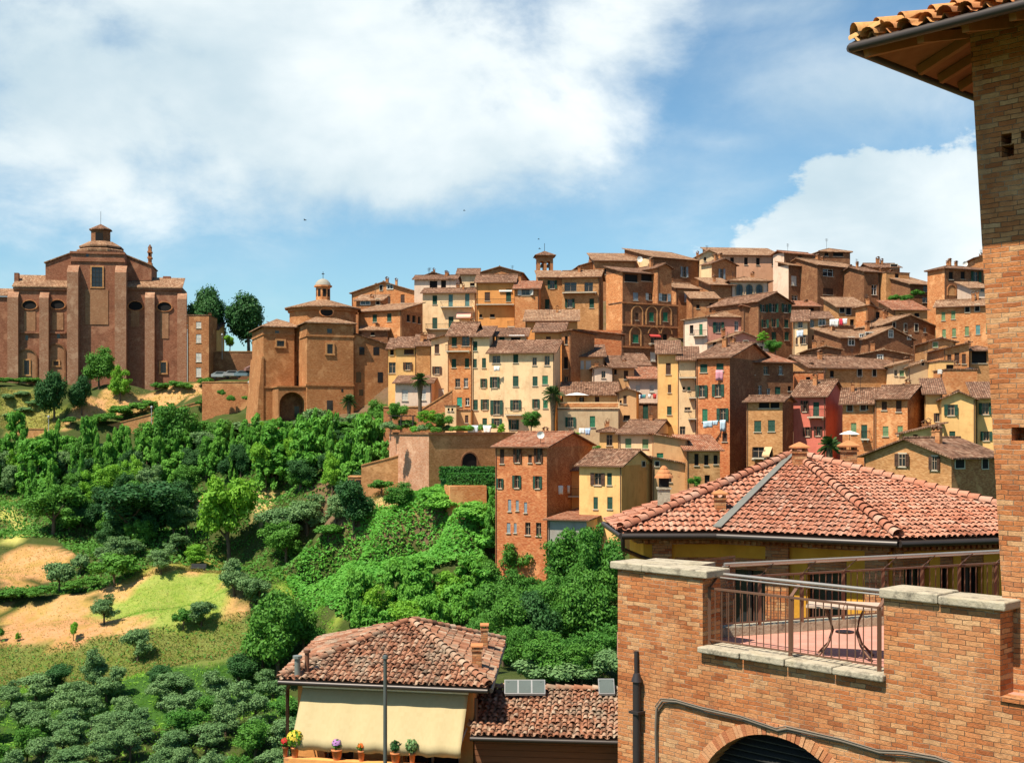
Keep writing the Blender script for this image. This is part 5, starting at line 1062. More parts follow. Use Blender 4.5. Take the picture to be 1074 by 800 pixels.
# ground cover
def cover(name,poly,n_,size,mat,seed,h=.5,up=1.0,asp=.55,label=None):
    rg=np.random.default_rng(seed); P=np.array(plan(poly)); lo=P.min(0); hi=P.max(0); pts=rg.uniform(lo,hi,(n_*4,2)); pts=pts[inside([tuple(p) for p in P],pts[:,0],pts[:,1])][:n_]
    z=ground_np(pts[:,0],pts[:,1]); k=len(pts)
    bump=np.array([mnoise.noise(Vector((x*.45,y*.45,3.0)))*.6+mnoise.noise(Vector((x*1.3,y*1.3,7.0)))*.4 for x,y in pts])
    cen=np.stack([pts[:,0],pts[:,1],z+h*(.7+1.1*bump)+rg.uniform(-.15,.15,k)],1)
    nr=rg.normal(size=(k,3))*.6; nr[:,2]+=up; nr[:,1]-=.35
    o=link(name,quads_mesh(name,leaves(cen,nr,size*rg.uniform(.6,1.4,k),rg,asp),np.clip(.5+bump*.6+rg.normal(0,.15,k),0,1),mat)); o['kind']='stuff'
cover('creeping_vines',[(300,612),(318,580),(352,566),(398,538),(432,520),(475,512),(512,524),(524,560),(505,592),(440,606),(392,622),(356,655),(335,638)],30000,.24,LM['vine'],1,.9)
cover('dry_grass',[(0,676),(60,677),(120,667),(200,656),(264,642),(272,690),(180,700),(60,722),(0,724)],15000,.22,LM['grass'],2,.25,.2,.16)
cover('meadow_grass',[(0,408),(45,410),(72,450),(0,449)],4000,.28,LM['grass'],3,.2,.2,.16)
cover('slope_grass',[(120,620),(150,604),(190,596),(235,583),(250,592),(240,602),(190,598)],3000,.25,LM['grass'],4,.2,.2,.16)
cover('bank_grass',[(376,522),(400,508),(476,510),(478,522),(430,534),(400,544)],4000,.25,LM['grass'],5,.25,.2,.16)
cover('undergrowth',[(-10,478),(150,476),(205,455),(300,470),(400,480),(400,505),(300,560),(330,580),(300,610),(270,625),(240,600),(190,592),(130,612),(80,622),(-10,634),(-10,622),(60,612),(80,585),(60,566),(-10,566)],26000,.26,LM['broad'],6,.3,.6)
cover('grove_grass',[(-20,724),(60,722),(180,702),(270,692),(300,720),(310,800),(-20,820)],16000,.2,LM['lime'],7,.18,.3,.2)
for x,y,w,h in ((470,546,40,24),(492,552,36,26),(505,560,30,26),(455,530,36,18)): plant(x,y,w,h,'vine','mound of vines spilling over the crumbling wall below the hedges',group='vine mounds below the hedges',trunk=False)
cover('mown_grass',[(118,640),(150,617),(192,602),(236,603),(242,622),(228,644),(190,652),(140,657)],9000,.10,LM['lime'],8,.06,.3,.2)
cover('field_weeds',[(0,640),(60,630),(110,618),(185,596),(238,604),(262,640),(200,655),(120,666),(60,675),(0,677)],2600,.13,LM['grass'],9,.07,.3,.3)
cover('upper_field_weeds',[(0,571),(55,573),(78,582),(74,598),(45,612),(0,620)],1500,.13,LM['grass'],10,.07,.3,.3)
cover('forecourt_weeds',[(82,418),(110,412),(160,411),(212,408),(212,418),(150,430),(105,440),(72,450)],1500,.2,LM['grass'],11,.1,.3,.3)
for i,x in enumerate(range(408,520,7)):
    plant(x,457-rng.uniform(0,5),rng.uniform(10,17),rng.uniform(8,14),rng.choice(['shrub','vine','oshrub','shrub']),'leafy plant in the crowded border on top of the bastion',group='border plants on the bastion',D=rng.uniform(174,182),trunk=False,lift=0)
def thin(x,y): plant(x,y,rng.uniform(11,17),rng.uniform(38,58),'plume','slender feathery bamboo stem standing out of the thicket',group='slender bamboo stems of the thicket')
scatter([(228,500),(300,478),(405,474),(410,512),(330,524),(240,520)],22,18,thin)
scatter([(0,500),(60,490),(150,490),(150,520),(60,540),(0,540)],30,20,thin)
cover('path_grass',[(278,602),(296,596),(345,645),(364,676),(334,667)],3500,.18,LM['lime'],12,.12,.3,.2)
cover('lower_slope_weeds',[(0,676),(60,677),(120,667),(200,656),(264,642),(272,690),(180,700),(60,722),(0,724)],2500,.2,LM['broad'],13,.35,.3,.4)
def scrub(name,pts_,n_,size,mat,seed,h):
    rg=np.random.default_rng(seed); P=np.array(pts_,float); lo=P.min(0); hi=P.max(0); q=rg.uniform(lo,hi,(n_*3,2)); q=q[inside([tuple(t) for t in P],q[:,0],q[:,1])][:n_]; k=len(q)
    bump=np.array([mnoise.noise(Vector((x*.3,y*.3,1.0))) for x,y in q]); z=ground_np(q[:,0],q[:,1]); cen=np.stack([q[:,0],q[:,1],z+h*(.6+1.2*bump)+rg.uniform(-.2,.2,k)],1); nr=rg.normal(size=(k,3))*.6; nr[:,2]+=.8
    o=link(name,quads_mesh(name,leaves(cen,nr,size*rg.uniform(.6,1.5,k),rg),np.clip(.5+bump*.7,0,1),mat)); o['kind']='stuff'
scrub('hillside_scrub',[(6,62),(12,112),(30,140),(62,132),(56,80),(30,56)],26000,.34,LM['broad'],21,1.0)
plant(540,604,46,44,'broad','leafy tree hiding the lowest windows of the red brick house'); plant(572,604,50,46,'dark','dark leafy tree in front of the red brick house corner'); plant(516,590,36,34,'vine','tangle of creepers at the foot of the red brick house',trunk=False)
# ------------------------------------------------------------------ near buildings
T_RED=tilenear('red_clay',[(.27,.10,.058),(.38,.145,.085),(.43,.18,.11),(.46,.22,.145),(.48,.28,.20)],(.36,.23,.17),.25)
T_OLD=tilenear('weathered_clay',[(.10,.05,.03),(.23,.10,.056),(.32,.14,.08),(.36,.20,.125),(.42,.30,.21)],(.27,.22,.16),.5)
GUT=plain('gutter_metal',(.045,.035,.03),.4,.5,.3); _n=N('coping_stone'); _p=_n.pos(); _c=_n.mix(_n.noise(_p,3,5),(.33,.28,.20),(.47,.41,.31)); _c=_n.mix(_n.mr(_n.noise(_p,4.5,8,.75),.5,.66,0,.85),_c,(.10,.085,.065)); _c=_n.mix(_n.mr(_n.noise(_p,1.3,5,.7),.55,.7,0,.5),_c,(.30,.24,.13))
COPING=_n.finish(_c,.92,_n.bump(_n.noise(_p,16,6,.7),.6,.03),.1)
LEAD=plain('lead_flashing',(.15,.15,.13),.6,.4,0,.25,2)
def plane_axes(a,b,apex):
    a,b,c=Vector(a),Vector(b),Vector(apex); e=(b-a).normalized(); n_=(b-a).cross(c-a).normalized()
    if n_.z<0: n_=-n_
    s=n_.cross(e); s=s if s.z>0 else -s
    return a,e,s,n_
def tiles(poly,a,b,apex,mat,parent,pu=.235,pv=.33,L=.43,r=.085,seed=1,jit=.012,extra=.06,flat=1.0):
    """rows of barrel tiles over channel tiles on the roof plane through a,b,apex, kept inside poly (list of points)"""
    O,e,s,n_=plane_axes(a,b,apex); P2=[((Vector(p)-O).dot(e),(Vector(p)-O).dot(s)) for p in poly]; rg=np.random.default_rng(seed)
    def ins(x,y):
        c=False; n_p=len(P2)
        for i in range(n_p):
            x0,y0=P2[i]; x1,y1=P2[(i+1)%n_p]
            if (y0>y)!=(y1>y) and x<(x1-x0)*(y-y0)/(y1-y0)+x0: c=not c
        return c
    us=[p[0] for p in P2]; vs=[p[1] for p in P2]; V=[];Fc=[];T=[]
    O_,e_,s_,nn=map(np.array,(O,e,s,n_)); rows=np.arange(min(vs)-extra,max(vs),pv); cols=np.arange(min(us),max(us)+pu,pu)
    th=np.linspace(0,math.pi,7); th2=np.linspace(math.pi*1.08,math.pi*1.92,5); nb=0
    for j,v in enumerate(rows):
        for i,u in enumerate(cols):
            for kind in (0,1):
                uu=u+(pu/2 if kind else 0); 
                if not ins(uu,max(v+.12,min(vs)+.02)): continue
                ang=th if kind==0 else th2; du=rg.normal(0,jit); tw=rg.normal(0,jit*.9); lift=rg.normal(0,.006); rr=r*rg.uniform(.94,1.06)
                for t,(vv,rad,hh) in enumerate(((v+rg.normal(0,jit),rr*1.06,.050),(v+L,rr*.86,.012))):
                    if kind: rad*=1.15; hh+=.055
                    c=uu+du+(tw if t else 0)
                    for q in ang: V.append(O_+e_*(c+rad*math.cos(q))+s_*vv+nn*(hh+lift+rad*flat*math.sin(q)))
                k=len(ang)
                for q in range(k-1): Fc.append((nb+q,nb+q+1,nb+k+q+1,nb+k+q))
                T+= [float(np.clip(rg.normal(.5,.26),0,1))]*(2*k); nb+=2*k
    me=bpy.data.meshes.new('tiles'); me.from_pydata([tuple(v) for v in V],[],Fc); me.polygons.foreach_set('use_smooth',[True]*len(Fc)); me.materials.append(mat)
    at_=me.attributes.new('tint','FLOAT','POINT'); at_.data.foreach_set('value',T); return link('tiles',me,parent)
def caps(P,Q,mat,parent,r=.13,L=.42,step=.32,seed=3,name='hip_tiles',lift=.05):
    P,Q=np.array(P,float),np.array(Q,float); d=Q-P; ln=np.linalg.norm(d); d/=ln; side=np.cross(d,(0,0,1)); side/=np.linalg.norm(side); up=np.cross(side,d); rg=np.random.default_rng(seed); V=[];Fc=[];T=[];nb=0
    th=np.linspace(-.15,math.pi+.15,9)
    for k in range(int(ln/step)):
        b=k*step+rg.normal(0,.012); tw=rg.normal(0,.015)
        for t,(v,rad,h) in enumerate(((b,r*1.08,.05),(b+L,r*.88,.015))):
            for q in th: V.append(P+d*v+side*(rad*math.cos(q)+(tw if t else 0))+up*(h+lift+rad*.85*math.sin(q)))
        for q in range(8): Fc.append((nb+q,nb+q+1,nb+10+q,nb+9+q))
        T+=[float(np.clip(rg.normal(.6,.22),0,1))]*18; nb+=18
    me=bpy.data.meshes.new(name); me.from_pydata([tuple(v) for v in V],[],Fc); me.polygons.foreach_set('use_smooth',[True]*len(Fc)); me.materials.append(mat)
    a=me.attributes.new('tint','FLOAT','POINT'); a.data.foreach_set('value',T); return link(name,me,parent)
def world_child(o,root):
    """geometry was given in world metres: keep it there under its root"""
    o.parent=root; o.matrix_parent_inverse=root.matrix_world.inverted(); return o
def wroot(name,loc,label,cat,group=None):
    r=empty(name,loc,0,label,cat,group); bpy.context.view_layer.update(); return r
def sub(o,root): o.parent=root; o.location=Vector(o.location)-Vector(root.location); return o
def ray_plane(px,py,a,b,c):
    a,b,c=Vector(a),Vector(b),Vector(c); n_=(b-a).cross(c-a); d=at(px,py,1.0); return d*(a.dot(n_)/d.dot(n_))
# ================= terrace building (brick wall with a gap, railing, arch) =================
AW=math.degrees(math.atan2(-.725,.689)); W=Frame('Z',648,19,AW,-12.0); U3,IN3=W.u,W.n
terr=empty('terrace_building',W.loc(),W.a,'red brick building with a railed roof terrace and a shuttered arch','building')
def wp(u,i,z): return W.O+W.u*u+W.n*i+Vector((0,0,z))       # wall metres to world
u1,_=W.hit(737,650); u2,_=W.hit(927,650); u3,_=W.hit(1049,650); u4=u3+6; zs=8.80; zc=9.86; TH=.42     # local heights (base -12)
ua,za=W.hit(743,800); ub,_=W.hit(890,800); uc=(ua+ub)/2; _,zt=W.hit(815,772); hc=(ub-ua)/2; sg=zt-za; rA=(hc*hc+sg*sg)/(2*sg); zcen=zt-rA; half=rA*.97
m=MB()
def low(u): return zcen+math.sqrt(rA*rA-(u-uc)**2) if abs(u-uc)<half else 0.0
us=sorted({0.0,u1,u2,u3,u4,uc-half+1e-4,uc+half-1e-4,*[uc+half*math.sin(math.pi/2*k/14)*.999 for k in range(-14,15)]})
for a,b in zip(us[:-1],us[1:]):
    mid=(a+b)/2; top=zs if (u1<mid<u2 or mid>u3) else zc; inn=abs(mid-uc)<half; la,lb=(low(a if abs(a-uc)<half else mid),low(b if abs(b-uc)<half else mid)) if inn else (0,0)
    m.poly([(a,0,la),(b,0,lb),(b,0,top),(a,0,top)],0); m.poly([(b,TH,zs-.2),(a,TH,zs-.2),(a,TH,top),(b,TH,top)],0); m.poly([(a,0,top),(b,0,top),(b,TH,top),(a,TH,top)],0)
    if inn: m.poly([(a,0,la),(a,.5,la),(b,.5,lb),(b,0,lb)],0)
for u,z0,z1,fl in ((u1,zs,zc,1),(u2,zs,zc,0),(u3,zs,zc,1),(0,0,zc,0)):
    q=[(u,0,z0),(u,TH if z0 else 3.0,z0),(u,TH if z0 else 3.0,z1),(u,0,z1)]; m.poly(q if fl else q[::-1],0)
m.build('brick_wall',B_NEAR,terr)
# arch ring of single bricks
m=MB(); k=0; r0,r1=rA+.005,rA+.17; n_=56; amax=math.asin(.97)
for i in range(n_):
    t0=-amax+2*amax*(i+.06)/n_; t1=-amax+2*amax*(i+.94)/n_; pr=random.uniform(.012,.03)
    m.prism([(uc+r*math.sin(t),-pr,zcen+r*math.cos(t)) for r,t in ((r0,t0),(r0,t1),(r1,t1),(r1,t0))][::-1],(0,pr-.003,0),random.randrange(3))
m.build('arch_bricks',[plain('arch_brick_a',(.46,.19,.085),.95,.1,0,.25,9,.5),plain('arch_brick_b',(.52,.26,.13),.95,.1,0,.25,9,.5),plain('arch_brick_c',(.38,.14,.065),.95,.1,0,.25,9,.5)],terr)
m=MB(); z=zt+.1
while z>2: m.slab([(uc-half,.20,z-.07),(uc+half,.20,z-.07),(uc+half,.30,z),(uc-half,.30,z)],.012); z-=.095
m.box(uc-half,uc+half,.34,.38,0,zt+.2); m.build('shutter_slats',plain('slat_paint',(.022,.022,.020),.45,.4),terr)
# copings and sill
def stone(u0,u1,z,h,i0,i1,seed):
    rg=random.Random(seed); m=MB(); j=lambda: rg.uniform(-.012,.012); m.box(u0+j(),u1+j(),i0+j(),i1+j(),z+.003,z+h+j()); o=m.build('coping_stone',COPING,terr)
    bv=o.modifiers.new('edge','BEVEL'); bv.width=.018; bv.segments=2; return o
us_,_=W.hit(675,600)
for i,(a,b) in enumerate(((-.12,us_),(us_+.012,u1+.10))): stone(a,b,zc,.115,-.06,TH+.1,i)
um,_=W.hit(985,620)
for i,(a,b) in enumerate(((u2-.04,um),(um+.01,u3+.08))): stone(a,b,zc,.12,-.07,TH+.08,5+i)
k=4
for i in range(k): a=u1-.02+(u2-u1+.06)*i/k; b=u1-.02+(u2-u1+.06)*(i+1)/k-.012; stone(a,b,zs,.10,-.10,TH+.02,9+i)
m=MB(); m.box(u3+.004,u4,-.03,.3,zs,zs+.05); m.build('ledge',B_NEAR,terr)
# back edge of the terrace
B0=Vector((2.99,18.7,0)); B1=Vector((8.30,20.9,0)); bd=(B1-B0).normalized(); bn=Vector((-bd.y,bd.x,0)); B2=B1+bd*4; FLZ=-3.15
Wend=wp(u4,TH,0)
floor_m=N('terrace_tiles'); u,v,_=floor_m.sep(floor_m.uv()); fu=floor_m.math('FRACT',floor_m.math('DIVIDE',u,.3)); fv=floor_m.math('FRACT',floor_m.math('DIVIDE',v,.15)); rn=floor_m.white(floor_m.comb(floor_m.math('FLOOR',floor_m.math('DIVIDE',u,.3)),floor_m.math('FLOOR',floor_m.math('DIVIDE',v,.15))))
mm=floor_m.math('MINIMUM',floor_m.mr(fu,.0,.04),floor_m.mr(fv,0,.07)); c=floor_m.mix(rn,(.50,.22,.16),(.60,.30,.23)); c=floor_m.mix(floor_m.noise(floor_m.pos(),2,4),c,mul((.52,.25,.19),.8)); c=floor_m.mix(mm,(.34,.22,.17),c)
FLOORM=floor_m.finish(c,.8,floor_m.bump(mm,.3,.01),.2)
m=MB(); q=[wp(-.2,TH*.5,FLZ),wp(u4,TH*.5,FLZ),Vector((B2.x+2,B2.y-4,FLZ)),Vector((B2.x,B2.y,FLZ)),Vector((B0.x,B0.y,FLZ)),]
m.slab([tuple(p) for p in q],.4); o=m.build('terrace_floor',FLOORM)
bpy.context.view_layer.update(); world_child(o,terr)
m=MB(); kb=lambda t,i,z:(B0+bd*t+bn*i+Vector((0,0,z))); L=(B2-B0).length
m.prism([kb(-.3,-.02,FLZ+.002),kb(-.3,.3,FLZ+.002),kb(-.3,.3,FLZ+.14),kb(-.3,-.02,FLZ+.14)],bd*(L+.3)); o=m.build('terrace_kerb',COPING); world_child(o,terr)
m=MB(); m.prism([kb(-.3,.0,-12),kb(-.3,.29,-12),kb(-.3,.29,FLZ),kb(-.3,.0,FLZ)],bd*(L+.3)); o=m.build('back_wall',B_NEAR); world_child(o,terr)
c0=wp(.15,TH+.1,0); c1=Vector((B0.x,B0.y,0))-bd*.1; dd=(c1-c0); nn_=Vector((dd.y,-dd.x,0)).normalized()*.2
m=MB(); m.prism([c0-nn_+Vector((0,0,-12)),c0+nn_+Vector((0,0,-12)),c0+nn_+Vector((0,0,-2.15)),c0-nn_+Vector((0,0,-2.15))],dd); o=m.build('side_parapet',B_NEAR); world_child(o,terr)
m=MB(); m.prism([c0-nn_*1.3+Vector((0,0,-2.145)),c0+nn_*1.3+Vector((0,0,-2.145)),c0+nn_*1.3+Vector((0,0,-2.02)),c0-nn_*1.3+Vector((0,0,-2.02))],dd*1.05); o=m.build('coping_stone',COPING); world_child(o,terr)
# drainpipe and cable
m=MB(); ud,zd=W.hit(672,712); m.tube([(ud,-.09,0),(ud,-.09,zd)],.062,10); m.tube([(ud,-.09,zd-.02),(ud,-.09,zd+.1)],[.085,.05],10); m.tube([(ud-.05,-.04,zd+.05),(ud-.06,-.03,zd+.42)],.035,8)
for z in (zd-.5,zd-1.6): m.box(ud-.09,ud+.09,-.17,-.003,z,z+.04)
m.build('drainpipe',plain('drain_metal',(.028,.022,.022),.45,.4),terr)
m=MB(); pts=[]
for x,y in ((690,830),(690,760),(691,742),(697,734),(712,735),(740,743),(780,752),(818,765),(828,763),(850,768),(885,776),(925,788),(950,789),(985,795),(1015,806)): a,z=W.hit(x,y); pts.append((a,-.045,z))
m.tube(pts,.022,6); m.tube([(a+.01,-.03,z-.035+.01*math.sin(i*2)) for i,(a,_,z) in enumerate(pts)],.012,5); m.tube([(a-.02,-.06,z+.03) for a,_,z in pts[2:]],.010,5)
m.build('cable',plain('cable_grey',(.16,.13,.10),.8),terr)
# ================= railings =================
RUST=plain('railing_bronze',(.15,.075,.045),.5,.4,.2); STEEL=plain('rail_steel',(.42,.38,.33),.35,.5,.6)
def railing(name,label,P,d,inn,L,posts,h1,lean,z0,spacing=.115,steel=True):
    r=wroot(name,P+Vector((0,0,z0)),label,'railing'); d=Vector(d); inn=Vector(inn)
    k=lambda t,i,z: tuple(d*t+inn*i+Vector((0,0,z)))
    m=MB()
    for z,w in ((.06,.022),(h1,.03)): m.bar(k(0,0,z),k(L,0,z),w)
    n_=int(L/spacing)
    for i in range(1,n_): m.bar(k(L*i/n_,0,.06),k(L*i/n_,0,h1),.013)
    m.build('bars',RUST,r)
    for t in posts:
        m=MB(); m.bar(k(t,0,-.05),k(t,0,h1+.02),.055,.02); m.bar(k(t,.0,h1),k(t+lean[0],lean[1],h1+lean[2]),.05,.014); m.build('post',RUST,r)
    m=MB(); m.tube([k(lean[0]-.05,lean[1],h1+lean[2]+.02),k(L+lean[0]+.05,lean[1],h1+lean[2]+.02)],.024,10); m.build('handrail',STEEL if steel else RUST,r)
    m=MB(); m.tube([k(lean[0]-.05,lean[1]*.6,h1+lean[2]-.02),k(L+lean[0]+.05,lean[1]*.6,h1+lean[2]-.02)],.012,8); m.build('wire',STEEL,r)
uf0,_=W.hit(743,655,.14); uf1,_=W.hit(829,655,.14); uf2,_=W.hit(923,655,.14)
railing('terrace_railing','slanted bronze railing filling the gap in the brick parapet',wp(uf0,.14,0),W.u,W.n,uf2-uf0,[0.01,uf1-uf0,uf2-uf0-.01],.80,(.0,.22,.17),-3.095)
railing('terrace_railing','long bronze railing along the far edge of the terrace',B0+bd*.05,bd,-bn,L-.3,[.05+.78*i for i in range(12)],.76,(.16,.14,.20),FLZ+.14,.12)
# ================= terrace table =================
P=at(886,694,17.15); P.z=FLZ; tb=wroot('terrace_table',P,'small bistro table with curved bronze legs on the red terrace','table'); TR_=R(-18)
def rt(x,y,z): return (x*math.cos(TR_)-y*math.sin(TR_),x*math.sin(TR_)+y*math.cos(TR_),z)
m=MB()
for x0,x1 in ((-.50,-.005),(.005,.50)): m.slab([rt(x0,-.33,.73),rt(x1,-.33,.73),rt(x1,.33,.73),rt(x0,.33,.73)],.025)
m.build('tabletop',plain('table_slab',(.48,.35,.26),.6,.3,0,.15,6),tb)
for sx,sy in ((-1,-1),(1,-1),(1,1),(-1,1)):
    m=MB(); m.tube([rt(sx*.27,sy*.14,.70),rt(sx*.19,sy*.10,.52),rt(sx*.165,sy*.09,.36),rt(sx*.22,sy*.13,.18),rt(sx*.37,sy*.24,0.0)],[.014,.016,.018,.016,.02],8); m.build('leg',RUST,tb)
m=MB(); m.lathe([(.13,.34),(.13,.36)],(0,0,0),14); m.build('ring',RUST,tb)
# ================= brick tower with the overhanging eave =================
tw=wroot('brick_tower',wp(u3+.3,.4,-3.2),'tall brick tower rising past the top of the picture with a tiled eave','tower')
_,zb_=W.hit(1057,727,.35); ub_,_=W.hit(1057,727,.35); ut_,ztt=W.hit(1020,84,.35); zL=-3.2; zH=5.05; ut2=ut_+(ut_-ub_)/(ztt-zb_)*(zH+12-ztt)
m=MB(); q=[wp(ub_,.35,zL),wp(ub_+5,.35,zL),wp(ub_+5,.35,zH),wp(ut2,.35,zH)]; holes=[(1057,158,13,13),(1068,455,14,14)]
# front face laid out as strips so that the putlog holes are real
def fu(z): return ub_+(ut2-ub_)*(z-zL)/(zH-zL)
H_=[]
for x,y,w_,h_ in holes:
    a,z=W.hit(x-w_/2,y,.35); b,_=W.hit(x+w_/2,y,.35); _,z0=W.hit(x,y+h_/2,.35); _,z1=W.hit(x,y-h_/2,.35); H_.append((a,b,z0-12,z1-12))
for k in range(5): a=fu(4.1)+.35+.24*k; H_.append((a,a+.13,3.42,3.56))
zz=sorted({zL,zH,*[h[2] for h in H_],*[h[3] for h in H_]})
for za_,zb2 in zip(zz[:-1],zz[1:]):
    zm=(za_+zb2)/2; cuts=sorted([h for h in H_ if h[2]<zm<h[3]]); x0a,x0b=fu(za_),fu(zb2)
    for h in cuts: m.poly([wp(x0a,.35,za_),wp(h[0],.35,za_),wp(h[0],.35,zb2),wp(x0b,.35,zb2)],0); x0a=x0b=h[1]
    m.poly([wp(x0a,.35,za_),wp(ub_+5,.35,za_),wp(ub_+5,.35,zb2),wp(x0b,.35,zb2)],0)
for a,b,z0,z1 in H_:
    m.poly([wp(a,.35,z0),wp(a,.6,z0),wp(a,.6,z1),wp(a,.35,z1)],0); m.poly([wp(b,.35,z0),wp(b,.35,z1),wp(b,.6,z1),wp(b,.6,z0)],0); m.poly([wp(a,.35,z0),wp(b,.35,z0),wp(b,.6,z0),wp(a,.6,z0)],0); m.poly([wp(a,.35,z1),wp(a,.6,z1),wp(b,.6,z1),wp(b,.35,z1)],0); m.poly([wp(a,.6,z0),wp(b,.6,z0),wp(b,.6,z1),wp(a,.6,z1)],0)
m.poly([wp(ub_,.35,zL),wp(ut2,.35,zH),wp(ut2,5.35,zH),wp(ub_,5.35,zL)],0); m.poly([wp(ub_+5,.35,zL),wp(ub_+5,5.35,zL),wp(ub_+5,5.35,zH),wp(ub_+5,.35,zH)],0); m.poly([wp(ub_,5.35,zL),wp(ut2,5.35,zH),wp(ub_+5,5.35,zH),wp(ub_+5,5.35,zL)],0)
o=m.build('brick_shaft',B_NEAR); world_child(o,tw)
E=.87; uk=ut_-E; ik=.35-1.28; ze=4.55; cu,ci=ut_+2.6,.35+2.6; ap=wp(cu,ci,ze+1.25); pk=[wp(uk,ik,ze),wp(2*cu-uk,ik,ze),wp(2*cu-uk,2*ci-ik,ze),wp(uk,2*ci-ik,ze)]
m=MB()
for i in range(4): m.slab([tuple(pk[i]+Vector((0,0,.10))),tuple(pk[(i+1)%4]+Vector((0,0,.10))),tuple(ap+Vector((0,0,.10)))],.05)
o=m.build('roof_boards',plain('eave_boards',(.30,.13,.06),.85,.1,0,.35,5)); world_child(o,tw)
RW=plain('rafter_wood',(.36,.16,.07),.8,.1,0,.3,6); sl_=1.25/3.6
for i in range(9):                       # rafters under both visible eaves
    t=uk+.25+.55*i
    for a,b in ((wp(t,ik+.12,ze+.02),wp(t,.5,ze+.02+sl_*1.0)),) if t>ut_-.2 else (): 
        m=MB(); m.bar(a,b,.085,.11); o=m.build('rafter',RW); world_child(o,tw)
    t=ik+.25+.55*i
    if t>.2: m=MB(); m.bar(wp(uk+.12,t,ze+.02),wp(ut_+.15,t,ze+.02+sl_*1.0),.085,.11); o=m.build('rafter',RW); world_child(o,tw)
m=MB(); m.bar(wp(uk+.1,ik+.1,ze+.01),wp(ut_+.05,.40,ze+.05+sl_*1.0),.11,.13); o=m.build('rafter',RW); world_child(o,tw)
m=MB(); m.tube([wp(uk-.03,ik-.03,ze+.06),wp(2*cu-uk,ik-.03,ze+.06)],.058,10); m.tube([wp(uk-.03,ik-.03,ze+.06),wp(uk-.03,2*ci-ik,ze+.06)],.058,10); o=m.build('gutter',plain('tower_gutter',(.055,.042,.036),.45,.4,.2)); world_child(o,tw)
T_LIC=tilenear('lichen_clay',[(.26,.11,.045),(.46,.19,.075),(.56,.28,.10),(.60,.38,.16)],(.42,.23,.085),.5)
for i in (0,3):
    a,b=(pk[i],pk[(i+1)%4]); up=Vector((0,0,.12)); o=tiles([a+up,b+up,ap+up],a+up,b+up,ap+up,T_LIC,None,.24,.34,.45,.09,seed=30+i,jit=.02); world_child(o,tw)
o=caps(pk[0]+Vector((0,0,.13)),ap+Vector((0,0,.13)),T_LIC,None,.14); world_child(o,tw)
# ================= yellow building with the big red roof =================
ZE=-2.25; V3=Vector
PB=V3((2.3,30.2,ZE)); P0=V3((2.37,26.85,ZE)); P1=V3((4.44,26.85,ZE)); P2=V3((7.79,25.0,ZE)); P3=V3((12.6,26.55,ZE)); P4=V3((14.5,33,ZE)); P5=V3((6,37,ZE)); AP=V3((7.05,31.0,-.70))
yb=wroot('yellow_building',V3((6,29,-12)),'yellow and brick building under a broad red tiled roof behind the terrace','building')
m=MB(); up=V3((0,0,.03))
ring=[PB,P0,P1,P2,P3,P4,P5]
for i in range(7): m.slab([tuple(ring[i]),tuple(ring[(i+1)%7]),tuple(AP)],.14)
o=m.build('roof_deck',plain('roof_deck_clay',(.30,.13,.08),.9,.1,0,.3,6)); world_child(o,yb)
for i,(a,b) in enumerate(((P0,P1),(P1,P2),(P2,P3),(PB,P0))):
    a,b,c=a+up,b+up,AP+up; o=tiles([a,b,c],a,b,c,T_RED,None,.145,.25,.31,.053,seed=50+i,jit=.008,flat=.8); world_child(o,yb)
for a in (P0,P2): o=caps(a+up,AP+up,T_RED,None,.115,.34,.26,seed=int(a.x*10),lift=.06); world_child(o,yb)
o=caps(P3+up,AP+up,T_RED,None,.11,.34,.26,seed=77); world_child(o,yb)
m=MB(); d=(AP-P1).normalized(); s_=d.cross(V3((0,0,1))).normalized()*.10; u0=V3((0,0,.15)); m.slab([tuple(P1-s_+u0),tuple(P1+s_+u0),tuple(AP+s_*.7+u0),tuple(AP-s_*.7+u0)],.02); o=m.build('valley_flashing',LEAD); world_child(o,yb)
m=MB(); gd=V3((0,0,-.06))
for a,b in ((P0,P1),(P1,P2),(P2,P3)): n_=(b-a).cross(V3((0,0,1))).normalized()*.06; m.tube([a+n_+gd,b+n_+gd],.07,10)
m.tube([P0+V3((.0,-.06,-.06)),PB+V3((-.06,0,-.06))],.07,10); o=m.build('gutter',GUT); world_child(o,yb)
m=MB(); m.tube([P0+V3((.02,-.05,-.1)),P0+V3((.04,.0,-.35)),P0+V3((.45,.45,-.55)),P0+V3((.72,.5,-.62)),P0+V3((.74,.5,-9))],.05,8); o=m.build('downpipe',GUT); world_child(o,yb)
def off(a,b,c,d_):  # corner b inset by d_
    n1=V3((-(b-a).y,(b-a).x,0)).normalized(); n2=V3((-(c-b).y,(c-b).x,0)).normalized(); k=(n1+n2).normalized(); return b+k*(d_/max(.3,k.dot(n1)))
IW=.55; Q=[None]*7
for i in range(7): Q[i]=off(ring[i-1],ring[i],ring[(i+1)%7],IW)
P_DEEP=plaster('deep_yellow',(.72,.36,.045))
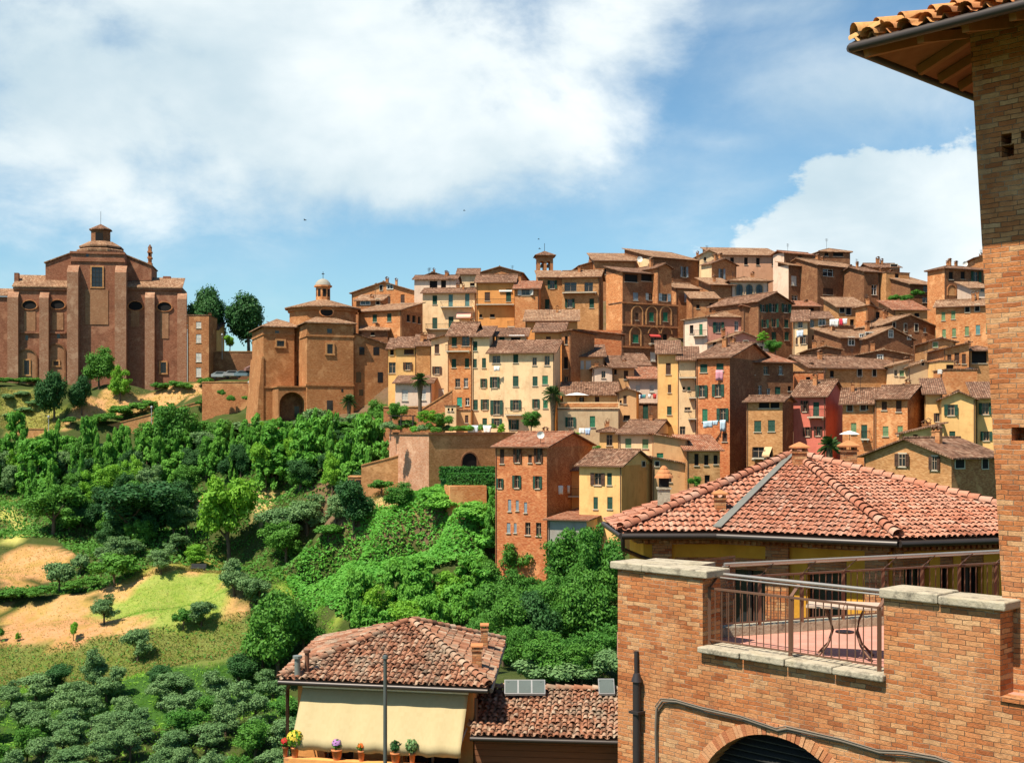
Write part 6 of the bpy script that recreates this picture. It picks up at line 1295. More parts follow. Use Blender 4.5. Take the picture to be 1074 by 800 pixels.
def near_wall(a,b,ops,piers):
    a=V3((a.x,a.y,-12)); b=V3((b.x,b.y,-12)); L=(b-a).length; u=(b-a).normalized(); n_=V3((-u.y,u.x,0))
    def hx(px): k=V3(((px-CX)/F,1,0)); t=a.dot(n_)/k.dot(n_); return (k*t-a).dot(u),t
    rects=[]
    for x0,x1,y0,y1 in ops:
        q0,t=hx(x0); q1,_=hx(x1); rects.append((max(.05,q0),min(L-.05,q1),(HY-y1)/F*t+12,(HY-y0)/F*t+12))
    m=MB(); facade(m,a,u,L,0,9.62,rects,0,.3,n_); o=m.build('yellow_wall',P_DEEP); world_child(o,yb)
    for r in rects:
        m=MB(); p=lambda x,z,i: a+u*x+n_*i+V3((0,0,z))
        zl=r[3]-.26; m.prism([p(r[0],zl,.02),p(r[1],zl,.02),p(r[1],r[3]-.003,.02),p(r[0],r[3]-.003,.02)],n_*.2,2)      # brick lintel panel
        m.poly([p(r[0],r[2],.26),p(r[1],r[2],.26),p(r[1],zl,.26),p(r[0],zl,.26)],1); mid=(r[0]+r[1])/2
        for x0,x1 in ((r[0],r[0]+.06),(mid-.04,mid+.04),(r[1]-.06,r[1])): m.prism([p(x0,r[2],.2),p(x1,r[2],.2),p(x1,zl,.2),p(x0,zl,.2)],n_*.055,0)
        o=m.build('window',[plain('dark_window_wood',(.05,.035,.025),.6),M_GLASS,B_NEAR]); world_child(o,yb)
    m=MB()
    for x0,x1 in piers:
        q0,_=hx(x0); q1,_=hx(x1); p=lambda x,z,i: a+u*x+n_*i+V3((0,0,z)); m.prism([p(q0,0,-.09),p(q1,0,-.09),p(q1,9.47,-.09),p(q0,9.47,-.09)],n_*.088)
    p=lambda x,z,i: a+u*x+n_*i+V3((0,0,z)); m.prism([p(0,9.475,-.14),p(L,9.475,-.14),p(L,9.62,-.14),p(0,9.62,-.14)],n_*.137)
    k=0
    while k*.14<L-.1: m.prism([p(k*.14,9.50,-.20),p(k*.14+.07,9.50,-.20),p(k*.14+.07,9.58,-.20),p(k*.14,9.58,-.20)],n_*.057); k+=1
    if m.f: o=m.build('brick_pier',B_DRK if False else B_NEAR); world_child(o,yb)
near_wall(Q[1],Q[2],[(708,752,584,690)],[(684,704)])
near_wall(Q[2],Q[3],[(764,803,584,690),(847,888,586,690)],[(804,828),(908,932)])
near_wall(Q[3],Q[4],[(948,975,583,690),(986,1000,583,690),(1008,1032,582,690)],[(936,945)])
near_wall(Q[0],Q[1],[],[])
def stack(px,py,wpx,hpx,plane,kind,label):
    b=ray_plane(px,py,*plane); s=b.y/F; w_=wpx*s; h_=hpx*s; m=MB(); x,y,z=b.x,b.y+w_/2,b.z
    body=COPING if kind=='c' else B_NEAR; hb=h_*(.55 if kind=='c' else .62)
    m.box(x-w_/2,x+w_/2,y-w_/2,y+w_/2,z-.5,z+hb,0)
    m.box(x-w_*.6,x+w_*.6,y-w_*.6,y+w_*.6,z+hb+.002,z+hb+.05,0)
    if kind!='c':
        for sx in (-1,1):
            for sy in (-1,1): m.box(x+sx*w_*.4-w_*.1,x+sx*w_*.4+w_*.1,y+sy*w_*.4-w_*.1,y+sy*w_*.4+w_*.1,z+hb*.55 if kind=='o' else z+hb+.05,z+hb+.12,0)
    else: m.box(x-w_*.4,x+w_*.4,y-w_*.4,y+w_*.4,z+hb+.05,z+hb+.26,2)
    t=z+hb+(.26 if kind=='c' else .12)
    if kind=='c':
        for i in range(3): k=1-.28*i; m.lathe([(w_*.86*k,0),(w_*.80*k,.05),(w_*(.80*k-.22),.11)],(x,y,t+.085*i),10,1,False,R(45))
    else: m.lathe([(w_*1.0,0),(w_*1.0,.035),(w_*.5,w_*.34),(.02,w_*.5)],(x,y,t),4,1,False,R(45))
    if kind=='c': m.lathe([(w_*.3,0),(.02,h_*.14)],(x,y,t+.16),8,1)
    o=m.build('chimney',[body,plain('chimney_tile',(.46,.19,.08) if kind!='c' else (.55,.26,.06),.9,.1,0,.3,8,.4),M_DARK]); o['label']=label; world_child(o,yb)
stack(840,490,13,24,(P2,P3,AP),'b','brick chimney with pointed cap at the roof peak'); stack(892,488,14,23,(P2,P3,AP),'b','brick chimney with pointed cap standing just past the peak')
stack(756,540,11,25,(P0,P1,AP),'b','small open brick chimney beside the flashing'); stack(697,532,12,34,(P0,P1,AP),'c','concrete chimney with rounded tile cap near the roof corner')
# ================= house with the awning =================
ze=-6.56; HL=V3((-6.1,32.5,ze)); HR=V3((-.60,31.4,ze)); HB=V3((-.29,38.2,ze)); HK=V3((-6.0,38.8,ze)); HA=V3((-2.9,35.3,-5.50))
ah=wroot('awning_house',V3((-3.3,35,-17)),'orange house under an old tiled hip roof with a cream awning','house')
ring=[HL,HR,HB,HK]; m=MB()
for i in range(4): m.slab([tuple(ring[i]),tuple(ring[(i+1)%4]),tuple(HA)],.12)
o=m.build('roof_deck',plain('old_deck_clay',(.20,.10,.06),.9,.1,0,.3,6)); world_child(o,ah)
for i in range(4):
    a,b,c=ring[i]+up,ring[(i+1)%4]+up,HA+up; o=tiles([a,b,c],a,b,c,T_OLD,None,.165,.24,.31,.060,seed=80+i,jit=.016); world_child(o,ah)
for i,a in enumerate(ring[:3]): o=caps(a+up,HA+up,T_OLD,None,.10,.32,.25,seed=90+i,lift=.05); world_child(o,ah)
m=MB()
for a,b in ((HL,HR),(HR,HB)): n_=(b-a).cross(V3((0,0,1))).normalized()*.06; m.tube([a+n_+gd,b+n_+gd],.065,10)
o=m.build('gutter',GUT); world_child(o,ah)
q=[off(ring[i-1],ring[i],ring[(i+1)%4],.42) for i in range(4)]
m=MB()
for i in range(4):
    a,b=q[i],q[(i+1)%4]; a=V3((a.x,a.y,-17)); b=V3((b.x,b.y,-17)); u=(b-a).normalized(); n_=V3((-u.y,u.x,0)); L=(b-a).length
    rc=[(.75,1.55,7.4,8.95),(2.9,4.4,7.4,9.0)] if i==0 else []
    facade(m,a,u,L,0,10.4,rc,0,.25,n_)
    if i==0: fa,fu_,fn,fL=a,u,n_,L
o=m.build('wall',P_ORA); world_child(o,ah)
pf=lambda x,i,z: fa+fu_*x+fn*i+V3((0,0,z))
for r in ((.75,1.55,7.4,8.95),(2.9,4.4,7.4,9.0)):
    m=MB(); m.poly([pf(r[0],.2,r[2]),pf(r[1],.2,r[2]),pf(r[1],.2,r[3]),pf(r[0],.2,r[3])],1)
    for x in (r[0],(r[0]+r[1])/2-.03,r[1]-.06): m.prism([pf(x,.14,r[2]),pf(x+.06,.14,r[2]),pf(x+.06,.14,r[3]),pf(x,.14,r[3])],fn*.055,0)
    o=m.build('window',[M_FRAME,M_GLASS]); world_child(o,ah)
# awning cloth with soft waves
def awn_x(px): k=V3(((px-CX)/F,1,0)); t=fa.dot(fn)/k.dot(fn); return (k*t-fa).dot(fu_)
x0,x1=awn_x(319),awn_x(492); m=MB(); nx_,ny_=40,14; top=10.22; drop=1.24; outd=.85
zf=lambda i,j:(pf(x0+(x1-x0)*i/nx_+(.06*(1-2*i/nx_))*(-j/ny_)*.0,-(.05+outd*(j/ny_)**.9)-.03*math.sin(i*.8+.4*math.sin(i*.37))*j/ny_,top-drop*(j/ny_)-.04*math.sin(math.pi*j/ny_)+.012*math.sin(i*1.3+.5)*(j/ny_)))
g=[[zf(i,j) for i in range(nx_+1)] for j in range(ny_+1)]
val=[g[-1][i]+V3((0,0,-.22+.012*math.sin(i*1.9)))-fn*(-.01) for i in range(nx_+1)]
g.append(val); vv=[p for r_ in g for p in r_]; ff=[(j*(nx_+1)+i,(j+1)*(nx_+1)+i,(j+1)*(nx_+1)+i+1,j*(nx_+1)+i+1) for j in range(ny_+1) for i in range(nx_)]
m.add(vv,ff,0,True)
an=N('awning_cloth'); u,v,_=an.sep(an.uv()); st=an.noise(an.comb(an.math('MULTIPLY',u,7),an.math('MULTIPLY',v,.5)),1,4); c=an.mix(an.mr(st,.4,.7,0,.5),(.43,.345,.19),(.37,.29,.15)); AWM=an.finish(c,.85,None,.1)
o=m.build('awning',AWM); world_child(o,ah); so=o.modifiers.new('cloth','SOLIDIFY'); so.thickness=.012
m=MB(); m.tube([pf(x0,-.1,top+.02),pf(x1,-.1,top+.02)],.05,8)
for x in (x0+.05,x1-.05): m.bar(pf(x,-.05,top-.9),pf(x,-outd-.03,top-drop),.03)
o=m.build('awning_frame',M_WHITE); world_child(o,ah)
m=MB(); dx=awn_x(303); m.tube([pf(dx,-.1,0),pf(dx,-.1,10.1),HL+V3((.25,-.02,-.08))],.05,8); o=m.build('drainpipe',plain('drain_brown',(.10,.055,.035),.5)); world_child(o,ah)
xr=awn_x(500); m=MB(); m.tube([pf(xr,-.08,0),pf(xr,-.08,10.1)],.045,8); o=m.build('drainpipe',plain('drain_brown',(.10,.055,.035),.5)); world_child(o,ah)
m=MB(); m.box(0,0.001,0,0.001,0,0.001)
# balcony slab with flower pots
m=MB(); m.prism([pf(0,-1.0,7.0),pf(fL,-1.0,7.0),pf(fL,-1.0,7.16),pf(0,-1.0,7.16)],fn*.99); o=m.build('balcony',COPING); world_child(o,ah)
m=MB(); m.prism([pf(0,-1.0,7.16),pf(fL,-1.0,7.16),pf(fL,-1.0,8.55),pf(0,-1.0,8.55)],fn*.26); o=m.build('balcony_parapet',P_ORA); world_child(o,ah)
def stack2(px,py,wpx,hpx,plane,label,tall=False):
    b=ray_plane(px,py,*plane); s=b.y/F; w_=wpx*s; h_=hpx*s; m=MB(); x,y,z=b.x,b.y+w_/2,b.z
    m.box(x-w_/2,x+w_/2,y-w_/2,y+w_/2,z-.4,z+h_*.8,0); m.box(x-w_*.62,x+w_*.62,y-w_*.62,y+w_*.62,z+h_*.8+.002,z+h_*.88,0)
    for sx in (-1,1): m.box(x+sx*w_*.4-w_*.12,x+sx*w_*.4+w_*.12,y-w_*.5,y+w_*.5,z+h_*.88,z+h_*.97,0)
    m.slab([(x-w_*.65,y-w_*.65,z+h_+.02),(x+w_*.65,y-w_*.65,z+h_+.02),(x+w_*.65,y+w_*.65,z+h_+.05),(x-w_*.65,y+w_*.65,z+h_+.05)],.035,1)
    o=m.build('chimney',[B_NEAR,plain('chimney_tile',(.46,.19,.08),.9,.1,0,.3,8,.4)]); o['label']=label; world_child(o,ah)
stack2(500,702,10,24,(HR,HB,HA),'brick chimney nearer the front eave'); stack2(508,682,7,26,(HR,HB,HA),'slim brick chimney nearer the back of the roof')
for px,py,wd,hh,l in ((322,702,6,18,'brown flue pipe'),(312,706,8,16,'grey metal flue with a cap')):
    p=ray_plane(px,py,HL,HK,HA); s=p.y/F; m=MB(); m.tube([(p.x,p.y,p.z-.3),(p.x,p.y,p.z+hh*s)],wd*s*.4,10); m.lathe([(wd*s*.62,0),(wd*s*.62,.07)],(p.x,p.y,p.z+hh*s),10); o=m.build('flue',plain('flue_brown',(.16,.07,.04),.7) if 'brown' in l else plain('flue_grey',(.20,.22,.20),.5,.4,.3)); o['label']=l; world_child(o,ah)
# annex with solar panels
ax0=V3((-1.05,31.2,-7.72)); ax1=V3((4.6,30.6,-7.72)); bx0=V3((-1.05,33.9,-7.12)); bx1=V3((4.9,33.3,-7.12))
an_=wroot('tiled_annex',V3((2,32,-17)),'low annex with a weathered tiled roof and a dark wooden wall','annex')
m=MB(); m.slab([tuple(ax0),tuple(ax1),tuple(bx1),tuple(bx0)],.12); o=m.build('roof_deck',plain('old_deck_clay',(.20,.10,.06),.9,.1,0,.3,6)); world_child(o,an_)
o=tiles([ax0+up,ax1+up,bx1+up,bx0+up],ax0+up,ax1+up,bx1+up,T_OLD,None,.165,.24,.31,.060,seed=120,jit=.015); world_child(o,an_)
o=caps(bx0+up,bx1+up,T_OLD,None,.09,.32,.25,seed=121,name='ridge_tiles'); world_child(o,an_)
m=MB(); q=[ax0+V3((.1,.4,-.05)),ax1+V3((-.1,.4,-.05)),bx1+V3((-.1,-.1,-.05)),bx0+V3((.1,-.1,-.05))]
for i in range(4): a,b=q[i],q[(i+1)%4]; m.poly([(a.x,a.y,-17),(b.x,b.y,-17),tuple(b),tuple(a)],0)
pl=N('annex_planks'); u,v,_=pl.sep(pl.uv()); w_=pl.mr(pl.math('FRACT',pl.math('DIVIDE',v,.16)),0,.1); c=pl.mix(pl.noise(pl.comb(u,pl.math('MULTIPLY',v,9)),2,5),(.12,.05,.025),(.22,.095,.045)); c=pl.mix(w_,(.03,.015,.01),c); o=m.build('wooden_wall',pl.finish(c,.8,pl.bump(w_,.5,.02),.2)); world_child(o,an_)
m=MB(); m.tube([ax0+V3((0,-.06,-.05)),ax1+V3((0,-.06,-.05))],.06,8); o=m.build('gutter',GUT); world_child(o,an_)
def panel(x0,x1,y0,y1,label,ncell):
    """solar panel tilted over the annex ridge"""
    D0=33.1; a=at(x0,y1,D0); b=at(x1,y1,D0); a.z+=0; h=(y1-y0)/F*D0*1.25; c=(a+b)/2; r=wroot('solar_panel',c,label,'solar panel'); a-=c; b-=c; dn=V3((0,h*.75,h*.75))
    m=MB(); m.slab([tuple(a),tuple(b),tuple(b+dn),tuple(a+dn)],.05); m.build('frame',plain('panel_frame',(.2,.2,.2),.45,.5,.6),r)
    for i in range(ncell):
        m=MB(); q0=a+(b-a)*(i+.06)/ncell; q1=a+(b-a)*(i+.94)/ncell; u_=V3((0,-.004,.006)); m.slab([tuple(q0+dn*.06+u_),tuple(q1+dn*.06+u_),tuple(q1+dn*.94+u_),tuple(q0+dn*.94+u_)],.008); m.build('pane',plain('panel_glass',(.10,.12,.11),.2,.5),r)
    m=MB()
    for t in (.1,.9): p=a+(b-a)*t+dn*.85; m.bar(tuple(p),(p.x,p.y+.05,p.z-.75),.04)
    m.build('strut',M_IRON,r)
panel(529,572,714,727,'triple glass solar panel on the annex ridge by the awning house',3); panel(628,645,713,727,'single glass solar panel on the annex ridge by the terrace wall',1)
# pole in front of the awning
p=at(404,690,24); pr=wroot('metal_pole',V3((p.x,p.y,-14)),'thin grey metal pole standing in front of the cream awning','pole'); m=MB(); m.tube([(0,0,0),(0,0,p.z+14)],[.05,.036],10); m.lathe([(.06,0),(.05,.05),(.01,.07)],(0,0,p.z+14),10); m.build('shaft',plain('pole_grey',(.12,.13,.12),.45,.4,.4),pr)
# pots on the balcony
def pot(x,label,leafm,col,hgt,flower=None,pr_=.12):
    b=pf(x,-.87,8.555); r=wroot('flower_pot',b,label,'flower pot'); pr_*=.85; hgt*=.85; m=MB(); m.lathe([(pr_*.7,0),(pr_,.22),(pr_*1.1,.22),(pr_*1.1,.27),(pr_*.9,.26)],(0,0,0),14,0,True); m.build('pot',plain('terracotta',(.50,.18,.07),.85,.1,0,.15,8),r)
    rg=np.random.default_rng(abs(int(x*100))+5); k=260; v=rg.normal(size=(k,3)); v/=np.linalg.norm(v,axis=1,keepdims=True); c=np.array([0,0,.27+hgt*.5])+v*rg.uniform(.3,1,(k,1))**.5*np.array([hgt*.5,hgt*.5,hgt*.5]); link('plant',quads_mesh('pot_plant',leaves(c,v+rg.normal(size=(k,3))*.5,.045*rg.uniform(.6,1.4,k),rg),rg.random(k),leafm),r)
    if flower:
        k=90; v=rg.normal(size=(k,3)); v[:,2]=abs(v[:,2]); v/=np.linalg.norm(v,axis=1,keepdims=True); c=np.array([0,0,.27+hgt*.5])+v*hgt*.52; link('blossom',quads_mesh('blossom',leaves(c,v,.035*rg.uniform(.7,1.3,k),rg,.8),rg.random(k),leafmat('petals_%d'%abs(int(x*100)),flower,mul(flower,1.4),.3)),r)
pot(awn_x(322),'potted bush with yellow blossoms under the awning corner',LM['lime'],0,.5,(.60,.45,.05)); pot(awn_x(312),'small pot with red flowers beside the yellow bush',LM['broad'],0,.25,(.5,.03,.03),.08)
pot(awn_x(365),'pot of purple flowers under the awning',LM['broad'],0,.3,(.45,.22,.5),.16); pot(awn_x(390),'pot with small orange flowers behind the pole',LM['broad'],0,.22,(.65,.16,.03),.10); pot(awn_x(442),'pale spiky plant in a pot under the awning',LM['olive'],0,.42,None,.09); pot(awn_x(425),'dark leafy pot plant on the balcony',LM['dark'],0,.36,None,.15)
# ------------------------------------------------------------------ small things in the town
def umbrella(px,py,wpx,D,h,label,col=(.72,.70,.66)):
    p=at(px,py,D); s=D/F; r_=wpx*s/2; r=wroot('parasol',p-V3((0,0,h)),label,'parasol'); m=MB(); m.lathe([(r_,h-.35),(r_*.55,h-.12),(.04,h+.05)],(0,0,0),8,0); m.build('canopy',plain('parasol_cloth',col,.8),r); m=MB(); m.tube([(0,0,0),(0,0,h)],.03,8); m.build('pole',M_IRON,r)
umbrella(605,412,26,178.5,2.3,'white parasol on the yellow house roof terrace'); umbrella(891,452,22,138,2.2,'white parasol beside the low yellow outbuilding')
def washing(x0,y0,x1,y1,D,items,label,garments):
    a,b=at(x0,y0,D),at(x1,y1,D); m=MB(); m.tube([a,(a+b)/2-V3((0,0,.08)),b],.015,5); tag(m.build('washing_line',M_IRON),label,'washing line')
    for i,(t,w_,h_,col,l) in enumerate(items):
        p=a+(b-a)*t; d=(b-a).normalized(); s=D/F; w_*=s; h_*=s; m=MB(); n_=6; v=[]; f=[]
        for j in range(4):
            for k in range(n_+1): q=p+d*(w_*(k/n_-.5)*(1-.08*j*(i%2)))+V3((0,-.03+.06*math.sin(k*1.9+j*.6+i)*(.3+.3*j),-h_*j/3-(.04*math.sin(k*1.3+i) if j==3 else 0))); v.append(q)
        for j in range(3):
            for k in range(n_): o_=j*(n_+1)+k; f.append((o_,o_+n_+1,o_+n_+2,o_+1))
        m.add(v,f,0,True); c=p.copy(); m.v=[(q[0]-c.x,q[1]-c.y,q[2]-c.z) for q in m.v]
        o=m.build('hanging_cloth',plain('cloth_'+l.split()[0]+str(i)+str(int(x0)),col,.9,.1,0,.1,5)); o.location=c; tag(o,l,'laundry','washing hung between the houses'); sm=o.modifiers.new('cloth','SOLIDIFY'); sm.thickness=.02
PB_=(.45,.58,.66); WH=(.75,.74,.70)
washing(736,442,762,440,161.6,[(.25,10,7,PB_,'pale blue shirt on the line across the red brick house'),(.55,6,5,PB_,'small pale blue cloth on the line across the red brick house'),(.85,6,12,PB_,'long pale blue towel on the line across the red brick house')],'washing line across the front of the tall red brick house',0)
washing(748,388,760,388,162,[(.55,8,11,(.62,.28,.33),'pink striped sheet hung from an upper window of the red brick house')],'short washing line under an upper window of the red brick house',0)
washing(668,414,690,413,186.5,[(.08,4,5,WH,'white cloth on the coloured washing row'),(.34,4,4,(.1,.3,.3),'teal cloth on the coloured washing row'),(.6,3,4,WH,'small white cloth at the middle of the coloured row'),(.85,4,5,(.55,.06,.05),'red cloth on the coloured washing row'),(.22,3,4,(.05,.1,.2),'navy cloth on the coloured washing row')],'washing line below the bright red roof',0)
washing(488,446,520,446,178,[(.25,11,8,(.55,.65,.72),'light blue sheet drying below the cream houses'),(.72,9,9,WH,'white sheet drying below the cream houses')],'washing line on the bastion garden',0)
washing(606,449,620,449,170.5,[(.3,6,6,WH,'white towel under the beige house'),(.75,6,7,(.4,.52,.7),'blue towel under the beige house')],'washing line under the beige house',0)
washing(870,335,888,334,203,[(.15,5,7,WH,'white sheet on the high roof terrace'),(.4,5,8,WH,'second white cloth along the high roof terrace line'),(.68,4,7,(.6,.05,.08),'red towel on the high roof terrace'),(.9,5,6,WH,'white shirt at the line end on the high roof terrace')],'washing line on the high roof terrace',0)
washing(835,347,843,346,204,[(.5,7,7,(.6,.68,.75),'pale blue cloth bundle hung on the sunlit cream house end')],'washing pole on the sunlit cream house end',0)
washing(586,509,612,509,151,[(.08,5,9,WH,'white towel on the balcony beside the red brick house'),(.4,3,8,(.6,.5,.42),'beige garment on the balcony beside the red brick house')],'washing line over the balcony beside the red brick house',0)
washing(518,384,524,384,184,[(.5,6,5,WH,'white cloth below a window of the broad cream house')],'short line at the broad cream house',0)
# parked cars under the church wall
def car(px,py,D,col,label,rz):
    p=at(px,py,D); p.z=max(p.z,gz(p.x,p.y)); r=wroot('parked_car',p,label,'car','cars parked below the brick wall'); r.rotation_euler=(0,0,rz)
    m=MB(); pr=[(-2,.35),(2,.35),(2.02,.75),(1.3,.92),(.7,1.42),(-.9,1.45),(-1.75,1.0),(-2.02,.9)]; m.prism([(x,-.82,z) for x,z in pr],(0,1.64,0)); o=m.build('body',plain('car_paint_'+label.split()[0],mul(col,.55),.25,.6),r); bv=o.modifiers.new('soft','BEVEL'); bv.width=.08; bv.segments=2
    m=MB()
    for y in (-.835,.825): m.prism([(-1.35,y,.98),(1.1,y,.98),(.62,y,1.36),(-.85,y,1.38)],(0,.012,0))
    m.poly([(1.28,-.7,.95),(1.28,.7,.95),(.75,.66,1.38),(.75,-.66,1.38)]); m.build('glass',M_GLASS,r)
    for x in (-1.25,1.3):
        for y in (-.8,.66): m=MB(); m.tube([(x,y,.33),(x,y+.15,.33)],.33,14); m.build('wheel',plain('tyre',(.02,.02,.02),.8),r)
car(232,397,258,(.62,.66,.66),'silver car parked below the brick wall',.2); car(244,396,258,(.70,.70,.68),'white car parked in the middle of the row below the brick wall',.3); car(256,396,257,(.30,.42,.48),'blue car parked below the brick wall',.15); car(267,397,256,(.50,.24,.20),'reddish car parked nearest the round church',.5)
# bench by the field, tank, dishes
p=hit_ground(208,599); bn_=wroot('garden_bench',p,'dark wooden bench at the upper edge of the mown field','bench'); m=MB(); m.box(-1.1,1.1,-.3,.3,.45,.55); m.build('seat',plain('bench_wood',(.05,.05,.05),.7),bn_); m=MB(); m.box(-1.1,1.1,.3,.38,.6,1.05); m.build('backrest',plain('bench_wood',(.05,.05,.05),.7),bn_)
for x in (-.9,.9): m=MB(); m.box(x-.05,x+.05,-.28,.3,0,.45); m.build('leg',plain('bench_wood',(.05,.05,.05),.7),bn_)
p=at(1017,398,167); t=wroot('water_tank',p,'black rounded water tank on the low brick terrace block','tank'); m=MB(); m.lathe([(.9,0),(.9,1.25),(.6,1.5),(.2,1.6)],(0,0,0),18,0,True); m.build('barrel',plain('tank_black',(.02,.02,.02),.5),t)
p=at(988,392,168); m=MB(); m.box(-.5,.5,-.3,.3,0,.6); m.lathe([(.2,.0),(.2,.02)],(0,-.33,.3),12); o=m.build('cooling_unit',M_WHITE); o.location=p; tag(o,'white air conditioning box on the low brick terrace block','air conditioner')
def dish(px,py,D,label,r_=.5):
    p=at(px,py,D); r=wroot('satellite_dish',p,label,'satellite dish'); m=MB(); prof=[(.02,0),(r_*.5,-.05),(r_,-.16)]; v=[];f=[];n_=16
    for rr,yy in prof:
        for k in range(n_): a=6.283*k/n_; v.append((rr*math.cos(a),yy*1.0,rr*math.sin(a)))
    for i in range(2):
        for k in range(n_): f.append((i*n_+k,i*n_+(k+1)%n_,(i+1)*n_+(k+1)%n_,(i+1)*n_+k))
    m.add(v,f,0,True); m.build('reflector',M_WHITE,r); m=MB(); m.bar((0,.05,-1.2),(0,.05,0),.06); m.bar((0,-.16,-r_),(0,-.5,-.05),.03); m.build('mast',M_IRON,r)
dish(567,456,150,'white satellite dish on the red brick house roof',.45); dish(671,272,262,'satellite dish beside the long skyline roof',.6); dish(1012,277,236,'satellite dish on the hipped palazzo roof',.5)
# swifts in the sky
for px,py,D,l in ((320,231,120,'dark bird gliding above the round church'),(487,221,160,'tiny bird high over the bell tower'),(565,251,170,'tiny bird just above the bell tower'),(566,261,150,'small bird skimming the bell tower cap')):
    p=at(px,py,D); r=wroot('bird',p,l,'bird'); m=MB(); m.tube([(-.16,0,0),(-.06,0,.01),(.06,0,.01),(.17,0,0)],[.01,.045,.04,.008],8); m.build('body',plain('bird_dark',(.02,.02,.02),.8),r)
    for s in (-1,1): m=MB(); m.slab([(.05,s*.03,.02),(-.02,s*.22,.10),(-.10,s*.42,.04),(-.06,s*.2,.08),(-.06,s*.03,.02)][::s],.012); m.build('wing',plain('bird_dark',(.02,.02,.02),.8),r)
# lamp posts
for px,y0,y1,D,l in ((159,428,452,247,'slim lamp post on the field wall'),(51,438,460,246,'slim post at the meadow corner'),(233,352,372,276,'tall lamp post beside the dark evergreens'),(261,402,420,246,'lamp post in front of the ivy patched wall')):
    a,b=at(px,y0,D),at(px,y1,D); r=wroot('lamp_post',b,l,'lamp post'); m=MB(); m.tube([(0,0,-1),(0,0,(a-b).z)],.07,8); m.build('post',plain('lamp_grey',(.35,.36,.36),.5),r); m=MB(); m.lathe([(.05,0),(.25,.1),(.2,.4),(.03,.5)],(0,0,(a-b).z),10); m.build('lamp_head',plain('lamp_grey',(.35,.36,.36),.5),r)
# garden pergola on the bastion
p=at(421,455,178); pg=wroot('pergola',p,'dark metal pergola on the bastion garden','pergola'); m=MB()
for x in (-1.6,-.1,1.6):
    m.bar((x,0,-1),(x,0,2.6),.12); m.bar((x,2,-1),(x,2,2.6),.12)
for y in (0,2): m.bar((-1.9,y,2.6),(1.9,y,2.6),.1)
for k in range(7): m.bar((-1.8+.6*k,-.2,2.7),(-1.8+.6*k,2.2,2.7),.06)
m.bar((-1.6,0,1.4),(1.6,0,1.4),.08); m.build('frame',M_IRON,pg)

# ------------------------------------------------------------------ sky, sun, camera
sc=bpy.context.scene; w=bpy.data.worlds.new('World'); sc.world=w; w.use_nodes=True
SUN_H=Vector((-.72,-.69,0)).normalized(); ELEV=R(60)
n=N('sky',w.node_tree); sky=n.n('ShaderNodeTexSky'); sky.sky_type='NISHITA'; sky.sun_disc=False; sky.sun_elevation=ELEV; sky.sun_rotation=math.atan2(SUN_H.x,SUN_H.y); sky.air_density=1.0; sky.dust_density=.6; sky.ozone_density=1.6
d=n.vmath('NORMALIZE',n.coord('Generated')); x,y,z=n.sep(d); az=n.math('ARCTAN2',x,y); el=n.math('ARCSINE',z)
def blob(px,py,rx,ry,amp=1.0):
    a=math.atan((px-CX)/F); e=math.atan((HY-py)/F*math.cos(a)); q=n.math('DIVIDE',n.math('SUBTRACT',az,a),rx/F); r=n.math('DIVIDE',n.math('SUBTRACT',el,e),ry/F)
    dd=n.math('SQRT',n.math('ADD',n.math('MULTIPLY',q,q),n.math('MULTIPLY',r,r))); return n.math('MULTIPLY',n.math('SUBTRACT',1,dd),amp)
def field(bl):
    f=-1.0
    for b in bl: f=n.math('MAXIMUM',f,blob(*b))
    return f
nz=n.vmath('MULTIPLY',d,(1,1,1.6))
n1=n.noise(nz,5.5,9,.58,.25); n2=n.noise(nz,13,6,.62); n3=n.noise(nz,3.2,5,.55)
big=field([(330,70,420,170,1.5),(60,90,280,150,1.2),(470,150,260,95,1.3),(600,60,150,130,1.0),(-300,80,420,160,.9),(500,200,170,40,.75),(40,190,150,40,.35)])
cum=field([(905,226,112,74,1.5),(1000,226,112,74,1.4),(842,256,78,42,1.2),(1060,255,170,66,1.1),(930,262,180,46,1.1),(1250,240,220,90,1)])
veil=field([(700,190,190,60,.7),(880,90,190,80,.9),(760,150,150,30,.5),(700,230,160,40,.35),(800,10,160,28,.6),(150,280,260,60,.2),(1050,60,120,60,.4)])
nn=n.math('SUBTRACT',n1,.5)
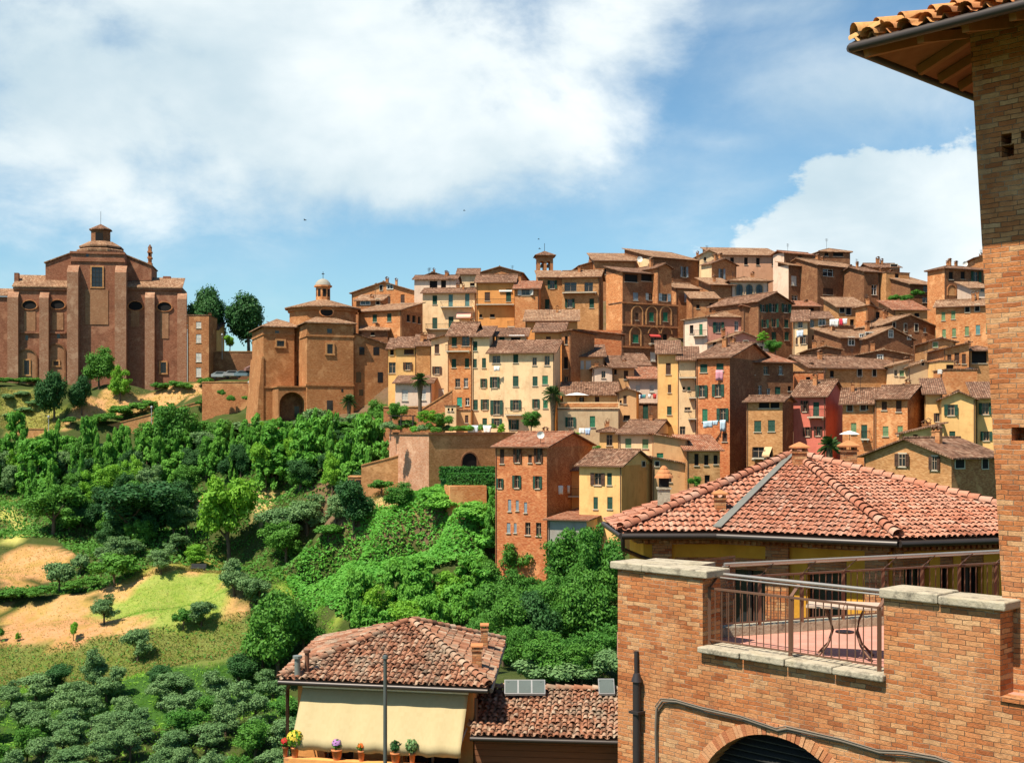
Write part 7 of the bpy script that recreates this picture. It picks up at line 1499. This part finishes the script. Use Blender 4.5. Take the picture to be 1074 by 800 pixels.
m1=n.mr(n.math('ADD',n.math('MULTIPLY',big,.62),n.math('ADD',n.math('MULTIPLY',nn,1.9),n.math('MULTIPLY',n.math('SUBTRACT',n2,.5),.35))),-.12,.52,0,1,True)
m2=n.mr(n.math('ADD',n.math('MULTIPLY',cum,.9),n.math('ADD',n.math('MULTIPLY',nn,1.9),n.math('MULTIPLY',n.math('SUBTRACT',n2,.5),1.5))),.0,.2,0,1,True)
m3=n.mr(n.math('ADD',n.math('MULTIPLY',veil,.7),n.math('MULTIPLY',nn,1.6)),-.15,.75,0,.62,True)
mask=n.math('MAXIMUM',n.math('MULTIPLY',m1,.94),n.math('MAXIMUM',n.math('MULTIPLY',m2,.92),m3))
shade=n.mr(n.math('ADD',n.math('MULTIPLY',n3,.6),n.math('MULTIPLY',n1,.4)),.36,.66,0,1,True)
cloud=n.mix(shade,(5.0,6.2,6.8),(8.7,9.1,9.0))
blue=n.mix(1.0,sky.outputs[0],(.86,1.13,1.17),'MULTIPLY')
col=n.mix(mask,blue,cloud)
bg=n.n('ShaderNodeBackground'); n.put(bg.inputs[0],col); bg.inputs[1].default_value=.074; o=n.n('ShaderNodeOutputWorld'); n.t.links.new(bg.outputs[0],o.inputs[0])
ld=bpy.data.lights.new('sun','SUN'); ld.energy=5.0; ld.angle=R(.5); ld.color=(1,.91,.76); lo=bpy.data.objects.new('sun',ld); C.objects.link(lo)
tosun=Vector((SUN_H.x*math.cos(ELEV),SUN_H.y*math.cos(ELEV),math.sin(ELEV))); lo.rotation_euler=(-tosun).to_track_quat('-Z','Y').to_euler(); lo.location=(0,0,80)
cd=bpy.data.cameras.new('camera'); cam=bpy.data.objects.new('camera',cd); C.objects.link(cam); sc.camera=cam
cam.location=(0,0,0); cam.rotation_euler=(R(90),0,0); cd.sensor_width=36; cd.lens=36*F/1074; cd.shift_y=50/1074; cd.clip_start=.2; cd.clip_end=12000
vs=sc.view_settings; vs.view_transform='Standard'; vs.look='None'; vs.exposure=.75; vs.gamma=1
sc.cycles.max_bounces=5; sc.cycles.diffuse_bounces=3; sc.cycles.glossy_bounces=2; sc.cycles.transmission_bounces=2; sc.cycles.transparent_max_bounces=4
